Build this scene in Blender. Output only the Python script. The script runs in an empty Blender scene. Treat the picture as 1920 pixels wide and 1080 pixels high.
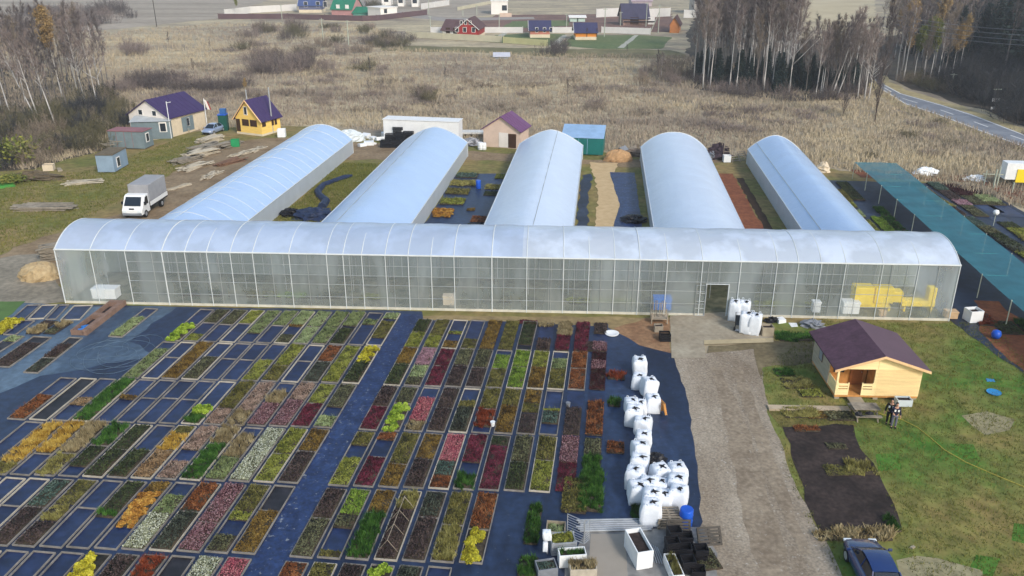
import bpy, math, random
import numpy as np
from math import sin, cos, radians, pi, sqrt, atan2
from mathutils import Vector, Matrix
random.seed(7); rng = np.random.default_rng(7)
scene = bpy.context.scene
col = scene.collection

# ------------------------------------------------------------------ camera
FPX, PITCH, ROLL, CAMH = 1583.2, radians(22.31), radians(.11), 27.5
Fw = Vector((0, cos(PITCH), -sin(PITCH))); R0 = Vector((1, 0, 0)); U0 = R0.cross(Fw)
Rt = R0*cos(ROLL)+U0*sin(ROLL); Up = U0*cos(ROLL)-R0*sin(ROLL)
CAM = Vector((0, 0, CAMH))
cd = bpy.data.cameras.new('camera'); cam = bpy.data.objects.new('camera', cd); col.objects.link(cam)
cd.sensor_width = 36; cd.lens = 36*FPX/1920; cd.clip_end = 6000; cd.clip_start = .5
mx = Matrix((Rt, Up, -Fw)).transposed().to_4x4(); mx.translation = CAM; cam.matrix_world = mx
scene.camera = cam
# ------------------------------------------------------------------ light
SUN_EL, SUN_AZ = radians(34), radians(148)      # azimuth clockwise from +Y
w = bpy.data.worlds.new('World'); scene.world = w; w.use_nodes = True
nt = w.node_tree; bg = nt.nodes['Background']; sky = nt.nodes.new('ShaderNodeTexSky')
sky.sky_type = 'NISHITA'; sky.sun_disc = False; sky.sun_elevation = SUN_EL; sky.sun_rotation = SUN_AZ
sky.air_density = 1.6; sky.dust_density = 1.6; sky.ozone_density = 1.0
nt.links.new(sky.outputs[0], bg.inputs[0]); bg.inputs[1].default_value = .1333
sl = bpy.data.lights.new('sun', 'SUN'); sun = bpy.data.objects.new('sun', sl); col.objects.link(sun)
sl.energy = 1.9; sl.angle = radians(10); sl.color = (1, .95, .87)
sdir = Vector((sin(SUN_AZ)*cos(SUN_EL), cos(SUN_AZ)*cos(SUN_EL), sin(SUN_EL)))
sun.rotation_euler = sdir.to_track_quat('Z', 'Y').to_euler()
vs = scene.view_settings; vs.view_transform = 'Standard'; vs.look = 'None'; vs.gamma = 1; vs.exposure = 0.52
try:
    scene.cycles.transparent_max_bounces = 24; scene.cycles.max_bounces = 8
except Exception: pass

# ------------------------------------------------------------------ survey: photo pixel -> ground point
def at(px, py, z=0):
    d = Fw*FPX+Rt*(px-960)+Up*(540-py); t = (z-CAMH)/d.z
    return CAM+d*t
def height_at(px, py, ytop):
    b = at(px, py); lo, hi = 0, 60
    for _ in range(40):
        m = (lo+hi)/2; v = Vector((b.x, b.y, m))-CAM
        if 540-FPX*v.dot(Up)/v.dot(Fw) > ytop: lo = m
        else: hi = m
    return lo
MA = radians(-2.61); ME = Vector((cos(MA), sin(MA), 0)); MN = Vector((sin(-MA), cos(-MA), 0)); MO = at(123, 568)
def M(a, b, z=0): return MO+ME*a-MN*b+Vector((0, 0, z))          # along / in front of the long greenhouse
TY = radians(5.94); TV = Vector((sin(TY), cos(TY), 0)); TU = Vector((cos(TY), -sin(TY), 0))
def T(u, v, z=0): return TU*u+TV*v+Vector((0, 0, z))              # across / along the tunnels
def pix(P):
    v = Vector(P)-CAM; z = v.dot(Fw); return 960+FPX*v.dot(Rt)/z, 540-FPX*v.dot(Up)/z

# ------------------------------------------------------------------ materials
def c(r, g, b): return tuple(((x/255)/12.92 if x/255 <= .04045 else ((x/255+.055)/1.055)**2.4) for x in (r, g, b))
MATS = {}
def mat(name, rgb, rough=.8, var=.25, scale=2., spec=.3, rgb2=None, scale2=None, metal=0, bump=0, aniso=None, coat=0, fleck=None):
    if name in MATS: return MATS[name]
    m = bpy.data.materials.new(name); m.use_nodes = True; N = m.node_tree.nodes; L = m.node_tree.links
    p = N['Principled BSDF']; p.inputs['Roughness'].default_value = rough; p.inputs['Specular IOR Level'].default_value = spec
    p.inputs['Metallic'].default_value = metal; p.inputs['Coat Weight'].default_value = coat
    g = N.new('ShaderNodeNewGeometry'); mp = N.new('ShaderNodeMapping'); L.new(g.outputs['Position'], mp.inputs[0])
    if aniso: mp.inputs['Scale'].default_value = aniso
    n1 = N.new('ShaderNodeTexNoise'); n1.inputs['Scale'].default_value = scale; n1.inputs['Detail'].default_value = 6; n1.inputs['Roughness'].default_value = .65
    L.new(mp.outputs[0], n1.inputs['Vector'])
    A = c(*rgb); B = c(*rgb2) if rgb2 else None
    r = N.new('ShaderNodeValToRGB'); L.new(n1.outputs[0], r.inputs[0]); e = r.color_ramp.elements
    lo = A if rgb2 else tuple(x*(1-var) for x in A); hi = B if rgb2 else tuple(min(1, x*(1+var)) for x in A)
    e[0].position = .36; e[0].color = (*lo, 1); e[1].position = .64; e[1].color = (*hi, 1)
    out = r.outputs[0]
    if scale2:
        n2 = N.new('ShaderNodeTexNoise'); n2.inputs['Scale'].default_value = scale2; n2.inputs['Detail'].default_value = 4
        L.new(g.outputs['Position'], n2.inputs['Vector'])
        mr = N.new('ShaderNodeMapRange'); mr.inputs[1].default_value = .3; mr.inputs[2].default_value = .7; mr.inputs[3].default_value = 1-var; mr.inputs[4].default_value = 1+var
        L.new(n2.outputs[0], mr.inputs[0])
        mm = N.new('ShaderNodeMix'); mm.data_type = 'RGBA'; mm.blend_type = 'MULTIPLY'; mm.inputs[0].default_value = 1
        L.new(out, mm.inputs[6]); L.new(mr.outputs[0], mm.inputs[7]); out = mm.outputs[2]
    if fleck:      # dust, gravel and scraps lying on it
        n3 = N.new('ShaderNodeTexNoise'); n3.inputs['Scale'].default_value = fleck[1]; n3.inputs['Detail'].default_value = 5; n3.inputs['Roughness'].default_value = .8; L.new(g.outputs['Position'], n3.inputs['Vector'])
        m3 = N.new('ShaderNodeMapRange'); m3.inputs[1].default_value = fleck[2]; m3.inputs[2].default_value = fleck[2]+.06; m3.inputs[4].default_value = fleck[3]; L.new(n3.outputs[0], m3.inputs[0])
        m4 = N.new('ShaderNodeMix'); m4.data_type = 'RGBA'; L.new(m3.outputs[0], m4.inputs[0]); L.new(out, m4.inputs[6]); m4.inputs[7].default_value = (*c(*fleck[0]), 1); out = m4.outputs[2]
    L.new(out, p.inputs['Base Color'])
    if bump:
        bp = N.new('ShaderNodeBump'); bp.inputs['Strength'].default_value = bump; bp.inputs['Distance'].default_value = .05
        L.new(n1.outputs[0], bp.inputs['Height']); L.new(bp.outputs[0], p.inputs['Normal'])
    MATS[name] = m; return m
def leafmat(name, rgbs, scale=1.2, rough=.7, rnd=.5, amp=1.):
    """foliage: colour differs from leaf to leaf (island) and in soft drifts"""
    if name in MATS: return MATS[name]
    m = bpy.data.materials.new(name); m.use_nodes = True; N = m.node_tree.nodes; L = m.node_tree.links
    p = N['Principled BSDF']; p.inputs['Roughness'].default_value = rough; p.inputs['Specular IOR Level'].default_value = .2
    g = N.new('ShaderNodeNewGeometry'); n1 = N.new('ShaderNodeTexNoise'); n1.inputs['Scale'].default_value = scale; n1.inputs['Detail'].default_value = 3
    L.new(g.outputs['Position'], n1.inputs['Vector'])
    ad = N.new('ShaderNodeMath'); ad.operation = 'MULTIPLY_ADD'; L.new(g.outputs['Random Per Island'], ad.inputs[0]); ad.inputs[1].default_value = rnd
    sb = N.new('ShaderNodeMath'); sb.operation = 'SUBTRACT'; L.new(n1.outputs[0], sb.inputs[0]); sb.inputs[1].default_value = rnd/2; sc_ = N.new('ShaderNodeMath'); sc_.operation = 'MULTIPLY_ADD'; L.new(sb.outputs[0], sc_.inputs[0]); sc_.inputs[1].default_value = amp; sc_.inputs[2].default_value = (1-amp)*.25; L.new(sc_.outputs[0], ad.inputs[2])
    r = N.new('ShaderNodeValToRGB'); L.new(ad.outputs[0], r.inputs[0])
    e = r.color_ramp.elements; k = len(rgbs); e[0].position = .1; e[0].color = (*c(*rgbs[0]), 1); e[1].position = .9; e[1].color = (*c(*rgbs[-1]), 1)
    for i in range(1, k-1):
        q = e.new(.1+.8*i/(k-1)); q.color = (*c(*rgbs[i]), 1)
    L.new(r.outputs[0], p.inputs['Base Color']); MATS[name] = m; return m
def filmmat(name, rgb, alpha, rough=.25, patch=0, trans=.4, streak=0, ascale=(1, 1, 1)):
    """greenhouse film: partly see-through, milky, glossy"""
    if name in MATS: return MATS[name]
    m = bpy.data.materials.new(name); m.use_nodes = True; N = m.node_tree.nodes; L = m.node_tree.links
    p = N['Principled BSDF']; p.inputs['Base Color'].default_value = (*c(*rgb), 1); p.inputs['Roughness'].default_value = rough
    tl = N.new('ShaderNodeBsdfTranslucent'); tl.inputs[0].default_value = (*c(*rgb), 1)
    m1 = N.new('ShaderNodeMixShader'); m1.inputs[0].default_value = trans; L.new(p.outputs[0], m1.inputs[1]); L.new(tl.outputs[0], m1.inputs[2])
    tp = N.new('ShaderNodeBsdfTransparent'); m2 = N.new('ShaderNodeMixShader'); L.new(tp.outputs[0], m2.inputs[1]); L.new(m1.outputs[0], m2.inputs[2])
    g = N.new('ShaderNodeNewGeometry'); mp = N.new('ShaderNodeMapping'); mp.inputs['Scale'].default_value = ascale; L.new(g.outputs['Position'], mp.inputs[0])
    n1 = N.new('ShaderNodeTexNoise'); n1.inputs['Scale'].default_value = .45; n1.inputs['Detail'].default_value = 4; L.new(mp.outputs[0], n1.inputs['Vector'])
    mr = N.new('ShaderNodeMapRange'); mr.inputs[1].default_value = .45 if patch else .3; mr.inputs[2].default_value = .62 if patch else .7
    mr.inputs[3].default_value = alpha; mr.inputs[4].default_value = min(1, alpha+patch); L.new(n1.outputs[0], mr.inputs[0]); L.new(mr.outputs[0], m2.inputs[0])
    n2 = N.new('ShaderNodeTexNoise'); n2.inputs['Scale'].default_value = 1.3; n2.inputs['Detail'].default_value = 4; bp = N.new('ShaderNodeBump'); bp.inputs['Strength'].default_value = .2; bp.inputs['Distance'].default_value = .3
    L.new(g.outputs['Position'], n2.inputs['Vector']); L.new(n2.outputs[0], bp.inputs['Height']); L.new(bp.outputs[0], p.inputs['Normal'])
    L.new(m2.outputs[0], N['Material Output'].inputs[0]); MATS[name] = m; return m

# ------------------------------------------------------------------ mesh helpers
class MB:
    def __init__(s): s.v = []; s.f = []; s.m = []; s.smooth = False
    def add(s, vs, fs, mi=0):
        o = len(s.v); s.v += [tuple(x) for x in vs]; s.f += [tuple(i+o for i in f) for f in fs]; s.m += [mi]*len(fs); return s
    def box(s, cx, cy, cz, sx, sy, sz, rz=0, mi=0, tilt=None):
        """centre x,y; BOTTOM z"""
        P = []
        for z in (0, sz):
            for x, y in ((-1, -1), (1, -1), (1, 1), (-1, 1)):
                v = Vector((x*sx/2, y*sy/2, z))
                if tilt: v = Matrix.Rotation(tilt[1], 3, tilt[0]) @ v
                X = v.x*cos(rz)-v.y*sin(rz); Y = v.x*sin(rz)+v.y*cos(rz); P.append((cx+X, cy+Y, cz+v.z))
        return s.add(P, [(3, 2, 1, 0), (4, 5, 6, 7), (0, 1, 5, 4), (1, 2, 6, 5), (2, 3, 7, 6), (3, 0, 4, 7)], mi)
    def tube(s, a, b, r0, r1=None, n=6, mi=0):
        a = Vector(a); b = Vector(b); r1 = r0 if r1 is None else r1; d = (b-a)
        if d.length < 1e-6: return s
        q = d.to_track_quat('Z', 'Y'); P = []
        for k, (p, r) in enumerate(((a, r0), (b, r1))):
            for i in range(n): P.append(p+q @ Vector((r*cos(2*pi*i/n), r*sin(2*pi*i/n), 0)))
        F = [(i, (i+1) % n, n+(i+1) % n, n+i) for i in range(n)]+[tuple(range(n-1, -1, -1)), tuple(range(n, 2*n))]
        return s.add(P, F, mi)
    def path(s, pts, r, n=6, mi=0):
        pts = [Vector(p) for p in pts]; o = []; R = r if isinstance(r, (list, tuple)) else [r]*len(pts)
        for i, p in enumerate(pts):
            d = (pts[min(i+1, len(pts)-1)]-pts[max(i-1, 0)]); q = d.to_track_quat('Z', 'Y')
            o += [p+q @ Vector((R[i]*cos(2*pi*k/n), R[i]*sin(2*pi*k/n), 0)) for k in range(n)]
        F = [(i*n+k, i*n+(k+1) % n, (i+1)*n+(k+1) % n, (i+1)*n+k) for i in range(len(pts)-1) for k in range(n)]
        F += [tuple(range(n-1, -1, -1)), tuple(range((len(pts)-1)*n, len(pts)*n))]
        return s.add(o, F, mi)
    def prism(s, prof, y0, y1, mi=0):
        """prof: x,z outline, extruded along y"""
        n = len(prof); P = [(x, y0, z) for x, z in prof]+[(x, y1, z) for x, z in prof]
        return s.add(P, [(i, (i+1) % n, n+(i+1) % n, n+i) for i in range(n)]+[tuple(range(n-1, -1, -1)), tuple(range(n, 2*n))], mi)
    def prismx(s, prof, x0, x1, mi=0):
        """prof: y,z outline, extruded along x"""
        n = len(prof); P = [(x0, y, z) for y, z in prof]+[(x1, y, z) for y, z in prof]
        return s.add(P, [(i, (i+1) % n, n+(i+1) % n, n+i) for i in range(n)]+[tuple(range(n-1, -1, -1)), tuple(range(n, 2*n))], mi)
    def loft(s, rings, close=True, caps=True, mi=0):
        n = len(rings[0]); P = [p for r in rings for p in r]; m = n if close else n-1
        F = [(i*n+k, i*n+(k+1) % n, (i+1)*n+(k+1) % n, (i+1)*n+k) for i in range(len(rings)-1) for k in range(m)]
        if caps and close: F += [tuple(range(n-1, -1, -1)), tuple(range((len(rings)-1)*n, len(rings)*n))]
        return s.add(P, F, mi)
    def lathe(s, prof, cx=0, cy=0, n=16, mi=0):
        return s.loft([[(cx+r*cos(2*pi*k/n), cy+r*sin(2*pi*k/n), z) for k in range(n)] for r, z in prof], mi=mi)
    def build(s, name, mats, parent=None, loc=None, rz=0, smooth=False, bevel=0):
        me = bpy.data.meshes.new(name); me.from_pydata(s.v, [], s.f)
        mats = mats if isinstance(mats, (list, tuple)) else [mats]
        for m in mats: me.materials.append(m)
        if len(mats) > 1: me.polygons.foreach_set('material_index', s.m)
        if smooth: me.polygons.foreach_set('use_smooth', [True]*len(me.polygons))
        me.update(); o = bpy.data.objects.new(name, me); col.objects.link(o)
        if parent: o.parent = parent
        if loc is not None: o.location = loc
        if rz: o.rotation_euler.z = rz
        if bevel:
            b = o.modifiers.new('bevel', 'BEVEL'); b.width = bevel; b.segments = 2; b.limit_method = 'ANGLE'
        return o
def npmesh(name, V, F, mats, midx=None):
    me = bpy.data.meshes.new(name); nf, k = F.shape
    me.vertices.add(len(V)); me.vertices.foreach_set('co', V.astype(np.float32).ravel())
    me.loops.add(nf*k); me.loops.foreach_set('vertex_index', F.astype(np.int32).ravel())
    me.polygons.add(nf); me.polygons.foreach_set('loop_start', np.arange(0, nf*k, k, dtype=np.int32))
    for m in mats: me.materials.append(m)
    if midx is not None: me.polygons.foreach_set('material_index', midx.astype(np.int32))
    me.update(calc_edges=True); return me
def link(name, me, parent=None, loc=None, rz=0, sc=None):
    o = bpy.data.objects.new(name, me); col.objects.link(o)
    if parent: o.parent = parent
    if loc is not None: o.location = loc
    if rz: o.rotation_euler.z = rz
    if sc is not None: o.scale = sc if isinstance(sc, (tuple, list)) else (sc, sc, sc)
    return o
def tag(o, label=None, cat=None, group=None, kind=None):
    if label: o['label'] = label
    if cat: o['category'] = cat
    if group: o['group'] = group
    if kind: o['kind'] = kind
    return o
def thing(name, label, cat, loc=(0, 0, 0), rz=0, group=None):
    o = bpy.data.objects.new(name, None); col.objects.link(o); o.empty_display_size = .3
    o.location = loc; o.rotation_euler = (0, 0, rz); return tag(o, label, cat, group)
def copy_tree(o, parent=None):
    k = o.copy(); col.objects.link(k)
    if parent: k.parent = parent
    for ch in list(o.children): copy_tree(ch, k)
    return k
def ang(p, q): d = Vector(q)-Vector(p); return atan2(d.y, d.x)
def sheet(name, pts, z, m, jag=.15, step=1., kind='structure', px=True):
    """ground cover of irregular outline lying at height z"""
    W = [at(*p) for p in pts] if px else [Vector(p) for p in pts]; out = []
    for i, p in enumerate(W):
        q = W[(i+1) % len(W)]; n = max(1, min(60, int((q-p).length/step))); nr = Vector((-(q-p).y, (q-p).x, 0)).normalized()
        for k in range(n):
            j = random.uniform(-jag, jag) if k or jag > .3 else random.uniform(-jag, jag)*.5
            v = p.lerp(q, k/n)+nr*j; out.append((v.x, v.y, z))
    b = MB(); b.add(out, [tuple(range(len(out)))]); o = b.build(name, m)
    if sum((a[0]*d[1]-a[1]*d[0]) for a, d in zip(out, out[1:]+out[:1])) < 0: o.data.flip_normals()
    return tag(o, kind=kind)
def cards(n, pos, size, up=.5, aspect=1.6):
    """n small leaf faces at pos, random facing with a bias to the sky"""
    nr = rng.normal(size=(n, 3)); nr[:, 2] = np.abs(nr[:, 2])+up; nr /= np.linalg.norm(nr, axis=1)[:, None]
    t = rng.normal(size=(n, 3)); a = np.cross(nr, t); a /= np.linalg.norm(a, axis=1)[:, None]+1e-9; b = np.cross(nr, a)
    s = np.asarray(size).reshape(-1, 1)*np.ones((n, 1)); a = a*s*.5*aspect; b = b*s*.5
    V = np.stack([pos-a, pos+b*.9, pos+a, pos-b*.9], 1).reshape(-1, 3); return V, np.arange(4*n).reshape(n, 4)
def blades(n, pos, h, w, lean=.35):
    """upright grass blades as slim quads tapering to a tip"""
    th = rng.uniform(0, 2*pi, n); s = np.stack([np.cos(th), np.sin(th), 0*th], 1)*np.asarray(w).reshape(-1, 1)*.5
    top = pos+np.stack([rng.normal(0, lean, n)*h, rng.normal(0, lean, n)*h, np.asarray(h)*np.ones(n)], 1)
    V = np.stack([pos-s, pos+s, top+s*.25, top-s*.25], 1).reshape(-1, 3); return V, np.arange(4*n).reshape(n, 4)
def join(*vf):
    V = []; F = []; o = 0; mi = []
    for i, (v, f) in enumerate(vf): V.append(v); F.append(f+o); o += len(v); mi.append(np.full(len(f), i))
    return np.concatenate(V), np.concatenate(F), np.concatenate(mi)
def inpoly(P, poly):
    x, y = P[:, 0], P[:, 1]; r = np.zeros(len(P), bool); n = len(poly)
    for i in range(n):
        x0, y0 = poly[i][:2]; x1, y1 = poly[(i+1) % n][:2]
        k = ((y0 > y) != (y1 > y)); xx = x0+(y-y0)*(x1-x0)/((y1-y0) if y1 != y0 else 1e-9); r ^= k & (x < xx)
    return r
NUM = ['first', 'second', 'third', 'fourth', 'fifth', 'sixth', 'seventh', 'eighth', 'ninth', 'tenth', 'eleventh', 'twelfth', 'thirteenth', 'fourteenth', 'fifteenth', 'sixteenth']
# ------------------------------------------------------------------ ground and paths
MEADOW = mat('meadow_soil', (134, 122, 108), .95, .2, .04, rgb2=(188, 173, 142), scale2=.5, aniso=(1, 2.2, 1))
GRASS = mat('yard_grass', (98, 104, 48), .95, .28, .12, rgb2=(138, 118, 78), scale2=1.3)
LAWN = mat('lawn_grass', (70, 110, 36), .95, .3, .13, rgb2=(134, 118, 70), scale2=1.1)
MUD = mat('mud_track', (118, 98, 74), .9, .2, .35, rgb2=(146, 126, 100), scale2=2.5)
GREYMUD = mat('grey_mud', (120, 112, 98), .75, .2, .25, rgb2=(150, 140, 124), scale2=2)
GRAVEL = mat('gravel', (124, 110, 94), .95, .3, .3, rgb2=(158, 146, 130), scale2=8, bump=.3, aniso=(1, .3, 1), fleck=((196, 192, 186), 4.5, .6, .7))
TAN = mat('packed_sand', (126, 108, 78), .95, .18, .4, rgb2=(150, 132, 94), scale2=2)
SAND = mat('sand', (186, 158, 118), .95, .1, 1.2, rgb2=(200, 174, 134))
CONC = mat('concrete', (142, 130, 112), .85, .14, .5, rgb2=(166, 156, 138), scale2=3)
CLOTH = mat('weed_cloth', (19, 31, 56), .5, .3, .22, rgb2=(42, 59, 90), scale2=2.4, spec=.4, aniso=(1, .3, 1), bump=.3, fleck=((120, 124, 128), 2.2, .64, .5))
CLOTH_PALE = mat('pale_cloth', (46, 64, 88), .5, .25, .25, rgb2=(84, 104, 124), scale2=2, spec=.4, aniso=(1, .35, 1), fleck=((136, 144, 150), 1.6, .62, .5))
CLOTHD = mat('weed_cloth_dark', (20, 26, 44), .55, .3, .3, rgb2=(40, 50, 72), scale2=1.5, spec=.4)
SOIL = mat('dark_soil', (36, 29, 28), .95, .3, .5, rgb2=(62, 51, 48), scale2=4)
REDSOIL = mat('red_soil', (110, 62, 40), .95, .25, .5, rgb2=(134, 82, 56), scale2=3)
ASPH = mat('asphalt', (112, 116, 126), .7, .1, .4, rgb2=(134, 138, 146), scale2=3)
PAINT = mat('road_paint', (215, 215, 215), .7, .1, 2)
FORESTF = mat('leaf_litter', (56, 52, 48), .95, .3, .2, rgb2=(84, 76, 64), scale2=1)
FALLOW = mat('fallow_field', (140, 128, 114), .95, .15, .03, rgb2=(168, 156, 142), scale2=.3, aniso=(.3, 2, 1))
PLOUGH = mat('ploughed_plot', (104, 78, 72), .95, .15, .1, rgb2=(128, 98, 86), scale2=.8)
PLOTG = mat('plot_lawn', (86, 104, 62), .95, .2, .1, rgb2=(104, 112, 74), scale2=.8)

g = MB()
xs = [-2600, -1200, -600, -300, -150, -60, 0, 60, 150, 300, 600, 1200, 2600]; ys = [-600, -100, 0, 60, 120, 200, 300, 450, 700, 1200, 2600, 5000]
g.v = [(x, y, 0) for y in ys for x in xs]; nx = len(xs)
g.f = [(j*nx+i, j*nx+i+1, (j+1)*nx+i+1, (j+1)*nx+i) for j in range(len(ys)-1) for i in range(nx-1)]; g.m = [0]*len(g.f)
tag(g.build('ground', MEADOW), kind='structure')
YARD = [(-260, 620), (-120, 330), (60, 318), (180, 285), (250, 272), (330, 252), (420, 240), (540, 236), (610, 238), (700, 262), (900, 268), (1090, 285), (1200, 290), (1420, 295), (1560, 318), (1640, 330), (1760, 345), (1960, 420), (2150, 560), (1800, 620), (900, 620), (120, 620)]
sheet('yard_grass', YARD, .02, GRASS, .5)
sheet('dirt_track', [(-60, 560), (-60, 500), (60, 452), (150, 428), (240, 395), (322, 322), (390, 285), (440, 268), (500, 258), (590, 258), (570, 285), (460, 340), (340, 408), (290, 420), (120, 470), (112, 560), (60, 600)], .03, MUD, .5)
sheet('mud_apron', [(-80, 580), (-80, 500), (30, 480), (80, 476), (108, 500), (120, 568), (40, 572)], .036, GREYMUD, .35)
sheet('back_track', [(600, 300), (560, 268), (700, 268), (900, 285), (1100, 300), (1220, 300), (1400, 300), (1210, 315), (1090, 308), (880, 300), (720, 300)], .03, MUD, .3)
sheet('lawn', [(1415, 640), (1440, 606), (1780, 606), (1805, 560), (1860, 600), (1990, 760), (2200, 1250), (1610, 1250), (1560, 1090), (1480, 900), (1440, 800)], .03, LAWN, .25)
sheet('bare_earth', [(1330, 650), (1440, 640), (1530, 640), (1540, 680), (1430, 690), (1420, 720), (1325, 700)], .036, mat('bare_earth', (100, 88, 66), .95, .25, .5, rgb2=(120, 108, 82), scale2=3), .2)
sheet('gravel_road', [(1252, 672), (1412, 655), (1424, 700), (1445, 790), (1500, 930), (1560, 1040), (1640, 1250), (1330, 1250), (1318, 1060), (1285, 940), (1262, 830), (1255, 740)], .042, GRAVEL, .12)
sheet('wheel_track', [(1330, 690), (1352, 690), (1400, 800), (1440, 930), (1490, 1100), (1430, 1100), (1390, 950), (1360, 800)], .046, mat('wheel_track', (124, 110, 94), .95, .2, .5, rgb2=(148, 134, 116), scale2=4, fleck=((180, 174, 164), 4.5, .6, .6)), .15)
sheet('wheel_track', [(1372, 690), (1392, 690), (1450, 850), (1520, 1040), (1500, 1040), (1430, 880)], .05, MATS['wheel_track'], .12)
sheet('sandy_strip', [(745, 592), (1230, 596), (1262, 596), (1262, 682), (1215, 668), (1110, 632), (1080, 616), (800, 606), (760, 610)], .042, TAN, .15)
sheet('weed_cloth', [tuple(pix(M(a, b))) for a, b in ((-14, .35), (29.5, .35), (29.8, 2), (38, 2), (44.2, 2.6), (46.3, 5.6), (48.6, 6.9), (48.7, 10), (48.6, 15), (48.2, 20), (47.6, 26), (46, 29.5), (46, 40), (-30, 40), (-30, 8), (-22, 6))], .05, CLOTH, .1)
sheet('weed_cloth_aisle', [tuple(pix(M(a, b))) for a, b in ((27.95, 1), (29.5, 1), (28.55, 14), (26.6, 40), (24.9, 40), (26.6, 16))], .056, mat('aisle_cloth', (20, 35, 72), .5, .35, 1.2, rgb2=(40, 59, 100), scale2=5, spec=.4, fleck=((150, 154, 158), 3.0, .6, .7)), .05)
sheet('concrete_pad', [(1256, 594), (1330, 588), (1370, 586), (1448, 612), (1450, 636), (1320, 640), (1323, 672), (1259, 673)], .07, CONC, .03)
sheet('soil_plot', [(1466, 800), (1600, 798), (1612, 845), (1640, 870), (1690, 990), (1540, 998), (1510, 940), (1490, 870)], .05, SOIL, .2)
sheet('soil_bank', [(1440, 772), (1580, 772), (1606, 800), (1466, 804)], .045, mat('weedy_soil', (88, 84, 44), .95, .3, .8, rgb2=(120, 108, 60), scale2=4), .15)
sheet('pale_cloth', [tuple(pix(M(a, b))) for a, b in ((-13, .5), (9.5, .5), (8.6, 7), (11.5, 9), (5, 12.4), (4.2, 14), (1, 19), (-2, 24), (-30, 30), (-30, 8), (-22, 6))], .0545, CLOTH_PALE, .3)  # paler sheet of cloth over the left part
sheet('red_soil_patch', [(1150, 616), (1210, 598), (1256, 600), (1258, 668), (1215, 666), (1170, 642)], .046, mat('reddish_soil', (124, 92, 68), .95, .2, .8, rgb2=(150, 118, 88), scale2=3), .2)
sheet('bare_patch', [(1800, 778), (1850, 772), (1905, 788), (1890, 806), (1850, 816), (1820, 800)], .034, mat('bare_patch', (136, 128, 98), .95, .2, .6, rgb2=(150, 142, 112), scale2=3), .35)
sheet('bare_patch', [(1690, 1060), (1760, 1040), (1830, 1068), (1840, 1120), (1700, 1130)], .034, MATS['bare_patch'], .4)
for q in ([(1780, 830), (1830, 835), (1835, 860), (1790, 862)], [(1900, 980), (1960, 990), (1950, 1030), (1900, 1015)], [(1830, 1040), (1880, 1050), (1860, 1080), (1820, 1070)], [(1640, 850), (1680, 850), (1690, 880), (1650, 885)]): sheet('green_patch', q, .033, mat('fresh_grass', (62, 112, 34), .95, .2, .8, rgb2=(86, 120, 46), scale2=4), .3)
# between the tunnels
sheet('sand_strip', [tuple(pix(T(u, v))) for u, v in ((-.6, 70), (-.2, 84), (.2, 96), (-.6, 106), (-1.2, 112), (2.6, 112), (1.8, 104), (2.9, 96), (2.4, 90), (1.9, 84), (1.9, 70))], .05, SAND, .2)
sheet('cloth_strip', [tuple(pix(T(u, v))) for u, v in ((1.9, 70), (1.9, 86), (2.6, 92), (1.7, 104), (1.5, 107), (4.7, 107), (4.8, 70))], .06, MATS['aisle_cloth'], .06)
sheet('cloth_strip', [tuple(pix(T(u, v))) for u, v in ((-2.0, 70), (-2.0, 105), (-.9, 106), (-.7, 104), (-1.1, 96), (-.8, 84), (-.9, 70))], .055, CLOTHD, .2)
sheet('weed_cloth', [tuple(pix(T(u, v))) for u, v in ((-17.9, 70), (-17.9, 104), (-11, 105), (-11, 70))], .05, CLOTH, .1)
sheet('soil_strip', [tuple(pix(T(u, v))) for u, v in ((14.3, 70), (14.3, 108), (17.2, 108), (17.3, 70))], .05, REDSOIL, .15)
sheet('ditch_edge', [tuple(pix(T(u, v))) for u, v in ((17.4, 70), (17.3, 106), (18.2, 106), (18.2, 70))], .05, mat('ditch_soil', (52, 38, 26), .95, .3, 1), .12)
# beyond the right-hand end
sheet('weed_cloth', [tuple(pix(T(u, v))) for u, v in ((27.3, 106), (27.5, 66), (29.5, 56), (30.6, 48), (31.6, 40), (44, 40), (47.5, 70), (46.5, 106))], .05, CLOTHD, .15)
sheet('soil_strip', [tuple(pix(T(u, v))) for u, v in ((29.4, 62), (30.4, 48), (31.5, 40), (35, 40), (33.5, 62), (33.4, 68), (31.5, 68))], .056, REDSOIL, .25)
sheet('soil_strip', [tuple(pix(T(u, v))) for u, v in ((33, 112), (33, 108), (46.8, 107), (48, 96), (49, 80), (50, 80), (50.5, 106), (48, 110))], .05, REDSOIL, .4)
# main road
near = [(1640, 150), (1656, 170), (1698, 196), (1761, 217), (1833, 245), (1920, 277), (2080, 332)]; far = [(2080, 292), (1920, 253), (1872, 234), (1820, 214), (1766, 197), (1688, 175), (1660, 160), (1646, 146)]
sheet('road_verge', [(x-12, y+8) for x, y in near]+[(x+10, y-6) for x, y in far], .03, mat('road_verge', (150, 136, 100), .95, .2, .2, rgb2=(172, 158, 120), scale2=1), .8, 4)
sheet('road', near+far, .045, ASPH, .02, 6)
def stripe(name, P0, P1, wd, z, m):
    b = MB()
    for p, q in zip(P0, P1):
        d = (q-p).normalized(); n = Vector((-d.y, d.x, 0))*wd/2; b.add([(v.x, v.y, z) for v in (p-n, q-n, q+n, p+n)], [(0, 1, 2, 3)])
    return tag(b.build(name, m), kind='structure')
ne = [at(*p) for p in near[1:]]; fe = [at(*p) for p in far[::-1][1:]]
L1 = [a.lerp(b, .06) for a, b in zip(ne, fe)]; L2 = [a.lerp(b, .94) for a, b in zip(ne, fe)]; LM = [a.lerp(b, .5) for a, b in zip(ne, fe)]
stripe('road_edge_line', L1[:-1], L1[1:], .3, .055, PAINT); stripe('road_edge_line', L2[:-1], L2[1:], .3, .055, PAINT)
ds = []; de = []
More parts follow.
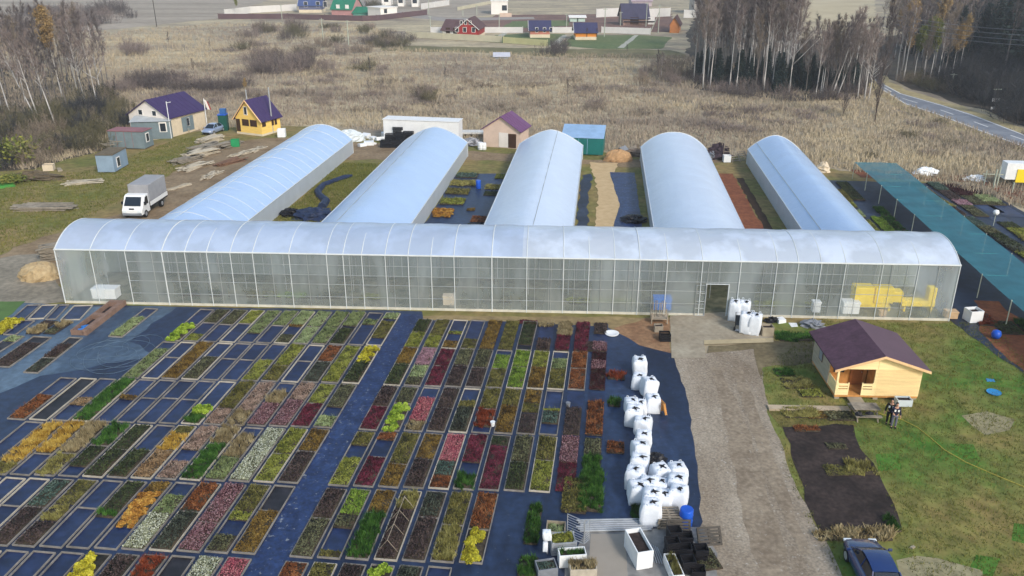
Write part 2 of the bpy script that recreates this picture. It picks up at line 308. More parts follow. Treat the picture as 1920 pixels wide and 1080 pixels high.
for a, b in zip(LM[:-1], LM[1:]):
    n = max(1, int((b-a).length/10))
    for i in range(n): ds.append(a.lerp(b, i/n)); de.append(a.lerp(b, (i+.4)/n))
stripe('road_centre_line', ds, de, .25, .055, PAINT)
sheet('forest_floor', [(1290, 60), (1290, 165), (1400, 178), (1500, 190), (1620, 184), (1630, 150), (1660, 146), (1700, 162), (1780, 188), (1840, 206), (1930, 238), (2100, 278), (2300, 120), (1900, 40), (1640, 70), (1500, 75), (1480, 0), (1320, 0)], .022, FORESTF, 1, 4)
sheet('forest_floor', [(-300, 480), (-120, 330), (60, 322), (180, 290), (240, 262), (250, 200), (200, 150), (0, 120), (-300, 200)], .015, FORESTF, 1, 4)

# ------------------------------------------------------------------ long greenhouse across the front
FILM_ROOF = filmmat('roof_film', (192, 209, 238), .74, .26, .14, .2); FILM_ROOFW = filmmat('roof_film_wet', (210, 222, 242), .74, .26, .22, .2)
FILM_WALL = filmmat('wall_film', (224, 234, 238), .24, .22, .16, .45, ascale=(1, 1, .3))
FILM_BACK = filmmat('back_film', (150, 160, 156), .75, .4, .12, .3)
TUBEW = mat('white_tube', (200, 205, 208), .5, .05, 2)
TUBEG = mat('galvanised_tube', (166, 170, 172), .45, .1, 3, metal=.3)
LEN, WID, EAVE, RIDGE = 71., 7., 4.68, 5.85
gh = thing('long_greenhouse', 'long clear film greenhouse with arched roof running across behind the plant beds', 'greenhouse', M(0, 0), MA)
def roof_pt(t, r=0):   # t 0..1 from front eave to back eave ; local y = into the house
    x = (t-.5)*2; return (t*WID, EAVE+(RIDGE-EAVE)*(1-abs(x)**2.2)+r)
NB = 16
ribs_px = [102, 170, 235, 304, 347, 388, 432, 474, 542, 612, 643, 678, 722, 765, 808, 851, 922, 988, 1057, 1105, 1153, 1200, 1252, 1318, 1390, 1458, 1498, 1541, 1587, 1657, 1725, 1797]
ribs = []
for x in ribs_px:
    y = 466+(x-103)*(498-466)/(1798-103); P = at(x, y, EAVE)-MO; ribs.append(P.dot(ME))
ribs[0] = .04; ribs[-1] = LEN-.04
b = MB(); NL = 72
rr = []
for i in range(NL+1):
    a = LEN*i/NL; sag = .035*sin(i*2.1)+.02*sin(i*5.3)
    rr.append([(a, *roof_pt(k/NB, .02+sag*sin(pi*k/NB))) for k in range(NB+1)])
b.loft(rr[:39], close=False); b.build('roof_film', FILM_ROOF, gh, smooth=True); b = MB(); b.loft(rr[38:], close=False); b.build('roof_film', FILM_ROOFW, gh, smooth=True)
d0, d1 = ribs[23]+.45, ribs[23]+2.2; DH = 2.75
b = MB(); b.add([(0, 0, 0), (d0, 0, 0), (d0, 0, EAVE), (0, 0, EAVE)], [(0, 1, 2, 3)]); b.build('wall_film', FILM_WALL, gh)
b = MB(); b.add([(d1, 0, 0), (LEN, 0, 0), (LEN, 0, EAVE), (d1, 0, EAVE)], [(0, 1, 2, 3)]); b.build('wall_film', FILM_WALL, gh)
b = MB(); b.add([(d0, 0, DH), (d1, 0, DH), (d1, 0, EAVE), (d0, 0, EAVE)], [(0, 1, 2, 3)]); b.build('wall_film', FILM_WALL, gh)
b = MB(); b.add([(0, WID, 0), (LEN, WID, 0), (LEN, WID, EAVE), (0, WID, EAVE)], [(0, 1, 2, 3)]); b.build('back_wall_film', FILM_BACK, gh)
for a in (0, LEN):
    b = MB(); pr = [(a, 0, 0), (a, WID, 0)]+[(a, *roof_pt(1-k/NB)) for k in range(NB+1)]; b.add(pr, [tuple(range(len(pr)))]); b.build('end_wall_film', FILM_WALL, gh)
for i, a in enumerate(ribs):
    r = .036 if i not in (3, 16, 0, len(ribs)-1) else .05
    b = MB(); b.path([(a, -.06, 0), (a, -.06, EAVE)]+[(a, y-.03, z+.004) for y, z in [roof_pt(k/NB) for k in range(1, NB)]]+[(a, WID+.03, EAVE), (a, WID+.03, 0)], r, 6)
    b.build('arch_rib', TUBEW, gh)
sec_px = [284, 330, 408, 508, 575, 655, 737, 782, 895, 944, 1003, 1030, 1034, 1078, 1128, 1180, 1190, 1226, 1330, 1434, 1565, 1613, 1675, 1704, 1763]
for x in sec_px:
    y = 466+(x-103)*32/1695; P = at(x, y, EAVE)-MO; a = P.dot(ME)
    b = MB(); b.path([(a, -.035, 0), (a, -.035, EAVE-.05)], .024, 5); b.build('post', TUBEG, gh)
for k, f in enumerate((.2, .38, .55, .78)):
    z = EAVE*(1-f)
    if z < DH:
        b = MB(); b.path([(ribs[2], -.03, z), (d0, -.03, z)], .024, 5); b.build('rail', TUBEG, gh)
        b = MB(); b.path([(d1, -.03, z), (ribs[-2], -.03, z)], .024, 5); b.build('rail', TUBEG, gh)
    else:
        b = MB(); b.path([(ribs[2], -.03, z), (ribs[-2], -.03, z)], .024, 5); b.build('rail', TUBEG, gh)
b = MB(); b.path([(0, -.05, EAVE), (LEN, -.05, EAVE)], .075, 8); b.build('eave_gutter', TUBEW, gh)
b = MB(); b.path([(0, WID+.05, EAVE), (LEN, WID+.05, EAVE)], .075, 8); b.build('eave_gutter', TUBEW, gh)
b = MB(); b.box(d0/2, -.03, 0, d0, .05, .22); SILL = mat('sill_board', (196, 192, 180), .8, .15, 1); b.build('sill_board', SILL, gh); b = MB(); b.box((d1+LEN)/2, -.03, 0, LEN-d1, .05, .22); b.build('sill_board', SILL, gh)
b = MB(); b.path([(d0, -.04, 0), (d0, -.04, DH), (d1, -.04, DH), (d1, -.04, 0)], .055, 6); b.build('door_frame', TUBEW, gh)
dl = MB(); dl.path([(0, 0, .08), (0, 0, DH-.1), (-.75, 0, DH-.1), (-.75, 0, .08), (0, 0, .08)], .035, 5)
for z in (.7, 1.3, 2.0): dl.path([(0, 0, z), (-.75, 0, z)], .022, 5)
do = dl.build('door_leaf', TUBEG, gh, loc=(d0, -.12, 0))
random.seed(3)
for i in range(46):            # inner row of slim posts and the tunnel-side posts
    a = 1.5+i*1.5+random.uniform(-.3, .3)
    b = MB(); b.path([(a, WID-.15, 0), (a, WID-.15, EAVE-.1)], .035, 5)
    b.build('post', TUBEG, gh)
    if i % 2 == 0: b = MB(); b.path([(a+.5, 3.6, 0), (a+.5, 3.6, RIDGE-.3)], .03, 5); b.build('post', TUBEG, gh)
sheet('greenhouse_floor', [tuple(pix(M(a, b_))) for a, b_ in ((.1, -.08), (LEN-.1, -.08), (LEN-.1, -6.9), (.1, -6.9))], .06, mat('greenhouse_floor', (78, 82, 60), .9, .3, .3, rgb2=(116, 112, 92), scale2=1.2), 0)

# ------------------------------------------------------------------ five tunnel greenhouses
FILM_T = filmmat('tunnel_film', (180, 205, 241), .97, .3, .03, .12)
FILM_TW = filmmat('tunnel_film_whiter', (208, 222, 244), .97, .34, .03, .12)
FILM_TS = filmmat('tunnel_side_film', (196, 204, 212), .95, .4, .05, .2)
TFAR = 113.6
def v_start(u):          # the long greenhouse's back wall seen from tunnel coordinates
    p0 = M(0, -WID-.12); p1 = M(LEN, -WID-.12); a = T(u, 0); d = p1-p0; n = Vector((-d.y, d.x, 0))
    return (p0-a).dot(n)/TV.dot(n)
def tunnel(u0, u1, wall, ridge, film, label, crease=2.0, seams=(), ribs_every=0, far_v=TFAR):
    uc = (u0+u1)/2; hw = (u1-u0)/2; vs_ = max(v_start(u0), v_start(u1)); Lh = far_v-vs_
    t = thing('tunnel_greenhouse', label, 'greenhouse', T(uc, vs_), -TY, 'five tunnel greenhouses behind the long one')
    n = 20
    def arc(k): x = -hw+2*hw*k/n; return x, wall+(ridge-wall)*(1-abs(x/hw)**crease)
    b = MB(); m = 36
    b.loft([[(arc(k)[0], Lh*i/m, arc(k)[1]+(.03*sin(i*1.9+k*.3)+.02*sin(i*4.7))*sin(pi*k/n)) for k in range(n+1)] for i in range(m+1)], close=False)
    b.build('roof_film', film, t, smooth=True)
    for s in (-1, 1):
        b = MB(); b.add([(s*hw, 0, 0), (s*hw, Lh, 0), (s*hw*.998, Lh, wall), (s*hw*.998, 0, wall)], [(0, 1, 2, 3)]); b.build('side_film', FILM_TS, t)
        b = MB(); b.path([(s*(hw+.03), 0, wall), (s*(hw+.03), Lh, wall)], .05, 6); b.build('side_rail', TUBEW, t)
    b = MB(); pr = [(-hw, Lh, 0), (hw, Lh, 0)]+[(arc(n-k)[0], Lh, arc(n-k)[1]) for k in range(n+1)]; b.add(pr, [tuple(range(len(pr)))]); b.build('end_film', FILM_TS, t)
    b = MB(); b.path([(-hw, Lh+.02, 0)]+[(arc(k)[0], Lh+.02, arc(k)[1]+.03) for k in range(n+1)]+[(hw, Lh+.02, 0)], .055, 6); b.build('end_hoop', TUBEW, t)
    for k in seams:
        x, z = arc(k); b = MB(); b.path([(x, 0, z+.02), (x, Lh, z+.02)], .03, 5); b.build('film_seam', TUBEG if k != n/2 else TUBEW, t)
    if ribs_every:
        y = 1.
        while y < Lh:
            b = MB(); b.path([(arc(k)[0], y, arc(k)[1]-.022) for k in range(n+1)], .04, 5); b.build('hoop', TUBEW, t); y += ribs_every
    return t
tunnel(-42.8, -34.2, 1.95, 3.95, FILM_T, 'tunnel greenhouse with hoops showing through its film, leftmost of the five', 1.9, (10,), 2.2)
tunnel(-26.8, -18.0, 1.95, 3.95, FILM_T, 'tunnel greenhouse between the black junk pile and yellow plant blocks, second of five', 1.6, (7,))
tunnel(-10.8, -2.2, 1.95, 3.95, FILM_TW, 'middle tunnel greenhouse with a ridge crease, in front of the teal shed', 1.55, (12,))
tunnel(5.6, 14.2, 1.95, 4.0, FILM_TW, 'smooth round-topped tunnel greenhouse beside the bare red soil strip', 2.2)
tunnel(19.7, 26.5, 2.0, 3.9, FILM_T, 'narrower tunnel greenhouse beside the teal shade net, rightmost of five', 1.7, (3,))
# ------------------------------------------------------------------ plants for the beds
PL = {  # code: (kind, phrase, colours dark..light, accent colours)
 'O': ('low', 'olive', [(62, 62, 26), (104, 100, 42), (134, 126, 62)], None),
 'OG': ('pots', 'grey-olive', [(56, 58, 42), (92, 94, 62), (124, 124, 88)], None),
 'OB': ('low', 'amber-brown', [(70, 52, 22), (124, 94, 34), (152, 122, 50)], None),
 'SG': ('low', 'sage green', [(84, 100, 58), (122, 138, 82), (146, 160, 104)], None),
 'PG': ('low', 'pale green', [(112, 130, 82), (146, 164, 106), (170, 184, 130)], None),
 'L': ('low', 'lime', [(82, 90, 28), (130, 136, 44), (160, 164, 70)], None),
 'LB': ('bush', 'leafy lime', [(70, 100, 14), (146, 180, 36), (190, 214, 74)], None),
 'BL': ('low', 'bright green', [(74, 100, 24), (114, 148, 36), (146, 174, 60)], None),
 'Y': ('bush', 'yellow', [(120, 110, 12), (196, 186, 28), (222, 212, 60)], None),
 'G': ('tuft', 'deep green', [(24, 56, 14), (52, 104, 30), (92, 144, 52)], None),
 'DG': ('pots', 'dark green', [(30, 42, 22), (56, 70, 36), (84, 94, 52)], None),
 'DK': ('pots', 'blackish green', [(40, 46, 40), (62, 70, 58), (88, 96, 80)], None),
 'N': ('pots', 'dark brown', [(44, 34, 36), (74, 58, 58), (100, 82, 76)], None),
 'R': ('low', 'rust', [(76, 38, 20), (132, 72, 34), (164, 104, 58)], None),
 'RT': ('tuft', 'rust-red grassy', [(70, 26, 16), (140, 54, 30), (172, 84, 48)], None),
 'C': ('low', 'crimson', [(56, 14, 28), (100, 28, 48), (132, 50, 72)], None),
 'CR': ('low', 'maroon', [(36, 12, 16), (62, 22, 28), (84, 36, 40)], None),
 'PK': ('flower', 'pink', [(104, 42, 58), (156, 66, 86), (178, 106, 110)], [(196, 66, 94), (214, 146, 142)]),
 'PM': ('low', 'mauve pink', [(130, 90, 106), (172, 128, 144), (192, 152, 164)], None),
 'MV': ('flower', 'dusky mauve', [(68, 40, 46), (112, 70, 78), (140, 104, 104)], [(150, 96, 112), (170, 136, 136)]),
 'PB': ('low', 'pinkish buff', [(116, 92, 80), (160, 132, 116), (184, 158, 140)], None),
 'B': ('tuft', 'buff grassy', [(112, 96, 62), (164, 146, 104), (194, 178, 136)], None),
 'GS': ('tuft', 'golden grassy', [(140, 98, 22), (206, 162, 54), (230, 196, 90)], None),
 'GO': ('bush', 'orange gold', [(110, 66, 14), (188, 126, 40), (212, 166, 70)], None),
 'T': ('low', 'tan', [(116, 88, 58), (154, 122, 84), (176, 146, 108)], None),
 'W': ('flower', 'whitish variegated', [(96, 104, 76), (148, 154, 118), (184, 188, 156)], [(214, 216, 196), (192, 198, 170)]),
 'ST': ('tuft', 'straw green', [(92, 86, 40), (150, 144, 72), (184, 178, 104)], None),
 'TG': ('pots', 'bluish green', [(44, 66, 60), (72, 98, 88), (104, 126, 112)], None),
}
def patch_mesh(kind, L, W=1.06, seed=0):
    n = lambda d: int(d*L*W); U = lambda k, z=0: np.stack([rng.uniform(-W/2, W/2, k), rng.uniform(0, L, k), np.full(k, z, float)], 1)
    bx = np.array([(x*W/2*.97, y*L*.985+.01, z) for z in (0., .07) for x, y in ((-1, 0), (1, 0), (1, 1), (-1, 1))])
    bf = np.array([(4, 5, 6, 7), (0, 1, 5, 4), (1, 2, 6, 5), (2, 3, 7, 6), (3, 0, 4, 7)]); parts = [(bx, bf)]
    if kind in ('low', 'flower'):
        k = n(900); p = U(k); f = np.sin(p[:, 0]*5+seed)*np.cos(p[:, 1]*3.1+seed*2); gp = np.sin(p[:, 0]*11+seed*3)*np.sin(p[:, 1]*7+seed)+.5*np.sin(p[:, 1]*23+p[:, 0]*17); keep = (gp > -.6) | (rng.random(k) < .25); p = p[keep]; f = f[keep]; k = len(p); p[:, 2] = .05+.05*f+rng.uniform(0, .08, k); parts.append(cards(k, p, rng.uniform(.045, .085, k), .8))
        k = n(60); p = U(k, .05); parts.append(blades(k, p, rng.uniform(.12, .26, k), .03, .4))
        if kind == 'flower':
            k = n(230); p = U(k); p[:, 2] = rng.uniform(.12, .2, k); acc = cards(k, p, rng.uniform(.05, .09, k), 1.2, 1)
            V, F, mi = join(*parts); V2, F2, m2 = join((V, F), acc); m0 = np.zeros(len(F)); m0[:5] = 1; return V2, F2, np.concatenate([m0, 2*np.ones(len(acc[1]))])
    elif kind == 'pots':
        gx = np.arange(-W/2+.09, W/2-.05, .165); gy = np.arange(.09, L-.05, .165); X, Y = np.meshgrid(gx, gy); ctr = np.stack([X.ravel(), Y.ravel()], 1)
        ctr = ctr[rng.random(len(ctr)) > .07]; q = np.repeat(ctr, 12, 0); k = len(q); p = np.zeros((k, 3)); p[:, :2] = q+rng.normal(0, .042, (k, 2)); p[:, 2] = rng.uniform(.08, .2, k)
        parts.append(cards(k, p, rng.uniform(.045, .08, k), .6))
    elif kind == 'tuft':
        m = max(3, n(34)); ctr = U(m); q = np.repeat(ctr, 30, 0); k = len(q); p = q+rng.normal(0, .05, (k, 3))*[1, 1, 0]; h = rng.uniform(.16, .36, k)*np.repeat(rng.uniform(.7, 1.15, m), 30)
        parts.append(blades(k, p, h, rng.uniform(.025, .045, k), .28))
    elif kind == 'bush':
        m = max(2, n(13)); ctr = U(m); ctr[:, 0] *= .82; r = rng.uniform(.14, .27, m); q = np.repeat(ctr, 190, 0); k = len(q); d = rng.normal(size=(k, 3)); d[:, 2] = np.abs(d[:, 2]); d /= np.linalg.norm(d, axis=1)[:, None]
        p = q+d*np.repeat(r, 190)[:, None]*rng.uniform(.55, 1, (k, 1))*[1, 1, 1.15]; p[:, 2] += .06; parts.append(cards(k, p, rng.uniform(.06, .12, k), .5))
    V, F, mi = join(*parts); m0 = np.zeros(len(F)); m0[:5] = 1; return V, F, m0
POTSOIL = mat('pot_soil', (46, 40, 34), .95, .3, 3, rgb2=(70, 62, 50), scale2=9)
PM_ = {}; PLEN = (.4, .8, 1.4, 2.1, 2.8, 4.0, 5.4)
def patch(code, W, L, parent, x, y, z):
    kind, ph, cs, acc = PL[code]; L = max(L, .12); mute = lambda q: tuple((.88*x+.12*(.3*q[0]+.59*q[1]+.11*q[2]))*.88 for x in q); cs = [mute(q) for q in cs]; acc = [mute(q) for q in acc] if acc else None; l0 = min(PLEN, key=lambda q: abs(math.log(q/L))); vi = random.randrange(2); key = (kind, l0, vi, code)
    if key not in PM_:
        k2 = (kind, l0, vi)
        if k2 not in PM_:
            V, F, mi = patch_mesh(kind, l0, 1.06, vi*3.3); PM_[k2] = (V, F, mi)
        V, F, mi = PM_[k2]; ms = [leafmat('plant_'+code, cs, 2.0, .7, .5, 1.9), POTSOIL]+([leafmat('petal_'+code, acc)] if acc else [])
        PM_[key] = npmesh('plant_patch', V, F, ms, mi)
    return link('plant_patch', PM_[key], parent, (x, y, z), 0, (W/1.06, L/l0, random.uniform(.6, 1.35)))
FRAME = mat('weathered_board', (126, 121, 116), .85, .22, 2.5, scale2=.7)
FRAMEW = mat('new_board', (172, 164, 150), .85, .15, 2.5)
LINER = mat('bed_liner', (15, 26, 58), .45, .35, .35, rgb2=(34, 49, 86), scale2=2, spec=.45)
LINERK = mat('bed_liner_dark', (24, 24, 30), .55, .3, .6, rgb2=(48, 46, 52), scale2=2)
BEDS = []
def bed(loc, rz, W, L, spec, label, group='plant beds', framed=True, cat='plant bed'):
    """loc: middle of the near short side.  spec: far -> near, 'code+percent' ; E empty blue, K empty dark"""
    t = thing('plant_bed', label, cat, loc, rz, group)
    segs = []
    for s in spec.split():
        cd_ = s.rstrip('0123456789'); segs.append((cd_, float(s[len(cd_):] or 100)))
    tot = sum(q for _, q in segs); y = L; FW, FH = .045, .1
    b = MB(); b.add([(-W/2+.02, .02, .012), (W/2-.02, .02, .012), (W/2-.02, L-.02, .012), (-W/2+.02, L-.02, .012)], [(0, 1, 2, 3)])
    b.build('liner', LINERK if segs[0][0] == 'K' else LINER, t)
    if framed:
        b = MB(); h = FH
        outer = [(-W/2, 0), (W/2, 0), (W/2, L), (-W/2, L)]; inner = [(-W/2+FW, FW), (W/2-FW, FW), (W/2-FW, L-FW), (-W/2+FW, L-FW)]
        b.add([(x, y_, z) for z in (0, h) for x, y_ in outer+inner], [(i, (i+1) % 4, 8+(i+1) % 4, 8+i) for i in range(4)]+[(4+(i+1) % 4, 4+i, 12+i, 12+(i+1) % 4) for i in range(4)]+[(8+i, 8+(i+1) % 4, 12+(i+1) % 4, 12+i) for i in range(4)])
        b.build('timber_frame', random.choice([FRAME, FRAME, FRAME, FRAMEW]), t)
    for i, (cd_, q) in enumerate(segs):
        l = L*q/tot; y0 = y-l
        if cd_ == 'K' and i: b = MB(); b.box(0, y0+l/2, .016, W-.13, l-.08, .012); b.build('tray_mat', LINERK, t)
        elif cd_ not in 'EK': patch(cd_, W-.12, l-(.1 if framed else .02), t, 0, y0+.05, .015)
        if framed and i and (segs[i-1][1] > 30 and q > 30):
            b = MB(); b.box(0, y, .0, W-.1, .045, .095); b.build('cross_board', FRAME, t)
        y = y0
    BEDS.append(t); return t
BR = radians(-2.61-4.46)
LEFT = {
 0: ['PG20 E6 O54 E20', 'E22 SG18 E60', 'SG46 K8 DG46', 'SG50 SG50', 'PG50 PG50', 'PG46 OB5 E22 OG27', 'SG48 E52', 'SG74 E26', 'L44 E56', 'OG48 E52', 'OG44 E34 L22', 'E50 LB50'],  # first bed: narrow bare gap drawn in place of a dark shadow
 1: ['Y46 DG54', 'L47 L53', 'R46 DK54', 'E46 E54', 'L60 O40', 'E45 L55', 'E46 E54', 'E44 E56', 'E40 OG60', 'OB100', 'E44 E56', 'E20 SG80'],
 2: ['OG56 E20 PG24', 'L48 C52', 'PB42 MV58', 'E22 B30 MV48', 'PB70 B30', 'O66 PB34', 'E46 E20 LB18 G16', 'E46 E54', 'E44 E56', 'E45 E55', 'E40 OB10 E50', 'G100', 'E46 T20 E34', 'K100', 'E44 R56'],
 3: ['OB44 N56', 'L50 L50', 'W60 W40', 'E15 B45 SG40', 'B34 G66', 'PB48 E20 PB32', 'O16 GS34 T50', 'E50 DG50', 'DG50 DG50', 'G44 DG40 E16', 'B60 ST40', 'GS62 E38', 'GS80 ST20', 'E100'],
 4: ['K40 OB60', 'O42 L14 E20 OG24', 'MV60 MV40', 'R45 DK55', 'E20 SG30 W50', 'OB18 GO52 E30', 'DG48 G10 E42', 'E44 E56', 'O40 ST25 N35', 'TG45 N55', 'E44 E56', 'E50 E50', 'E100'],
 5: ['PK100', 'W100', 'K100', 'RT50 N50', 'N100', 'Y100', 'E100', 'E100', 'E100', 'O100', 'E100'],
}
RIGHT = {
 0: ['DG48 L52', 'O60 L40', 'E40 L12 E22 OB26', 'E46 E20 O34', 'OB100', 'O100', 'DG84 K16', 'E62 N38', 'B50 C50', 'C60 C40', 'N40 E30 MV30'],
 1: ['OB46 DG54', 'PM48 PG32 OG20', 'C48 C52', 'OG46 N54', 'OG50 N50', 'E12 BL40 O48', 'BL46 BL54', 'L46 OB54', 'E20 SG30 O50', 'R46 R54', 'CR55 CR45'],
 2: ['N48 C52', 'OG40 LB60', 'E26 PK54 B20', 'N48 N52', 'E30 O16 DK54', 'O48 RT40 E12', 'O40 OB60', 'OB32 O22 N46', 'E44 L6 TG28 E22', 'E40 N60', 'E24 R76'],
 3: ['O28 E22 L50', 'R16 E32 C52', 'O60 OB40', 'OB50 N50', 'PK52 TG26 R22', 'C54 E20 G26', 'DG20 C80', 'OG50 DG50', 'O46 L54', 'MV50 C50', 'OG36 G64'],
 4: ['N46 OG54', 'BL40 OG20 E30 O10', 'OB36 G64', 'ST30 N70', 'DK40 N60', 'O50 ST50', 'R55 Y45'],
 5: ['R100', 'O100', 'N100', 'LB100', 'DK100', 'E100'],
}
ROWB = [(6.72, .95), (12.5, 6.95), (18.1, 12.72), (23.8, 18.35), (29.6, 24.1), (35.4, 29.95)]
ROWN = ['in the row nearest the greenhouse', 'in the second row from the greenhouse', 'in the third row from the greenhouse', 'in the fourth row from the greenhouse', 'in the fifth row from the greenhouse', 'in the row at the bottom edge']
def phrase(spec):
    ph = []
    for s in spec.split():
        k = s.rstrip('0123456789'); q = {'E': 'empty blue-lined', 'K': 'empty black'}.get(k) or PL[k][1]
        if q not in ph: ph.append(q)
    return ' and '.join(ph[:2])
def blabel(spec, k, side, row):
    p = phrase(spec); o = NUM[k]
    s = f'{p} bed, {o} {side} of the aisle, {ROWN[row]}'
    if len(s.split()) > 16: s = f"{p.split(' and ')[0]} bed, {o} {side} of the aisle, {ROWN[row]}"
    return s
random.seed(11)
for row, specs in LEFT.items():
    bn, bf = ROWB[row]
    for i, s in enumerate(specs):
        xr = 27.93-.078*bn-i*1.368; Wd = 1.17
        bed(M(xr-Wd/2+random.uniform(-.02, .02), bn, .056), BR+random.uniform(-.004, .004), Wd, bn-bf, s, blabel(s, i, 'left', row), 'plant beds left of the wide aisle')
for row, specs in RIGHT.items():
    bn, bf = ROWB[row]
    if row == 0: bn, bf = 7.0, 2.0
    else: bn += .15; bf += .15
    for j, s in enumerate(specs):
        xl = 29.62-.078*bn+j*1.366; Wd = 1.13
        bed(M(xl+Wd/2+random.uniform(-.02, .02), bn, .056), BR+random.uniform(-.004, .004), Wd, bn-bf, s, blabel(s, j, 'right', row), 'plant beds right of the wide aisle', framed=not (row in (0, 1, 2, 3) and j >= 10 or (row == 0 and j in (4, 5, 7, 8, 9)) or (row in (2, 3) and j == 9)))
def bed_px(nl, nr, fl, spec, label, framed=True, group='plant beds', z=.056):
    a, b_, f = at(*nl), at(*nr), at(*fl); d = f-a; rz = atan2(d.y, d.x)-pi/2; W = abs((b_-a).cross(d.normalized()).z)
    return bed((a+b_)/2*1+Vector((0, 0, z)), rz, max(W, .3), d.length, spec, label, group, framed)
LB_ = 'scattered plant beds at the left edge'
bed_px((202, 634), (230, 634), (272, 581), 'E34 PG66', 'lone pale green bed standing apart on the bare blue cloth', group=LB_)
bed_px((22, 600), (48, 600), (52, 574), 'E100', 'empty blue bed beside the small green lawn, by the greenhouse corner', group=LB_)
bed_px((53, 600), (82, 600), (80, 574), 'E100', 'second empty blue bed from the small green lawn', group=LB_)
bed_px((86, 601), (105, 601), (112, 574), 'E100', 'third empty blue bed from the small green lawn', group=LB_)
bed_px((114, 602), (150, 602), (140, 575), 'E100', 'wide empty blue bed just left of the brown board box', group=LB_)
bed_px((-30, 628), (8, 628), (14, 602), 'Y100', 'flat yellow bed at the left edge below the small lawn', False, LB_)
bed_px((6, 630), (30, 630), (44, 603), 'E100', 'bluish empty bed beside the flat yellow bed at the left edge', group=LB_)
bed_px((45, 629), (75, 629), (82, 604), 'N40 B60', 'brown and straw bed with dried tufts, left of the board box', False, LB_)
bed_px((78, 628), (104, 629), (112, 606), 'B50 OG50', 'straw and grey-olive patch of dried plants beside the board box', False, LB_)
bed_px((-45, 672), (-15, 672), (20, 632), 'PG30 K70', 'long dark bed with pale edge at the left edge', group=LB_)
bed_px((-20, 690), (20, 690), (62, 634), 'K20 N80', 'long brown bed beside the dark one at the left edge', group=LB_)
bed_px((44, 701), (72, 702), (130, 635), 'K20 N40 DK40', 'long blackish bed near the scrawled cloth, lower left of the board box', group=LB_)
b = MB()
bx = thing('board_box', 'long brown timber box with two compartments on the blue cloth', 'planter box', (at(136, 630)+at(163, 630))/2+Vector((0, 0, .06)), ang(at(136, 630), at(212, 572))-pi/2)
BW, BLn = 1.2, (at(212, 572)-at(136, 630)).length; BRN = mat('brown_board', (128, 104, 92), .85, .2, 2)
for nm, q in (('side_board', (-BW/2, BLn/2, .12, BLn)), ('side_board', (BW/2-.2, BLn/2, .4, BLn)), ('end_board', (-.1, .06, BW-.3, .12)), ('end_board', (-.1, BLn-.3, BW-.3, .5)), ('cross_board', (-.1, BLn*.52, BW-.3, .5))):
    b = MB(); b.box(q[0], q[1], 0, q[2], q[3], .4 if nm != 'side_board' else .41); b.build(nm, BRN, bx)
b = MB(); b.box(-.1, BLn*.5, .02, BW-.3, BLn-.3, .02); b.build('liner', LINERK, bx)
b = MB()
for i in range(14): b.box(random.uniform(-.3, .15), random.uniform(.5, 1.3), .05, .3, .35, random.uniform(.05, .22), random.uniform(0, 3))
tag(b.build('blue_sheet', mat('blue_plastic', (40, 120, 200), .4, .15, 3), loc=bx.matrix_basis.translation, rz=bx.rotation_euler.z), 'crumpled blue plastic inside the brown board box', 'plastic sheet')
sheet('small_lawn', [(-20, 566), (48, 566), (24, 590), (0, 604), (-40, 612)], .06, mat('small_lawn', (82, 110, 60), .95, .15, .6), .1)
# hose scrawl lying on the cloth
b = MB(); pts = []
for i in range(150):
    a = i*.23; r = 1.4+.9*sin(i*.131)+.4*sin(i*.41); pts.append(M(8.6+r*cos(a)*1.25+.6*sin(i*.05), 8.6+r*sin(a)*1.3+.5*cos(i*.07), .075+.012*sin(i*.9)))
b.path(pts, .011, 4); tag(b.build('garden_hose', mat('grey_hose', (100, 120, 138), .5, .1, 2)), 'tangled pale hose lying in loops on the open blue cloth', 'hose')
# ------------------------------------------------------------------ bulk bags, cabin, people and the loading yard
WBAG = mat('white_woven', (218, 223, 232), .7, .07, 2.5, bump=.4, scale2=1.5)
BLACK = mat('black_plastic', (24, 24, 30), .5, .3, 3)
GREYP = mat('grey_plastic', (120, 124, 132), .6, .15, 2)
WHITE = mat('white_paint', (228, 230, 232), .5, .06, 2)
GALV = mat('galvanised', (170, 174, 180), .4, .12, 2, metal=.4)
WOODG = mat('grey_wood', (140, 130, 116), .9, .22, 3, scale2=.8)
PINE = mat('pine_board', (244, 222, 168), .75, .1, .6, aniso=(1, 1, 9))
PINED = mat('pine_trim', (196, 140, 78), .75, .15, 2)
DARKG = mat('window_glass', (44, 50, 58), .12, .2, 1, spec=.6)
BLUEP = mat('blue_drum_plastic', (28, 84, 190), .35, .1, 2)
def bag_mesh(seed, h=1.05, w=.92):
    r = random.Random(seed); b = MB(); rings = []
    prof = [(0, .92), (.06, .98), (.3, 1.05), (.6, 1.06), (.85, 1.02), (.95, .97), (1.0, .86), (1.03, .5), (1.02, .2), (1.0, .05)]
    ph = r.uniform(0, 6); tl = r.uniform(-.08, .08)
    for f, s in prof:
        ring = []
        for k in range(24):
            a = 2*pi*k/24; q = 1/max(abs(cos(a)), abs(sin(a))); q = 1+(q-1)*.97
            rr = w/2*s*q*(1+.035*sin(3*a+ph+f*4)+.02*sin(7*a+ph*2+f*9)); ring.append((rr*cos(a)+tl*f, rr*sin(a)+tl*.6*f, h*(f+.02*sin(a*4+ph))))
        rings.append(ring)
    b.loft(rings); return b
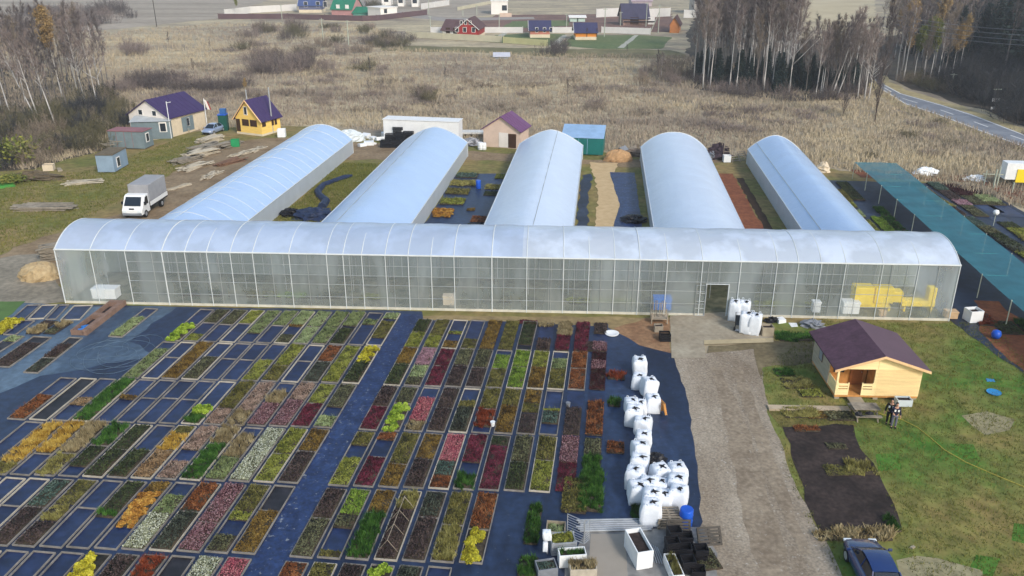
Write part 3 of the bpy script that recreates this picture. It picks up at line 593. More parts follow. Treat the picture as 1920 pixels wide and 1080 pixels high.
def bulk_bag(px, py, label, rz, group='white bulk bags', seed=0, sc=1., z=.06):
    t = thing('bulk_bag', label, 'bulk bag', at(px, py)+Vector((0, 0, z)), rz, group); t.scale = (sc*random.uniform(.95, 1.08), sc, sc*random.uniform(.9, 1.15)); t.rotation_euler.x = random.uniform(-.1, .1); t.rotation_euler.y = random.uniform(-.1, .1)
    bag_mesh(seed).build('bag_body', WBAG, t, smooth=True)
    for ex in (-1, 1):
        for ey in (-1, 1): b = MB(); b.path([(ex*.34, ey*.36, .98), (ex*.3, ey*.34, 1.16), (ex*.2, ey*.35, 1.14), (ex*.16, ey*.36, .99)], .022, 4); b.build('lifting_loop', WBAG, t)
    r = random.Random(seed*7+1)
    for k in range(2):           # the dark tied mouth and straps on top
        b = MB(); a = r.uniform(.3, .9)+k*1.4; p = []
        for i in range(5):
            s = (i-2)/2; q_ = .12+.14*r.random(); p.append((s*q_*cos(a)+.05*s*s+.06, s*q_*sin(a)-.05, 1.07+.04*(1-s*s)))
        b.path(p, [.03, .05, .065, .05, .02], 6); b.build('strap', BLACK, t)
    return t
bags = [  # base pixel, label
 (1199, 702, 'white bulk bag at the far end of the row beside the gravel road'), (1196, 728, 'white bulk bag just in front of the farthest one in the row'),
 (1214, 742, 'white bulk bag at the bend of the row, tucked behind the pallet'), (1183, 776, 'white bulk bag sticking out to the left, far end of the leftward bulge'),
 (1200, 778, 'white bulk bag in the middle of the leftward bulge of the row'), (1222, 772, 'white bulk bag leaning against the upright pallet'),
 (1186, 796, 'white bulk bag at the left front corner of the bulge'), (1206, 812, 'white bulk bag just in front of the bulge in the row'),
 (1204, 838, 'white bulk bag in the narrow middle stretch of the row, farther one'), (1198, 862, 'white bulk bag in the narrow middle stretch of the row, nearer one'),
 (1196, 888, 'white bulk bag just left of the black net heap'), (1190, 914, 'white bulk bag leftmost in front of the black net heap'), (1192, 940, 'white bulk bag leftmost, next to the dark green shrub'),
 (1234, 906, 'white bulk bag right of the black net heap, back row of the cluster'), (1268, 906, 'white bulk bag nearest the gravel road, back row of the cluster'),
 (1234, 930, 'white bulk bag in the middle row of the cluster, left of two'), (1268, 930, 'white bulk bag in the middle row of the cluster, right of two'),
 (1214, 934, 'white bulk bag filling the gap between the row and the cluster'), (1218, 958, 'white bulk bag in front of the cluster, left of centre'), (1242, 954, 'white bulk bag just behind the stacked pallets'), (1270, 952, 'white bulk bag just behind the blue drum'),
 (1216, 980, 'slumped white bulk bag nearest the galvanised tubes')]
for i, (x, y, l) in enumerate(bags): bulk_bag(x, y, l, random.uniform(-.35, .35), seed=i, sc=random.uniform(.9, 1.04))
def pallet(name, label, loc, rz, tilt=None, group=None, m=None, w=1.2, d=.8):
    t = thing(name, label, 'pallet', loc, rz, group); m = m or WOODG
    if tilt: t.rotation_euler.x = tilt
    b = MB()
    for i in range(6): b.box(0, -d/2+d*i/5, .12, w, .11, .022)
    b.build('top_boards', m, t)
    for x in (-w/2+.05, 0, w/2-.05): b = MB(); b.box(x, 0, .0, .1, d, .118); b.build('bearer', m, t)
    return t
pallet('pallet', 'wooden pallet standing upright among the white bulk bags', at(1236, 776)+Vector((0, 0, .6)), 1.9, 1.35, m=PINED)
for k in range(4): pallet('pallet', f'grey pallet in the stack behind the blue drum, {("bottom", "second", "third", "top")[k]} one', at(1252, 982)+Vector((random.uniform(-.05, .05), 0, .06+.15*k)), random.uniform(-.06, .06), group='pallets behind the blue drum', d=1.0)
def drum(name, label, px, py, r, h, m, z=.05, sc=None):
    t = thing(name, label, 'drum', at(px, py)+Vector((0, 0, z))); b = MB(); b.lathe([(r*.94, 0), (r, .04), (r, h*.3), (r*1.04, h*.33), (r, h*.36), (r, h*.63), (r*1.04, h*.66), (r, h*.69), (r, h*.95), (r*.94, h)], n=20); b.build('shell', m, t, smooth=True)
    b = MB(); b.lathe([(r*.88, h-.01), (r*.88, h+.015), (r*.1, h+.015)], n=20); b.build('lid', m, t); return t
drum('plastic_drum', 'blue plastic drum at the edge of the gravel road', 1285, 986, .34, 1.0, BLUEP)
# heap of black net
def heap(name, label, cat, loc, rx, ry, h, m, seed=0, n=26, rough=.25, rz=0):
    r = random.Random(seed); b = MB(); rings = []
    for j in range(9):
        f = j/8; s = cos(f*pi/2)**.8 if j < 8 else .02; rings.append([(rx*s*cos(2*pi*k/n)*(1+rough*r.uniform(-1, 1)), ry*s*sin(2*pi*k/n)*(1+rough*r.uniform(-1, 1)), h*sin(f*pi/2)*(1+rough*.5*r.uniform(-1, 1))) for k in range(n)])
    b.loft(rings, caps=True); return tag(b.build(name, m, loc=loc, rz=rz, smooth=False), label, cat)
heap('net_heap', 'crumpled black net heap between the bulk bag row and the cluster', 'net', at(1226, 866)+Vector((0, 0, .05)), .7, .5, .5, BLACK, 3)
sheet('loading_slab', [(1098, 1000), (1315, 990), (1345, 1040), (1350, 1250), (1030, 1250), (1060, 1060)], .064, mat('loading_slab', (112, 112, 114), .85, .18, .5, rgb2=(140, 138, 134), scale2=2), .1)
sheet('loading_slab_plate', [(1108, 1003), (1172, 1003), (1180, 1120), (1100, 1120)], .07, mat('slab_plate', (150, 142, 132), .85, .06, .5), .02)
# bundle of galvanised tubes
bt = (at(1103, 998)+at(1202, 990))/2; r = ang(at(1103, 996), at(1202, 994))
for k in range(6):
    b = MB(); b.tube((-1.95+.1*(k % 3), 0, 0), (1.95-.08*(k % 2), 0, 0), .055, n=8)
    b.build('tube', GALV, loc=None)
tubes = [o for o in col.objects if o.name.split('.')[0] == 'tube']
tp = ['farthest of the six', 'second from the back', 'third from the back', 'third from the front', 'second from the front', 'nearest of the six']
for k, o in enumerate(tubes):
    p = at(1152, 978+k*4.0); o.location = (p.x, p.y, .13); o.rotation_euler.z = r; o.name = 'metal_tube'; tag(o, f'long galvanised tube lying on the loading slab, {tp[k]}', 'metal tube', 'galvanised tubes on the slab')
# trolley panels
def rack(label, p0, p1, h, group=None):
    a, q = at(*p0), at(*p1); L = (q-a).length; t = thing('mesh_panel', label, 'metal panel', a+Vector((0, 0, .08)), ang(a, q), group)
    b = MB(); b.path([(0, 0, 0), (0, 0, h), (L, 0, h), (L, 0, 0), (0, 0, 0)], .03, 5); b.build('frame', GALV, t)
    for i in range(1, 9): b = MB(); b.path([(0, 0, h*i/9), (L, 0, h*i/9)], .014, 4); b.build('rung', GALV, t)
rack('upright galvanised rack panel with many rungs, left of the tubes', (1063, 1008), (1094, 1022), 1.35); rack('short galvanised rack panel joined to the wider one, left of the tubes', (1095, 1022), (1104, 1014), 1.2)
b = MB(); b.box(0, 0, 0, .9, .8, .03); 
cr_ = thing('concrete_tray', 'pale mossy tray standing behind the rack panel', 'tray', at(1042, 1004)+Vector((0, 0, .06)), -.1); b.build('base', CONC, cr_)
for x, y, sx, sy in ((-.45, 0, .05, .9), (.45, 0, .05, .9), (0, .42, .86, .05), (0, -.42, .86, .05)): b = MB(); b.box(x, y, 0, sx, sy, .5); b.build('side', CONC, cr_)
patch('PG', .75, .7, cr_, 0, -.35, .3)
def planter(label, px, py, w, d, h, rz, code, m=None, slats=0, cat='planter'):
    m = m or WHITE; t = thing('planter_box', label, cat, at(px, py)+Vector((0, 0, .07)), rz, 'planter boxes around the loading slab')
    for x, y, sx, sy in ((-w/2, 0, .05, d+.05), (w/2, 0, .05, d+.05), (0, d/2, w-.05, .05), (0, -d/2, w-.05, .05)):
        if slats:
            b = MB()
            for k in range(slats): b.box(x, y, h*k/slats, sx, sy, h/slats*.72)
            for e in (-1, 1): b.box(x+(e*(sx/2-.05) if sx > sy else .045), y+(e*(sy/2-.05) if sy > sx else .045), 0, .05, .05, h*.98)
            b.build('slatted_side', m, t)
        else: b = MB(); b.box(x, y, 0, sx, sy, h); b.build('side', m, t)
    b = MB(); b.box(0, 0, .03, w-.1, d-.1, h*.75); b.build('fill', SOIL, t)
    if code: patch(code, w-.1, d-.1, t, 0, -d/2+.05, h*.75)
    return t
planter('slatted metal planter of pale lime plants, left of the rack panel base', 1054, 1032, 1.15, .8, .75, .12, 'L', GALV, 5)
planter('white planter box with green plants, between slatted and front boxes', 1072, 1058, 1.25, .55, .7, .1, 'G')
planter('weathered planter box with dry grass at the bottom edge', 1092, 1078, 1.2, .7, .55, .05, 'B', FRAMEW)
planter('grey planter box at the lower left corner of the slab', 1024, 1076, .9, .7, .5, .2, 'TG', GREYP)
planter('narrow white planter box at the bottom edge right of the slab', 1262, 1076, .5, 1.5, .5, .12, 'ST')
planter('tall white open tub standing alone on the slab', 1196, 1046, .75, 1.7, 1.0, .22, None)
b = MB()
for k in range(5): b.tube((0, 0, 0), (.1, 1, 0), .01)
for k in range(5):
    b = MB(); p, q = at(1216+k*4, 1022+k*2), at(1226+k*5, 1058+k); b.tube((p.x, p.y, .12), (q.x, q.y, .12), .03, n=6); tag(b.build('metal_rod', GALV), 'thin grey metal rod lying beside the white tub', 'metal rod', 'thin rods beside the white tub')
# white figure-like wrapped post and stack of black crates
t = thing('sack_bundle', 'white sack draped over a grey post left of the slatted planter', 'sack', at(1026, 1040)+Vector((0, 0, .06))); b = MB(); b.tube((0, 0, 0), (0, 0, 1.2), .04); b.build('post', GALV, t)
bag_mesh(91, .45, .4).build('sack', WBAG, t, loc=(0, 0, .9), smooth=True); bag_mesh(92, .5, .22).build('sack', WBAG, t, loc=(-.12, -.15, .3), smooth=True)
def crate(label, px, py, w, d, h, z, rz, group='black crates by the gravel road', m=None):
    t = thing('plastic_crate', label, 'crate', at(px, py)+Vector((0, 0, z)), rz, group); m = m or BLACK
    for x, y, sx, sy in ((-w/2, 0, .03, d+.03), (w/2, 0, .03, d+.03), (0, d/2, w-.03, .03), (0, -d/2, w-.03, .03)):
        b = MB()
        for k in range(3): b.box(x, y, h*k/3, sx, sy, h/3*.8)
        b.build('side', m, t)
    b = MB(); b.box(0, 0, 0, w-.03, d-.03, .03); b.build('floor', m, t)
rowsC = [('back', 1262, 1028), ('back', 1284, 1026), ('middle', 1258, 1048), ('middle', 1282, 1048), ('front', 1288, 1072), ('right', 1312, 1050), ('right', 1308, 1078)]
for i, (nm, x, y) in enumerate(rowsC):
    for k in range((3, 2, 3, 2, 2, 2, 1)[i]):
        crate(f'black plastic crate, {("bottom", "second", "top")[k]} of the {("far left", "far right", "middle left", "middle right", "nearest", "right-hand", "corner")[i]} pile by the gravel road', x, y, .62, .55, .36, .075+.37*k, random.uniform(-.15, .15))
pallet('pallet', 'dark slatted pallet leaning beside the black crates', at(1328, 1016)+Vector((0, 0, .35)), .1, .9, m=mat('dark_wood', (74, 70, 66), .9, .2, 3))
pallet('pallet', 'dark slatted pallet standing in front of the blue drum', at(1270, 1004)+Vector((0, 0, .5)), 0, 1.3, m=MATS['dark_wood'])
t = thing('weed_patch', 'mossy weed patch growing beside the black crates', 'weeds', at(1324, 1052)+Vector((0, 0, .05)), .2); patch('OG', 1.1, 1.5, t, 0, -.75, 0)
# dark rectangular grate in front of the tub, wooden A frame on a bed
b = MB(); b.box(0, 0, .072, .8, .55, .012); tag(b.build('floor_grate', BLACK, loc=(at(1206, 1060).x, at(1206, 1060).y, 0)), 'dark rectangular grate lying in front of the white tub', 'grate')
t = thing('timber_skeleton', 'bare wooden ridge frame with paired rafters standing over a plant bed', 'timber frame', M(29.6-.078*29+3*1.366+.56, 29.2, .06), BR)
b = MB(); b.path([(0, 0, .75), (0, 3.6, .75)], .02, 4); b.build('ridge', WOODG, t)
for y in (0.05, 1.3, 2.4, 3.5):
    for s in (-1, 1): b = MB(); b.path([(0, y, .75), (s*.48, y, .1)], .016, 4); b.build('rafter', WOODG, t)
# loose plants on the cloth right of the beds
def tuft_clump(label, px, py, code, w, l, rz=0, cat='potted plants', z=.06, group='plant clumps standing on the cloth'):
    t = thing('plant_clump', label, cat, at(px, py)+Vector((0, 0, z)), rz, group); patch(code, w, l, t, 0, -l/2, 0); return t
for a in ((1155, 708, 'RT', 1.2, .9, 'orange-rust plant clump on cloth left of the second bulk bag'), (1152, 758, 'G', .8, .9, 'dark green plant clump on cloth left of the bulging bags'), (1154, 842, 'R', 1.0, 1.2, 'rust brown plant clump on cloth in the middle, left of the bags'),
          (1078, 932, 'O', 1.3, 3.0, 'olive plant strip standing on cloth behind the rack panel'), (1108, 925, 'G', 1.2, 3.4, 'tall green plant strip on cloth left of the bags'), (1196, 962, 'G', .7, 1.2, 'dark green shrub clump in front of the leftmost bag'), (1112, 652, 'N', 1.1, 1.6, 'purple-brown plant clump on the torn cloth at the sand edge'),
          (1000, 985, 'G', .7, 3.2, 'narrow green plant strip beside the rust and yellow bed'), (990, 1066, 'G', .9, 1.4, 'green bushy clump at the bottom edge left of the slab'), (990, 606, 'C', 1.4, .7, 'dark red plant clump at the sand edge above a bed'), (1022, 612, 'B', 1.2, .5, 'dry straw plant clump at the sand edge'), (1122, 688, 'MV', 1.0, 1.2, 'dusky mauve plant clump on torn cloth near the sand edge')):
    tuft_clump(a[5], a[0], a[1], a[2], a[3], a[4], BR)
b = MB(); b.lathe([(.12, 0), (.15, .28), (.16, .3), (.1, .3)], n=14); tag(b.build('bucket', WHITE, loc=at(924, 800)+Vector((0, 0, .06))), 'small white bucket standing between two beds', 'bucket')
b = MB(); b.lathe([(.12, 0), (.15, .28), (.16, .3), (.1, .3)], n=14); tag(b.build('bucket', GREYP, loc=at(1065, 764)+Vector((0, 0, .06))), 'grey crumpled pot on the blue cloth below the rust bed', 'bucket')
b = MB(); b.lathe([(.05, 0), (.5, .03), (.55, .12), (.5, .12), (.3, .05), (.02, .05)], n=20); o = b.build('wash_basin', WHITE, loc=at(1147, 628)+Vector((0, 0, .06)), smooth=True); tag(o, 'shallow white basin lying on the sand by the torn cloth', 'basin')
# stake pile and black box left of the concrete pad
t = thing('stake_rack', 'upright bundle of grey stakes in a crate before the clear wall', 'stakes', at(1235, 604)+Vector((0, 0, .05)), MA)
b = MB(); b.box(0, 0, .35, 1.3, .9, .08); b.build('shelf', WOODG, t)
for x in (-.6, .6):
    for y in (-.4, .4): b = MB(); b.box(x, y, 0, .08, .08, .9); b.build('leg', WOODG, t)
for k in range(7): b = MB(); b.tube((-.5+.16*k, random.uniform(-.25, .25), .43), (-.5+.16*k+random.uniform(-.05, .05), random.uniform(-.1, .2), 1.75+random.uniform(-.2, .1)), .035, n=5); b.build('stake', WOODG, t)
crate('black crate standing at the left edge of the concrete pad', 1246, 638, .75, .75, .6, .05, 0, 'boxes beside the concrete pad'); planter('small wooden box beside the black crate at the pad', 1234, 622, .6, .5, .5, 0, None, WOODG)
# group of bulk bags at the greenhouse door
for i, (x, y, l) in enumerate([(1376, 600, 'upright white bulk bag in the greenhouse doorway, farthest left'), (1392, 600, 'upright white bulk bag behind the pair beside the door'), (1397, 624, 'white bulk bag on the pad, second from the right'), (1412, 626, 'white bulk bag on the pad, rightmost and nearest')]):
    o = bulk_bag(x, y, l, -.35, 'bulk bags beside the greenhouse door', 40+i, 1.2, .07); o.scale = (.95, 1.1, 1.45)
t = thing('hand_truck', 'dark hand truck leaning between the white bags at the door', 'hand truck', at(1384, 622)+Vector((0, 0, .07)), -.1); b = MB(); b.path([(-.25, 0, .1), (-.25, .35, 1.4), (.25, .35, 1.4), (.25, 0, .1)], .03, 6); b.build('frame', BLACK, t); b = MB(); b.box(0, .12, .4, .5, .04, .8, tilt=('X', -.26)); b.build('back_plate', mat('grey_rubber', (58, 62, 68), .7, .2, 2), t)
for s in (-1, 1): b = MB(); b.tube((s*.3-.04, .05, .16), (s*.3+.04, .05, .16), .16, n=14); b.build('wheel', BLACK, t)
b = MB(); b.box(0, 0, .05, .6, .35, .03); b.build('toe_plate', GALV, t)
sheet('pad_kerb', [(1320, 640), (1450, 636), (1450, 644), (1320, 648)], .1, mat('kerb_board', (176, 160, 128), .85, .12, 1), 0)
planter('grey concrete block box at the right end of the pad', 1437, 628, .8, .7, .7, 0, None, CONC)
def flat_junk(name, label, cat, pxs, m, h=.12, group=None):
    P = [at(*p) for p in pxs]; o_ = sum(P, Vector())/len(P); b = MB(); n = len(P); ang_ = [atan2((p-o_).y, (p-o_).x) for p in P]; P = [p for _, p in sorted(zip(ang_, P), key=lambda q: q[0])]
    b.add([(*(p-o_).xy, .03) for p in P]+[(*((p-o_)*.93).xy, h+random.uniform(-.03, .05)) for p in P], [(i, (i+1) % n, n+(i+1) % n, n+i) for i in range(n)]+[tuple(range(n, 2*n))]); return tag(b.build(name, m, loc=o_), label, cat, group)
flat_junk('plastic_sheet', 'crumpled white plastic on the grass by the clear wall', 'plastic sheet', [(1452, 602), (1466, 600), (1474, 606), (1460, 608)], WHITE, .3)
flat_junk('plastic_sheet', 'small flat white sheet on grass left of the cabin', 'plastic sheet', [(1478, 606), (1494, 606), (1496, 613), (1484, 614)], WHITE, .06)
heap('scrap_heap', 'heap of dark and white scrap behind the cabin corner', 'scrap', at(1524, 612)+Vector((0, 0, .03)), .8, .6, .5, GREYP, 8, 16, .5)
heap('pot_heap', 'dark heap of old pots between white plastic pieces', 'pots', at(1447, 604)+Vector((0, 0, .03)), .5, .3, .4, BLACK, 9, 14, .5)
# ---------------- cabin
P0, P1 = at(1563, 749), at(1719, 752); CW = (P1-P0).length; CD = 5.0; crz = ang(P0, P1)
cb = thing('garden_cabin', 'pine plank cabin with open porch and plum shingle roof beside the gravel road', 'cabin', P0+Vector((0, 0, .03)), crz)
FZ, WH, RH = .3, 2.35, 3.25; ROOFP = mat('plum_shingle', (82, 58, 72), .85, .2, 4, scale2=1.2); PXW = CW*.47; PD = 1.6
def wall(nm, pts, m, par, th=.06):
    """vertical slab: pts outline (world-local), thickness along its normal"""
    a, b_, d_ = Vector(pts[0]), Vector(pts[1]), Vector(pts[-1]); n = (b_-a).cross(d_-a).normalized()*th; k = len(pts); b = MB()
    b.add([Vector(p) for p in pts]+[Vector(p)+n for p in pts], [tuple(range(k-1, -1, -1)), tuple(range(k, 2*k))]+[(i, (i+1) % k, k+(i+1) % k, k+i) for i in range(k)]); return b.build(nm, m, par)
hz = lambda x: WH+(RH-WH)*(1-abs(x-CW/2)/(CW/2))
wall('front_wall', [(CW, 0, FZ), (PXW, 0, FZ), (PXW, 0, hz(PXW)), (CW/2, 0, RH), (CW, 0, WH)], PINE, cb, .08)
wall('front_gable', [(PXW-.02, .0, WH-.15), (0.03, 0, WH-.15), (0.03, 0, WH), (PXW-.02, 0, hz(PXW-.02))], PINE, cb, .07)
wall('back_wall', [(0, CD, FZ), (CW, CD, FZ), (CW, CD, WH), (CW/2, CD, RH), (0, CD, WH)], PINE, cb, .06)
PINE_SHADED = mat('shaded_plank', (168, 160, 142), .85, .12, .6, aniso=(1, 1, 8))  # pine of the wall turned from the sun, its shade put into the colour
lw = wall('side_wall', [(0, PD, FZ), (0, CD, FZ), (0, CD, WH), (0, PD, WH)], PINE_SHADED, cb, .06)
wall('side_wall', [(CW, 0.1, FZ), (CW, 0.1, WH), (CW, CD, WH), (CW, CD, FZ)], PINE, cb, .06)
wall('porch_wall', [(PXW, PD, FZ), (0.07, PD, FZ), (0.07, PD, WH), (PXW, PD, WH)], PINED, cb, .06)
wall('porch_side', [(PXW+.02, .1, FZ), (PXW+.02, PD-.07, FZ), (PXW+.02, PD-.07, WH), (PXW+.02, .1, WH)], PINED, cb, .05)
b = MB(); b.box(CW/2, CD/2, FZ-.14, CW-.05, CD-.05, .14); b.build('floor', PINED, cb)
for x in (.2, CW/2, CW-.2):
    for y in (.2, CD-.2): b = MB(); b.box(x, y, 0, .3, .3, FZ-.14); b.build('footing', CONC, cb)
ov = .35
for s, nm in ((-1, 'roof_slope'), (1, 'roof_slope')):
    xe = CW/2+s*(CW/2+ov); ze = WH-(RH-WH)*ov/(CW/2); b = MB()
    b.add([(CW/2, -ov*1.1, RH+.1), (CW/2, CD+ov, RH+.1), (xe, CD+ov, ze+.1), (xe, -ov*1.1, ze+.1), (CW/2, -ov*1.1, RH+.01), (CW/2, CD+ov, RH+.01), (xe, CD+ov, ze+.01), (xe, -ov*1.1, ze+.01)], [(0, 1, 2, 3), (7, 6, 5, 4), (3, 2, 6, 7), (0, 3, 7, 4), (1, 5, 6, 2), (0, 4, 5, 1)]); b.build(nm, ROOFP if s < 0 else mat('plum_right_slope', (92, 70, 82), .6, .06, 1), cb)  # right slope slightly paler and smoother than the left
    b = MB(); b.add([(CW/2, -ov*1.1-.03, RH+.09), (xe, -ov*1.1-.03, ze+.09), (xe, -ov*1.1-.03, ze-.08), (CW/2, -ov*1.1-.03, RH-.08), (CW/2, -ov*1.1-.002, RH+.09), (xe, -ov*1.1-.002, ze+.09), (xe, -ov*1.1-.002, ze-.08), (CW/2, -ov*1.1-.002, RH-.08)], [(0, 1, 2, 3), (7, 6, 5, 4), (0, 4, 5, 1), (1, 5, 6, 2), (2, 6, 7, 3), (3, 7, 4, 0)]); b.build('barge_board', mat('barge_board', (226, 186, 140), .7, .1, 1), cb)
for x, y in ((.07, .07), (PXW-.05, .07)): b = MB(); b.box(x, y, FZ, .12, .12, WH-FZ-.15); b.build('porch_post', PINE, cb)
gap = (PXW-.1)*.36; pw = ((PXW-.1)-gap)/2
for x in (.1+pw/2, PXW-.08-pw/2):
    b = MB(); b.box(x, .05, FZ, pw-.1, .06, .42); b.box(x, .05, FZ+.5, pw-.1, .06, .1); b.box(x, .05, FZ+.68, pw-.1, .06, .16)
    for e in (-1, 1): b.box(x+e*(pw/2-.05), .05, FZ, .07, .07, .9)
    b.build('railing', PINE, cb)
b = MB()
for k in range(4): b.box(.06, .4+k*.32, FZ+.2*k*0, .05, .3, .85)
b.build('railing', PINE, cb)
b = MB(); b.box(PXW*.72, PD-.1, FZ, .8, .05, 1.85); dr = b.build('door', mat('cabin_door', (150, 92, 48), .7, .15, 2), cb); b = MB(); b.tube((PXW*.72+.3, PD-.17, FZ+.95), (PXW*.72+.3, PD-.13, FZ+.95), .03); b.build('handle', GALV, dr)
b = MB(); b.box(PXW*.25, PD-.1, FZ+.9, .7, .05, .8); b.build('window', DARKG, cb)
b = MB(); b.box(-.035, 3.3, FZ+.85, .03, .75, .95); wf = b.build('window', mat('frame_brown', (96, 76, 66), .7, .1, 2), cb); b = MB(); b.box(-.053, 3.3, FZ+.92, .02, .6, .8); b.build('pane', mat('pale_glass', (150, 160, 170), .15, .1, 1, spec=.6), wf)
b = MB(); b.box(PXW*.5, -.55, .12, .9, 1.0, .1); b.build('step', CONC, cb); b = MB(); b.box(PXW*.5, -1.1, 0, 1.1, .5, .13); b.build('step', CONC, cb)
b = MB()
for k in range(26): b.box(CW*.735, -.0815, FZ+.08*k, CW*.52, .006, .008) if FZ+.08*k < WH-.1 else None
b.build('plank_joints', PINED, cb)
a_, b__ = at(1440, 767), at(1592, 770)
tag(MB().box(0, 0, 0, (b__-a_).length, .55, .14).build('board_walk', mat('bleached_board', (178, 160, 136), .85, .15, 1.2), loc=(a_+b__)/2+Vector((0, 0, .03)), rz=ang(a_, b__)), 'low bleached board walk from the road to the cabin step', 'board walk')
# picnic table
t = thing('picnic_table', 'weathered grey picnic table with benches in front of the cabin', 'table', at(1619, 782)+Vector((0, 0, .03)), crz)
b = MB()
for k in range(5): b.box(0, -.36+.18*k, .72, 1.6, .165, .04)
b.build('tabletop', WOODG, t)
for s in (-1, 1): b = MB(); b.box(0, s*.72, .42, 1.6, .26, .045); b.build('bench', WOODG, t)
for x in (-.62, .62):
    for s in (-1, 1): b = MB(); b.tube((x, s*.72, 0), (x, s*.25, .72), .045, n=5); b.build('leg', WOODG, t)
    b = MB(); b.box(x, 0, .36, .06, 1.6, .06); b.build('cross_bar', WOODG, t)
heap('black_bag', 'black bag lying on the picnic table near its front edge', 'bag', at(1610, 778, .8), .22, .18, .22, BLACK, 4, 14); heap('black_bag', 'small black bundle at the right end of the picnic table', 'bag', at(1630, 776, .8), .25, .15, .15, BLACK, 5, 14)
planter('pale plastic box under the right front corner of the cabin', 1692, 760, .9, .55, .45, crz, None, mat('pale_box', (190, 200, 206), .6, .08, 2))
# hose across the lawn
pts = [(1637, 772), (1652, 778), (1690, 788), (1720, 803), (1745, 823), (1770, 845), (1810, 868), (1860, 890), (1925, 917), (2000, 950)]
b = MB(); b.path([at(*p)+Vector((0, 0, .06)) for p in pts], .03, 5); tag(b.build('garden_hose', mat('yellow_hose', (168, 156, 72), .6, .1, 2)), 'thin yellowish hose running across the lawn to the cabin', 'hose')
t = thing('blue_tray', 'bright blue sheet lying on the lawn right of the cabin', 'plastic sheet', at(1863, 738)+Vector((0, 0, .03))); b = MB(); b.lathe([(.1, 0), (.42, .03), (.46, .1), (.4, .07), (.05, .04)], n=14); b.build('shell', mat('sky_blue_plastic', (40, 130, 190), .4, .1, 2), t)
flat_junk('plastic_sheet', 'small flat blue scrap above the blue tray on the lawn', 'plastic sheet', [(1848, 711), (1864, 712), (1866, 717), (1850, 716)], MATS['sky_blue_plastic'], .06)
flat_junk('flat_stone', 'pale stone slab on the grass right of the blue car', 'stone', [(1704, 1028), (1712, 1024), (1717, 1028), (1710, 1031)], CONC, .1)
# weeds on the soil plot and bank
for i, a in enumerate([(1500, 776, 'ST', 2.2, 1.2), (1540, 778, 'OB', 2.0, 1.2), (1575, 782, 'OG', 1.8, 1.1), (1512, 806, 'R', 1.5, .6), (1568, 838, 'OG', 1.2, .7), (1570, 884, 'O', 1.4, 1.0), (1612, 880, 'ST', 1.4, 1.2), (1495, 720, 'ST', 2.0, 1.5), (1520, 740, 'L', 1.4, .9), (1470, 700, 'G', 1.3, 1.1), (1490, 634, 'G', 2.6, 1.3), (1620, 1006, 'B', 2.6, .8), (1570, 1008, 'B', 2, .6), (1670, 985, 'G', .6, 1.2)]):
    tuft_clump(['low straw-olive weed clump on the bank beside the board walk', 'amber weed clump in the middle of the bank', 'grey-olive weed clump on the bank near the picnic table', 'rusty dead plants at the top of the dark soil plot', 'pale weed clump inside the dark soil plot', 'olive grass clump on the neck of the soil plot', 'straw grass clump right of the soil plot neck', 'straw weed clump between road and cabin', 'lime-olive weed clump nearest the cabin wall', 'green weed clump near the road edge, left of the cabin', 'green grass clump by the concrete pad end', 'dry straw clump behind the blue car', 'dry straw clump at the bottom of the soil plot', 'tall green weed at the right corner of the soil plot'][i], a[0], a[1], a[2], a[3], a[4], 0, 'weeds', .04, 'weed clumps around the cabin plot')
# people
SKIN = mat('skin', (196, 150, 126), .6, .08, 3); NAVY = mat('navy_jacket', (26, 28, 52), .8, .15, 4); GREYT = mat('grey_trousers', (96, 98, 112), .85, .12, 3); BLKC = mat('black_clothes', (22, 26, 24), .85, .2, 4); HAIR = mat('dark_hair', (30, 24, 18), .7, .2, 8); SHOE = mat('dark_shoes', (26, 26, 28), .6, .1, 3)
def skin_obj(name, V, Ed, R, m, par, root=0, sub=2):
    me = bpy.data.meshes.new(name); me.from_pydata(V, Ed, []); me.materials.append(m); o = bpy.data.objects.new(name, me); col.objects.link(o); o.parent = par
    md = o.modifiers.new('skin', 'SKIN'); sv = me.skin_vertices[0].data
    for i, r in enumerate(R): sv[i].radius = r if isinstance(r, tuple) else (r, r); sv[i].use_root = (i == root)
    md.use_smooth_shade = True; sb = o.modifiers.new('sub', 'SUBSURF'); sb.levels = sub; sb.render_levels = sub; return o
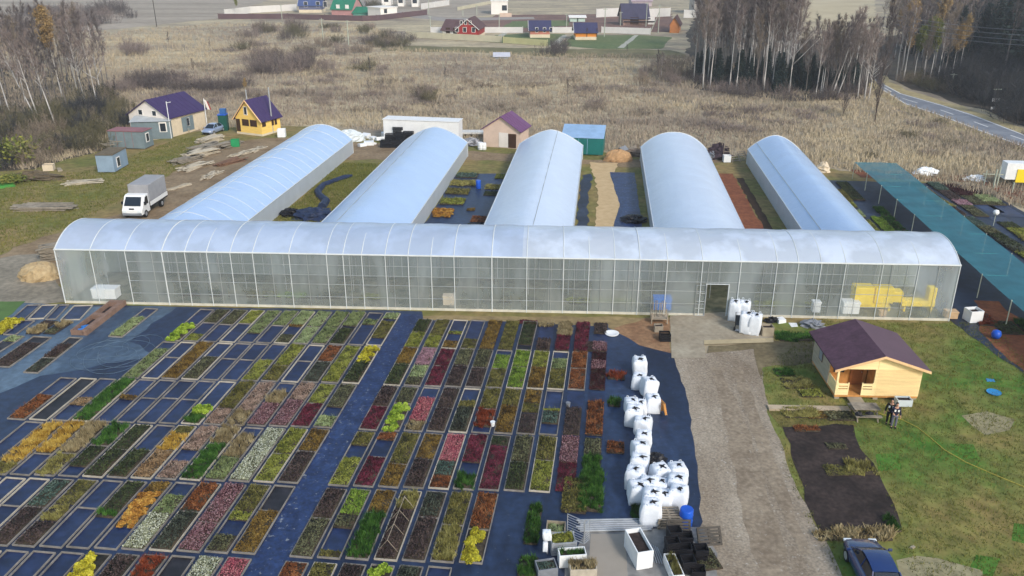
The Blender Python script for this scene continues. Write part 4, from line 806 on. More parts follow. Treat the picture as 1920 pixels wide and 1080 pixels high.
def person(label, loc, rz, jacket, trousers, hand_l, hand_r):
    t = thing('person', label, 'person', loc, rz)   # faces local -Y
    V = [(0, 0, .96), (0, 0, 1.15), (0, 0, 1.36), (0, -.01, 1.47), (0, -.02, 1.56), (0, -.03, 1.66), (0, -.02, 1.72)]; Ed = [(0, 1), (1, 2), (2, 3), (3, 4), (4, 5), (5, 6)]; R = [(.13, .1), (.14, .1), (.15, .1), (.055, .055), (.07, .085), (.078, .095), (.045, .06)]
    def ext(base, pts, rs):
        k = base
        for p, r in zip(pts, rs): V.append(p); R.append(r); Ed.append((k, len(V)-1)); k = len(V)-1
        return k
    for s, hd in ((-1, hand_l), (1, hand_r)):
        el = ((s*.26), .04, 1.12); k = ext(2, [(s*.17, 0, 1.38), el, (hd[0], hd[1], hd[2])], [.06, .045, .032]); d = (Vector(hd)-Vector(el)).normalized(); q = d.to_track_quat('Z', 'Y'); h = Vector(hd)
        pk = ext(k, [h+d*.05], [(.035, .02)])
        for j, (ox, ln) in enumerate(((-.024, .07), (-.008, .08), (.008, .076), (.024, .06))): ext(pk, [h+d*.09+q @ Vector((ox, 0, 0)), h+d*(.09+ln*.6)+q @ Vector((ox, -.012, 0)), h+d*(.09+ln)+q @ Vector((ox, -.03, 0))], [.009, .008, .007])
        ext(k, [h+d*.03+q @ Vector((s*.035, -.01, 0)), h+d*.075+q @ Vector((s*.05, -.025, 0))], [.011, .008])
        ext(0, [(s*.1, 0, .88), (s*.11, -.01, .5), (s*.11, .02, .1), (s*.115, -.1, .04)], [.085, .058, .04, .035])
    skin_obj('body', V, Ed, R, SKIN, t)
    JV = [(0, 0, .86), (0, 0, 1.12), (0, 0, 1.37), (0, -.005, 1.46)]; JE = [(0, 1), (1, 2), (2, 3)]; JR = [(.185, .135), (.18, .13), (.18, .125), (.075, .075)]
    for s, hd in ((-1, hand_l), (1, hand_r)):
        el = Vector((s*.26, .04, 1.12)); h = Vector(hd); o_ = len(JV); JV += [(s*.19, 0, 1.38), tuple(el), tuple(h-(h-el)*.12)]; JE += [(2, o_), (o_, o_+1), (o_+1, o_+2)]; JR += [.08, .065, .052]
    j = skin_obj('jacket', JV, JE, JR, jacket, t)
    for s in (-1, 1): b = MB(); b.box(s*.1, -.15, 1.2, .1, .02, .14); b.build('reflective_patch', WHITE, j)
    TV_ = [(0, 0, .95)]; TE = []; TR = [(.16, .12)]
    for s in (-1, 1): o_ = len(TV_); TV_ += [(s*.1, 0, .85), (s*.11, -.01, .5), (s*.11, .015, .1)]; TE += [(0, o_), (o_, o_+1), (o_+1, o_+2)]; TR += [.1, .078, .07]
    skin_obj('trousers', TV_, TE, TR, trousers, t)
    for s in (-1, 1): skin_obj('shoe', [(s*.11, .03, .06), (s*.115, -.08, .05), (s*.12, -.17, .035)], [(0, 1), (1, 2)], [.055, .05, .035], SHOE, t)
    skin_obj('hair', [(0, .03, 1.62), (0, .02, 1.7), (0, -.03, 1.76)], [(0, 1), (1, 2)], [(.08, .06), (.092, .09), (.07, .075)], HAIR, t)
    b = MB()
    for s in (-1, 1): b.lathe([(.002, 0), (.012, .004), (.002, .008)], n=8); b.v[-24:] = [(s*.033+x, -.118+z*.5, 1.655+y) for x, y, z in b.v[-24:]]
    b.build('eyes', SHOE, t); b = MB(); b.add([(-.014, -.115, 1.62), (.014, -.115, 1.62), (0, -.14, 1.625), (0, -.115, 1.66)], [(0, 2, 3), (2, 1, 3), (0, 1, 2)]); b.build('nose', SKIN, t)
    b = MB(); b.box(0, -.108, 1.59, .045, .012, .01); b.build('mouth', mat('lips', (150, 90, 84), .6, .05, 3), t)
    for s in (-1, 1): b = MB(); b.lathe([(.004, -.012), (.016, 0), (.004, .012)], n=8); b.v = [(s*.088+z*.5, -.02+x*.8, 1.645+y*1.6) for x, y, z in b.v]; b.build('ear', SKIN, t)
    return t
person('person in a navy jacket and grey trousers standing in front of the cabin', at(1674, 803)+Vector((0, 0, .035)), -.15, NAVY, GREYT, (-.2, -.24, 1.12), (.3, -.02, .86))
person('person in black clothes standing close behind the one in grey trousers', at(1665, 796)+Vector((0, 0, .035)), -.5, BLKC, BLKC, (-.31, -.08, .84), (.29, -.06, .86))
# ---------------- cars
TYRE = mat('tyre', (24, 24, 26), .85, .2, 5)
CARGL = mat('car_glass', (26, 34, 44), .08, .1, 1, spec=.7)
def car(label, loc, rz, paint, L=4.35, W=1.74):
    """nose towards local +Y, origin at the middle of the car on the ground"""
    t = thing('parked_car', label, 'car', loc, rz); b = MB(); hw = W/2; rings = []
    st = [(-L/2, .36, .72, .80), (-L/2+.12, .28, .86, .92), (-L/2+.55, .24, .92, .985), (-.9, .22, .93, 1), (0, .22, .92, 1), (.75, .22, .91, 1), (L/2-.75, .23, .84, .985), (L/2-.2, .27, .72, .93), (L/2, .36, .62, .8)]
    for y, z0, z1, s in st:
        x = hw*s; zm = z0+(z1-z0)*.5; rings.append([(-x*.93, y, z0), (-x, y, z0+.12), (-x, y, zm), (-x*.97, y, z1-.08), (-x*.86, y, z1), (-x*.4, y, z1+.025), (x*.4, y, z1+.025), (x*.86, y, z1), (x*.97, y, z1-.08), (x, y, zm), (x, y, z0+.12), (x*.93, y, z0)])
    b.loft(rings); b.build('body', paint, t, smooth=True)
    cab = [(-1.55, .90, .80), (-1.0, 1.33, .68), (-.55, 1.42, .66), (.1, 1.43, .66), (.45, 1.36, .68), (1.2, .89, .80)]
    yb = [(-1.55, 1.2)]
    b = MB(); b.loft([[(-hw*.66, y, z), (-hw*.3, y, z+.03), (hw*.3, y, z+.03), (hw*.66, y, z)] for y, z, s in cab[1:5]], close=False); b.build('roof', paint, t, smooth=True)
    g_ = MB(); g_.add([(-hw*.6, .47, 1.36), (hw*.6, .47, 1.36), (hw*.78, 1.2, .9), (-hw*.78, 1.2, .9)], [(0, 1, 2, 3)]); g_.build('windscreen', CARGL, t)
    g_ = MB(); g_.add([(-hw*.6, -1.02, 1.33), (hw*.6, -1.02, 1.33), (hw*.76, -1.56, .93), (-hw*.76, -1.56, .93)], [(3, 2, 1, 0)]); g_.build('rear_window', CARGL, t)
    for s in (-1, 1):
        g_ = MB(); g_.add([(s*hw*.86, -1.35, .93), (s*hw*.86, 1.1, .92), (s*hw*.68, .42, 1.34), (s*hw*.675, -.98, 1.31)], [(0, 1, 2, 3)]); g_.build('side_window', CARGL, t)
        for y0, y1 in ((1.18, .44), (-1.5, -1.0), (-.12, -.12)): b = MB(); b.path([(s*hw*.86, y0, .92), (s*hw*.675, y1, 1.36)], .035, 5); b.build('pillar', paint, t)
        b = MB(); b.box(s*(hw+.1), .95, .92, .2, .1, .13); b.build('mirror', paint, t, bevel=.03)
        for y in (-L/2+.85, L/2-.85):
            b = MB(); b.tube((s*(hw-.19), y, .31), (s*(hw+.012), y, .31), .31, n=20); wh = b.build('wheel', TYRE, t); b = MB(); b.tube((s*(hw+.01), y, .31), (s*(hw+.022), y, .31), .2, n=16); b.build('rim', GALV, wh)
        b = MB(); b.box(s*hw*.68, L/2-.11, .56, .38, .16, .13); b.build('headlight', mat('lamp_glass', (220, 226, 230), .15, .03, 1, spec=.6), t, bevel=.02)
        b = MB(); b.box(s*hw*.72, -L/2+.06, .62, .3, .12, .14); b.build('tail_light', mat('red_lamp', (130, 20, 20), .3, .1, 2), t, bevel=.02)
    b = MB(); b.box(0, L/2-.02, .33, 1.1, .06, .12); b.build('grille', BLACK, t)
    b = MB(); b.path([(-.55, 1.22, .92), (.1, 1.13, .95)], .012, 4); b.build('wiper', BLACK, t); b = MB(); b.path([(.1, 1.23, .92), (.65, 1.11, .95)], .012, 4); b.build('wiper', BLACK, t)
    return t
cp = at(1637, 1089); car('dark blue car parked on the lawn at the bottom edge of the picture', cp+Vector((0, 0, .035)), ang(cp, at(1592, 1002))-pi/2, mat('blue_paint', (22, 46, 98), .22, .1, .5, spec=.6, coat=.6))
cp = at(401, 249); car('silver car parked between the long house and the yellow cottage', cp+Vector((0, 0, .03)), ang(at(401, 249), at(388, 254))-pi/2, mat('silver_paint', (150, 166, 196), .3, .08, .5, metal=.3, coat=.5))
# ------------------------------------------------------------------ yard buildings behind the tunnels
PURPLE = mat('purple_sheet_roof', (60, 46, 88), .5, .08, 1, aniso=(1, 1, 1)); PLUMR = mat('plum_sheet_roof', (104, 66, 106), .5, .08, 1)
CREAM = mat('cream_wall', (206, 190, 166), .8, .08, 1.2); GWHITE = mat('gable_white', (218, 210, 204), .8, .06, 1); GREYSH = mat('grey_green_sheet', (112, 126, 132), .6, .1, 1.2); YEL = mat('yellow_wall', (236, 198, 108), .75, .06, .8, aniso=(1, 1, 6)); PINKW = mat('pinkish_wall', (206, 182, 166), .85, .07, 1)
BROWND = mat('dark_opening', (64, 42, 28), .9, .2, 2); REDW = mat('red_wall', (150, 42, 40), .75, .1, .6); ORANGEW = mat('orange_wall', (214, 132, 36), .75, .08, .6); FOUND = mat('pale_foundation', (214, 200, 176), .85, .08, .6); TRIMW = mat('white_trim', (230, 226, 222), .7, .04, 1)
ROOFB = mat('brown_roof', (92, 70, 72), .8, .12, .5); ROOFN = mat('navy_roof', (58, 58, 92), .6, .1, .5); ROOFG = mat('green_roof', (32, 116, 90), .6, .1, .5); ROOFBL = mat('blue_roof', (66, 84, 130), .6, .1, .5)
def house(label, P, Q, w, he, hr, wm, rm, name='house', cat='house', gable=None, found=0, ov=.35, wins=(), side=1, group=None, trim=None, depth=None):
    """P,Q: ground line of the long wall facing the viewer's right; the house lies to its left (side=1) or right (-1)"""
    P, Q = Vector(P), Vector(Q); L = depth or (Q-P).length; rz = ang(P, Q); t = thing(name, label, cat, P+Vector((0, 0, .03)), rz, group)
    y = lambda q: q*side; z0 = found
    def slab(nm, pts, m, th=.08): return wall(nm, [pts[0]]+pts[1:], m, t, th)
    for nm, x0, x1 in (('gable_wall', 0, .08), ('gable_wall', L-.08, L)):
        b = MB(); b.prismx([(y(0), z0), (y(w), z0), (y(w), he), (y(w/2), hr), (y(0), he)], x0, x1); b.build(nm, gable or wm, t)
    for nm, a, c_ in (('long_wall', 0, .08), ('long_wall', w-.08, w)):
        b = MB(); b.box(L/2, y((a+c_)/2), z0, L-.17, .08, he-z0-.02); b.build(nm, wm, t)
    if found: b = MB(); b.box(L/2, y(w/2), 0, L+.06, w+.06, found); b.build('foundation', FOUND, t)
    for s in (0, 1):
        ye = -ov if s == 0 else w+ov; ze = he-(hr-he)*ov/(w/2); b = MB()
        b.add([(x, y(yy), z) for zo in (.12, .02) for x, yy, z in ((-ov, w/2, hr+zo), (L+ov, w/2, hr+zo), (L+ov, ye, ze+zo), (-ov, ye, ze+zo))], [(0, 1, 2, 3), (7, 6, 5, 4), (0, 4, 5, 1), (1, 5, 6, 2), (2, 6, 7, 3), (3, 7, 4, 0)])
        for k in range(int(L/.9)): x_ = .3+k*.9; b.path([(x_, y(w/2), hr+.14), (x_, y(ye), ze+.14)], .035, 4)
        b.build('roof', rm, t)
        if trim:
            b = MB(); b.path([(-ov-.03, y(w/2), hr+.06), (-ov-.03, y(ye), ze+.06)], .09, 4); b.build('barge_board', trim, t)
    for face, u, z, ww, hh, m, nm in wins:      # face 'g' front gable (x=0) u across, 'l' long wall u along
        b = MB()
        if face == 'g': b.box(-.03, y(u), z, .04, ww, hh)
        else: b.box(u, y(0)-.03*side, z, ww, .04, hh)
        f = b.build(nm, TRIMW if nm == 'window' and m is DARKG else m, t)
        if nm == 'window' and m is DARKG:
            b = MB()
            if face == 'g': b.box(-.055, y(u), z+.1, .02, ww-.24, hh-.2)
            else: b.box(u, y(0)-.055*side, z+.1, ww-.24, .02, hh-.2)
            b.build('pane', DARKG, f)
    return t
def hgt(px, py, yt): return height_at(px, py, yt)
P, Q = at(322, 258), at(388, 239)
house('long cream house with a purple roof and white gable at the edge of the wood', P, Q, 7.6, 3.0, 5.3, CREAM, PURPLE, gable=GWHITE, wins=[('g', 2.6, 3.0, .9, .9, DARKG, 'window'), ('g', 5.2, 3.0, .9, .9, DARKG, 'window'), ('l', (Q-P).length*.48, .3, 2.6, 2.2, GREYSH, 'door'), ('l', (Q-P).length*.49, 1.0, .7, 1.3, DARKG, 'window')])
# grey lean-to shed before its gable
gP = at(249, 262); gQ = at(325, 258)
t = thing('lean_to_shed', 'low grey-green sheet shed against the white gable of the long house', 'shed', at(250, 262)+Vector((0, 0, .03)), ang(at(250, 262), at(322, 260)))
gl = (at(322, 260)-at(250, 262)).length; b = MB(); b.prismx([(0, 0), (3.2, 0), (3.2, 2.9), (0, 2.6)], 0, gl); b.build('wall', GREYSH, t); b = MB(); b.add([(-.2, -.25, 2.62), (gl+.2, -.25, 2.62), (gl+.2, 3.3, 2.96), (-.2, 3.3, 2.96)], [(0, 1, 2, 3)]); b.build('roof', mat('pale_sheet', (176, 180, 182), .6, .1, 1), t); b = MB(); b.box(gl-1.0, -.03, 1.0, 1.1, .04, 1.5); w_ = b.build('window', TRIMW, t); b = MB(); b.box(gl-1.0, -.055, 1.1, .8, .02, 1.2); b.build('pane', DARKG, w_)
t = thing('lamp_mast', 'thin pale lamp mast at the near corner of the long house', 'mast', at(322, 260)+Vector((0, 0, .03))); b = MB(); b.tube((0, 0, 0), (0, 0, 5.5), .06); b.build('pole', WHITE, t); b = MB(); b.tube((0, 0, 5.3), (.7, -.1, 5.45), .05); b.build('lamp_arm', WHITE, t)
t = thing('flag_mast', 'short pole with a hanging white and red flag beside the silver car', 'flag', at(389, 240)+Vector((0, 0, .03))); b = MB(); b.tube((0, 0, 0), (0, 0, 4.6), .06); b.build('pole', WHITE, t)
b = MB(); b.add([(0, 0, 4.5), (.35, .05, 4.3), (.75, .05, 2.9), (.4, 0, 2.9)], [(0, 1, 2, 3)]); b.add([(.36, .05, 4.3), (.6, .05, 4.1), (1.0, .05, 2.8), (.76, .05, 2.9)], [(0, 1, 2, 3)], 1); b.build('flag', [GWHITE, REDW], t)
P, Q = at(492, 256), at(527, 246); hw_ = 5.0
house('bright yellow cottage with a steep purple roof and open veranda windows', P, Q, (at(433, 255)-at(492, 256)).length, 2.5, 5.2, YEL, PURPLE, found=.3, trim=MATS['barge_board'], wins=[('g', 1.45, 1.35, 1.3, 1.0, BROWND, 'window_opening'), ('g', 3.0, 1.35, 1.3, 1.0, BROWND, 'window_opening'), ('g', 4.45, .4, .75, 1.9, BROWND, 'door_opening'), ('g', 2.75, 3.0, .7, 1.3, DARKG, 'window'), ('l', .6, 1.35, .8, 1.0, BROWND, 'window_opening'), ('l', 2.6, 1.2, .5, 1.1, BROWND, 'window_opening'), ('l', 3.3, 1.2, .5, 1.1, BROWND, 'window_opening')])
for i, (x, y, yt) in enumerate(((463, 218, 188), (501, 214, 176))): tag(MB().tube((0, 0, 0), (0, 0, 6.6+i*.4), .12, .1, 8).build('flue_pipe', GALV, loc=at((470, 512)[i], (250, 250)[i])), f'thin grey flue pipe rising at the {("front", "back")[i]} of the yellow cottage roof', 'flue')
P, Q = at(974, 280), at(991, 268)
house('pinkish shed with a plum roof and a dark half-open door', P, Q, (at(903, 278)-at(974, 280)).length, 2.6, 4.4, PINKW, PLUMR, name='shed', cat='shed', wins=[('g', 1.1, .1, 1.2, 2.0, BROWND, 'door_opening'), ('g', 2.4, .1, 1.4, 2.1, GWHITE, 'door')])
def container(label, fl, fr, depth, h, m, roofm=None, name='storage_container', cat='container', wins=(), door=None, slope=0):
    A, B = at(*fl), at(*fr); L = (B-A).length; t = thing(name, label, cat, A+Vector((0, 0, .03)), ang(A, B))
    b = MB(); b.prismx([(0, .12), (depth, .12), (depth, h+slope), (0, h)], 0, L)
    b.build('body', m, t, bevel=.03)
    b = MB(); b.add([(x, y, z) for zo in (.09, .01) for x, y, z in ((-.08, -.1, h+zo), (L+.08, -.1, h+zo), (L+.08, depth+.1, h+slope+zo), (-.08, depth+.1, h+slope+zo))], [(0, 1, 2, 3), (7, 6, 5, 4), (0, 4, 5, 1), (1, 5, 6, 2), (2, 6, 7, 3), (3, 7, 4, 0)]); b.build('roof', roofm or m, t)
    for x in (.4, L-.4):
        for y in (.3, depth-.3): b = MB(); b.box(x, y, 0, .5, .3, .12); b.build('block', CONC, t)
    for k in range(1, int(L/1.2)): b = MB(); b.box(k*1.2, -.012, .15, .05, .02, h-.2); b.build('seam', roofm or m, t)
    for f, u, z, ww, hh in wins:
        b = MB(); (b.box(u, -.03, z, ww, .05, hh) if f == 'f' else b.box(L+.03, u, z, .05, ww, hh)); w2 = b.build('window', TRIMW, t)
        b = MB(); (b.box(u, -.06, z+.12, ww-.26, .02, hh-.24) if f == 'f' else b.box(L+.06, u, z+.12, .02, ww-.26, hh-.24)); b.build('pane', DARKG, w2)
    return t
container('grey cabin container with a rusty roof and white-framed window by the wood', (207, 279), (272, 281), 2.6, 2.5, GREYSH, mat('rusty_roof', (140, 96, 100), .7, .12, 1), wins=[('e', 1.1, .9, .9, 1.3)])
container('small pale blue-grey container with lumber on its flat roof', (184, 325), (216, 325), 4.2, 2.3, mat('blue_grey_sheet', (132, 152, 172), .55, .08, 1), mat('mossy_roof', (104, 92, 74), .9, .25, 2), wins=[('e', 1.4, .5, 1.0, 1.3)])
b = MB()
for k in range(9): b.box(random.uniform(-.9, .9), random.uniform(-1.4, 1.6), 2.42+.05*(k % 3), random.uniform(1, 1.8), .14, .05, random.uniform(-.5, .5))
tag(b.build('roof_lumber', WOODG, loc=at(205, 308)+Vector((0, 1.2, .02))), 'loose old boards lying on the small blue-grey container roof', 'lumber')
t = container('long white trailer body parked at the back of the yard', (720, 262), (860, 268), 2.6, 3.0, mat('trailer_white', (226, 226, 228), .5, .05, 1), name='trailer_body', cat='trailer')
t = container('dark teal shed container with a pale blue roof behind the middle tunnel', (1052, 290), (1130, 293), 4.5, 2.4, mat('teal_sheet', (18, 104, 100), .55, .08, 1), mat('pale_blue_roof', (142, 172, 206), .4, .1, .8), slope=.9)
b = MB(); b.box(0, 0, 0, 1.3, 1.3, 2.4); t = thing('green_tank_cabin', 'tall dark green cabin beside the yellow cottage', 'cabin', at(421, 244)+Vector((0, 0, .03)), .1); b.build('body', mat('bottle_green', (18, 76, 66), .5, .1, 2), t, bevel=.04); b = MB(); b.box(0, 0, 2.4, 1.4, 1.4, .12); b.build('roof', BLUEP, t); b = MB(); b.box(0, -.67, .2, .8, .03, 1.9); b.build('door', MATS['bottle_green'], t); b = MB(); b.box(.1, .1, 2.52, .9, .9, .8); b.build('water_tank', mat('tank_blue', (46, 92, 150), .5, .1, 2), t)
# truck
A, B = at(250, 412), at(290, 385); d = (at(311, 383)-at(268, 412)); rz = atan2(d.y, d.x)-pi/2
tr = thing('box_truck', 'white light truck with a grey canvas box, parked by the leftmost tunnel', 'truck', at(250, 412)+Vector((0, 0, .035)), rz)   # nose at local y=0 facing -Y, body to +Y
TL = 5.6; WT = mat('truck_white', (230, 230, 230), .35, .04, 1, coat=.4); CANV = mat('grey_canvas', (150, 150, 154), .75, .08, 1.2)
b = MB(); pr = [(0.0, .4), (0.0, .85), (.25, 1.12), (.85, 1.95), (1.05, 2.08), (1.7, 2.1), (1.75, .4)]; b.prismx(pr, -1.0, 1.0); b.build('cab', WT, tr, bevel=.06)
b = MB(); b.add([(-.82, .27, 1.2), (.82, .27, 1.2), (.76, .8, 1.93), (-.76, .8, 1.93)], [(0, 1, 2, 3)]); o = b.build('windscreen', CARGL, tr); o.location = (0, -.04, .03)
for s in (-1, 1):
    b = MB(); b.add([(s*1.012, .62, 1.2), (s*1.012, 1.5, 1.2), (s*1.012, 1.45, 1.92), (s*1.012, 1.0, 1.92)], [(0, 1, 2, 3)]); b.build('side_window', CARGL, tr)
    b = MB(); b.box(s*.72, -.01, .62, .36, .08, .2); b.build('headlight', MATS['lamp_glass'], tr, bevel=.02)
    b = MB(); b.box(s*1.13, .6, 1.25, .2, .08, .3); b.build('mirror', BLACK, tr)
    for y in (.75, 4.3): b = MB(); b.tube((s*.78, y, .36), (s*1.01, y, .36), .36, n=20); wh = b.build('wheel', TYRE, tr); b = MB(); b.tube((s*1.0, y, .36), (s*1.025, y, .36), .2, n=14); b.build('rim', GALV, wh)
    b = MB(); b.box(s*1.02, 3.75, .82, .05, 3.8, .38); b.build('drop_side', WT, tr)
b = MB(); b.box(0, -.03, .38, 1.9, .1, .22); b.build('bumper', GREYP, tr, bevel=.03)
b = MB(); b.box(0, 3.75, .66, 2.0, 3.8, .16); b.build('bed', BLACK, tr)
b = MB(); b.box(0, 3.75, 1.2, 2.04, 3.85, 1.65); b.build('canvas_box', CANV, tr, bevel=.07)
tr.scale = (1.1, 1.12, 1.14); b = MB(); b.box(0, -.012, .95, .5, .02, .12) ; b.build('grille', BLACK, tr)
# lumber, heaps and junk
def lumber(label, px, py, L, W, H, rz, m=None, n=18, seed=0, spread=.25):
    r = random.Random(seed); t = thing('lumber_pile', label, 'lumber', at(px, py)+Vector((0, 0, .03)), rz, 'lumber piles beside the track'); k = 0; lay = max(1, int(H/.09)); per = max(3, n//lay)
    for j in range(lay):
        b = MB()
        for i in range(per): b.box(r.uniform(-.3, .3), -W/2+W*(i+.5)/per+r.uniform(-.08, .08), .09*j, L*r.uniform(.7, 1.1), W/per*.85, .07, r.uniform(-spread, spread))
        b.build('board_layer', m or random.choice([WOODG, mat('pale_board', (188, 176, 156), .85, .15, 2)]), t)
    return t
rzl = ang(at(345, 306), at(440, 275))
PALEB = mat('pale_board', (188, 176, 156), .85, .15, 2)
for i, a in enumerate([(394, 266, 3.6, 1.4, .4, PALEB, 'pale lumber stack nearest the yellow cottage'), (428, 274, 4, 1.6, .3, WOODG, 'grey lumber stack just right of the pale one'), (392, 281, 4.6, 2.0, .4, WOODG, 'wide grey lumber stack in the middle of the piles'), (376, 292, 4.5, 1.6, .36, PALEB, 'tan lumber stack below the wide grey one'), (352, 302, 4.2, 1.2, .3, WOODG, 'weathered lumber stack at the left end of the piles'), (366, 314, 4.6, 1.2, .2, PALEB, 'scattered lumber lying nearest the dirt track'), (452, 290, 3.4, .8, .15, PALEB, 'thin line of boards beside the leftmost tunnel, upper one'), (430, 306, 4, 1.2, .2, mat('reddish_board', (124, 92, 72), .9, .2, 2), 'reddish old boards beside the leftmost tunnel'), (396, 330, 3.5, .8, .15, PALEB, 'loose pale boards beside the leftmost tunnel, lower one'), (480, 282, 3.5, .8, .15, PALEB, 'loose boards at the bend of the track by the tunnel'), (335, 352, 3, .5, .12, PALEB, 'few boards behind the truck beside the tunnel')]):
    lumber(a[6], a[0], a[1], a[2]*1.1, a[3]*1.25, a[4]*2, rzl+random.uniform(-.15, .15), a[5], 16, i)
lumber('pale broken boards lying on the grass left of the dirt track', 160, 343, 4.5, 1.5, .3, .3, PALEB, 14, 31, .5)
lumber('low stack of weathered grey slats beside the wood at left', 84, 392, 6.5, 2.0, .5, .02, WOODG, 30, 32, .06)
lumber('rough stacked firewood at the left end of the long greenhouse', 97, 486, 1.6, 1.4, 1.4, .4, WOODG, 60, 33, .3)
planter('green plastic bin standing beside the lumber stacks', 442, 275, 1.1, .9, 1.0, .2, None, mat('green_bin', (32, 136, 84), .5, .1, 2), cat='bin')
planter('white tote cube at the right of the yellow cottage', 529, 257, 1.1, 1.0, 1.2, .1, None, WHITE, cat='tote')
heap('sand_heap', 'golden sand heap at the left end of the long greenhouse', 'sand heap', at(76, 520)+Vector((0, 0, .03)), 1.75, 1.35, 1.35, mat('yellow_sand', (160, 138, 104), .95, .14, 1.2, rgb2=(178, 158, 124), scale2=4), 21, 30, .1)
heap('sand_heap', 'tan sand heap in front of the teal shed', 'sand heap', at(1158, 301)+Vector((0, 0, .03)), 1.9, 1.2, 1.45, mat('brown_sand', (172, 136, 98), .95, .12, 1.2), 22, 30, .1)
heap('earth_heap', 'reddish heap of debris behind the sand heap', 'earth heap', at(1200, 292)+Vector((0, 0, .03)), 2.4, 1.0, .9, mat('debris', (110, 96, 84), .9, .25, 2), 23, 22, .35)
flat_junk('tarpaulin', 'grey folded tarpaulin beside the tan sand heap', 'tarpaulin', [(1160, 283), (1172, 279), (1180, 287), (1168, 290)], CANV, .5); flat_junk('tarpaulin', 'brown tarpaulin between sand heap and round-topped tunnel', 'tarpaulin', [(1178, 284), (1192, 278), (1196, 287), (1182, 290)], mat('brown_tarp', (150, 134, 116), .8, .1, 1), .5)
WJ = [(668, 262, .9, .6), (686, 258, 1.0, .5), (700, 262, .7, .4), (692, 272, 1.1, .5), (679, 275, .8, .4), (712, 264, .9, .5), (722, 256, .8, .6)]
LJ = ['white scrap box left of the black crate piles, nearest the tunnel', 'white scrap box second from the leftmost tunnel end', 'small white scrap box in the middle of the junk', 'white foam block in front of the junk', 'small white foam block lowest in the junk', 'white scrap box just left of the black crates', 'white scrap box against the trailer corner']
for i, (x, y, w_, h_) in enumerate(WJ):
    b = MB(); b.box(0, 0, 0, w_*1.3, w_, h_, 0, tilt=('X', random.uniform(-.3, .3))); b.box(w_*.6, .2, 0, w_*.6, w_*.4, h_*.6, .6, tilt=('Y', .3)); tag(b.build('foam_box', WHITE, loc=at(x, y)+Vector((0, 0, .05)), rz=random.uniform(0, 3)), LJ[i], 'scrap box', 'white scrap at the back of the yard')
heap('film_bundle', 'big bundle of white film at the far end of the leftmost tunnel', 'film bundle', at(655, 263)+Vector((0, 0, .03)), 2.2, 1.6, 1.5, mat('white_film_bundle', (206, 212, 214), .6, .08, 2), 24, 20, .15)
for i, (x, y, n_) in enumerate([(724, 276, 2), (733, 270, 3), (742, 276, 2), (752, 268, 3), (762, 276, 2), (748, 262, 4), (766, 266, 3)]):
    for k in range(n_): crate(f'black crate, {NUM[k]} from the ground in pile {("left front", "left back", "mid front", "mid back", "right front", "trailer side", "far right")[i]} behind the second tunnel', x, y, 1.5, 1.1, .5, .03+.51*k, random.uniform(-.1, .1), 'black crates in front of the trailer')
car_w = heap('scrap_heap', 'white and dark heap of scrap beside the pinkish shed', 'scrap', at(882, 272)+Vector((0, 0, .03)), 1.6, 1.1, .9, mat('mixed_scrap', (90, 90, 94), .8, .5, 1.5, rgb2=(190, 190, 196)), 25, 18, .5)
b = MB(); b.box(0, 0, .0, 5, 2.0, .25); tag(b.build('flatbed', mat('flatbed_white', (206, 204, 200), .6, .1, 1), loc=at(878, 255)+Vector((0, 0, .5))), 'low pale flatbed slab between trailer and pinkish shed', 'flatbed')
drum('white_drum', 'white drum at the left front corner of the pinkish shed, left one', 901, 281, .4, 1.0, WHITE); drum('white_drum', 'white drum at the pinkish shed, nearer the wall arc', 907, 281, .38, .95, WHITE)
heap('black_film_heap', 'heap of dark cloth between the first and second tunnels', 'cloth heap', at(590, 408)+Vector((0, 0, .05)), 2.3, 1.6, .9, mat('navy_heap', (34, 46, 74), .6, .35, 2), 26, 20, .35); heap('black_film_heap', 'small round black heap left of the dark cloth heap', 'cloth heap', at(545, 404)+Vector((0, 0, .05)), 1.0, .8, .7, BLACK, 27, 18, .4)
b = MB(); b.path([at(*p)+Vector((0, 0, .2)) for p in ((604, 392), (612, 380), (600, 370), (596, 362), (606, 350), (626, 342), (645, 336), (660, 332))], [.5, .45, .4, .42, .36, .3, .36, .16], 8); tag(b.build('rolled_cloth', MATS['navy_heap']), 'long roll of dark cloth snaking over grass between two tunnels', 'cloth roll')
heap('black_film_heap', 'dark crumpled film heap on the blue cloth by the long greenhouse', 'cloth heap', at(1188, 414)+Vector((0, 0, .07)), 1.3, 1.2, .5, BLACK, 28, 20, .4)
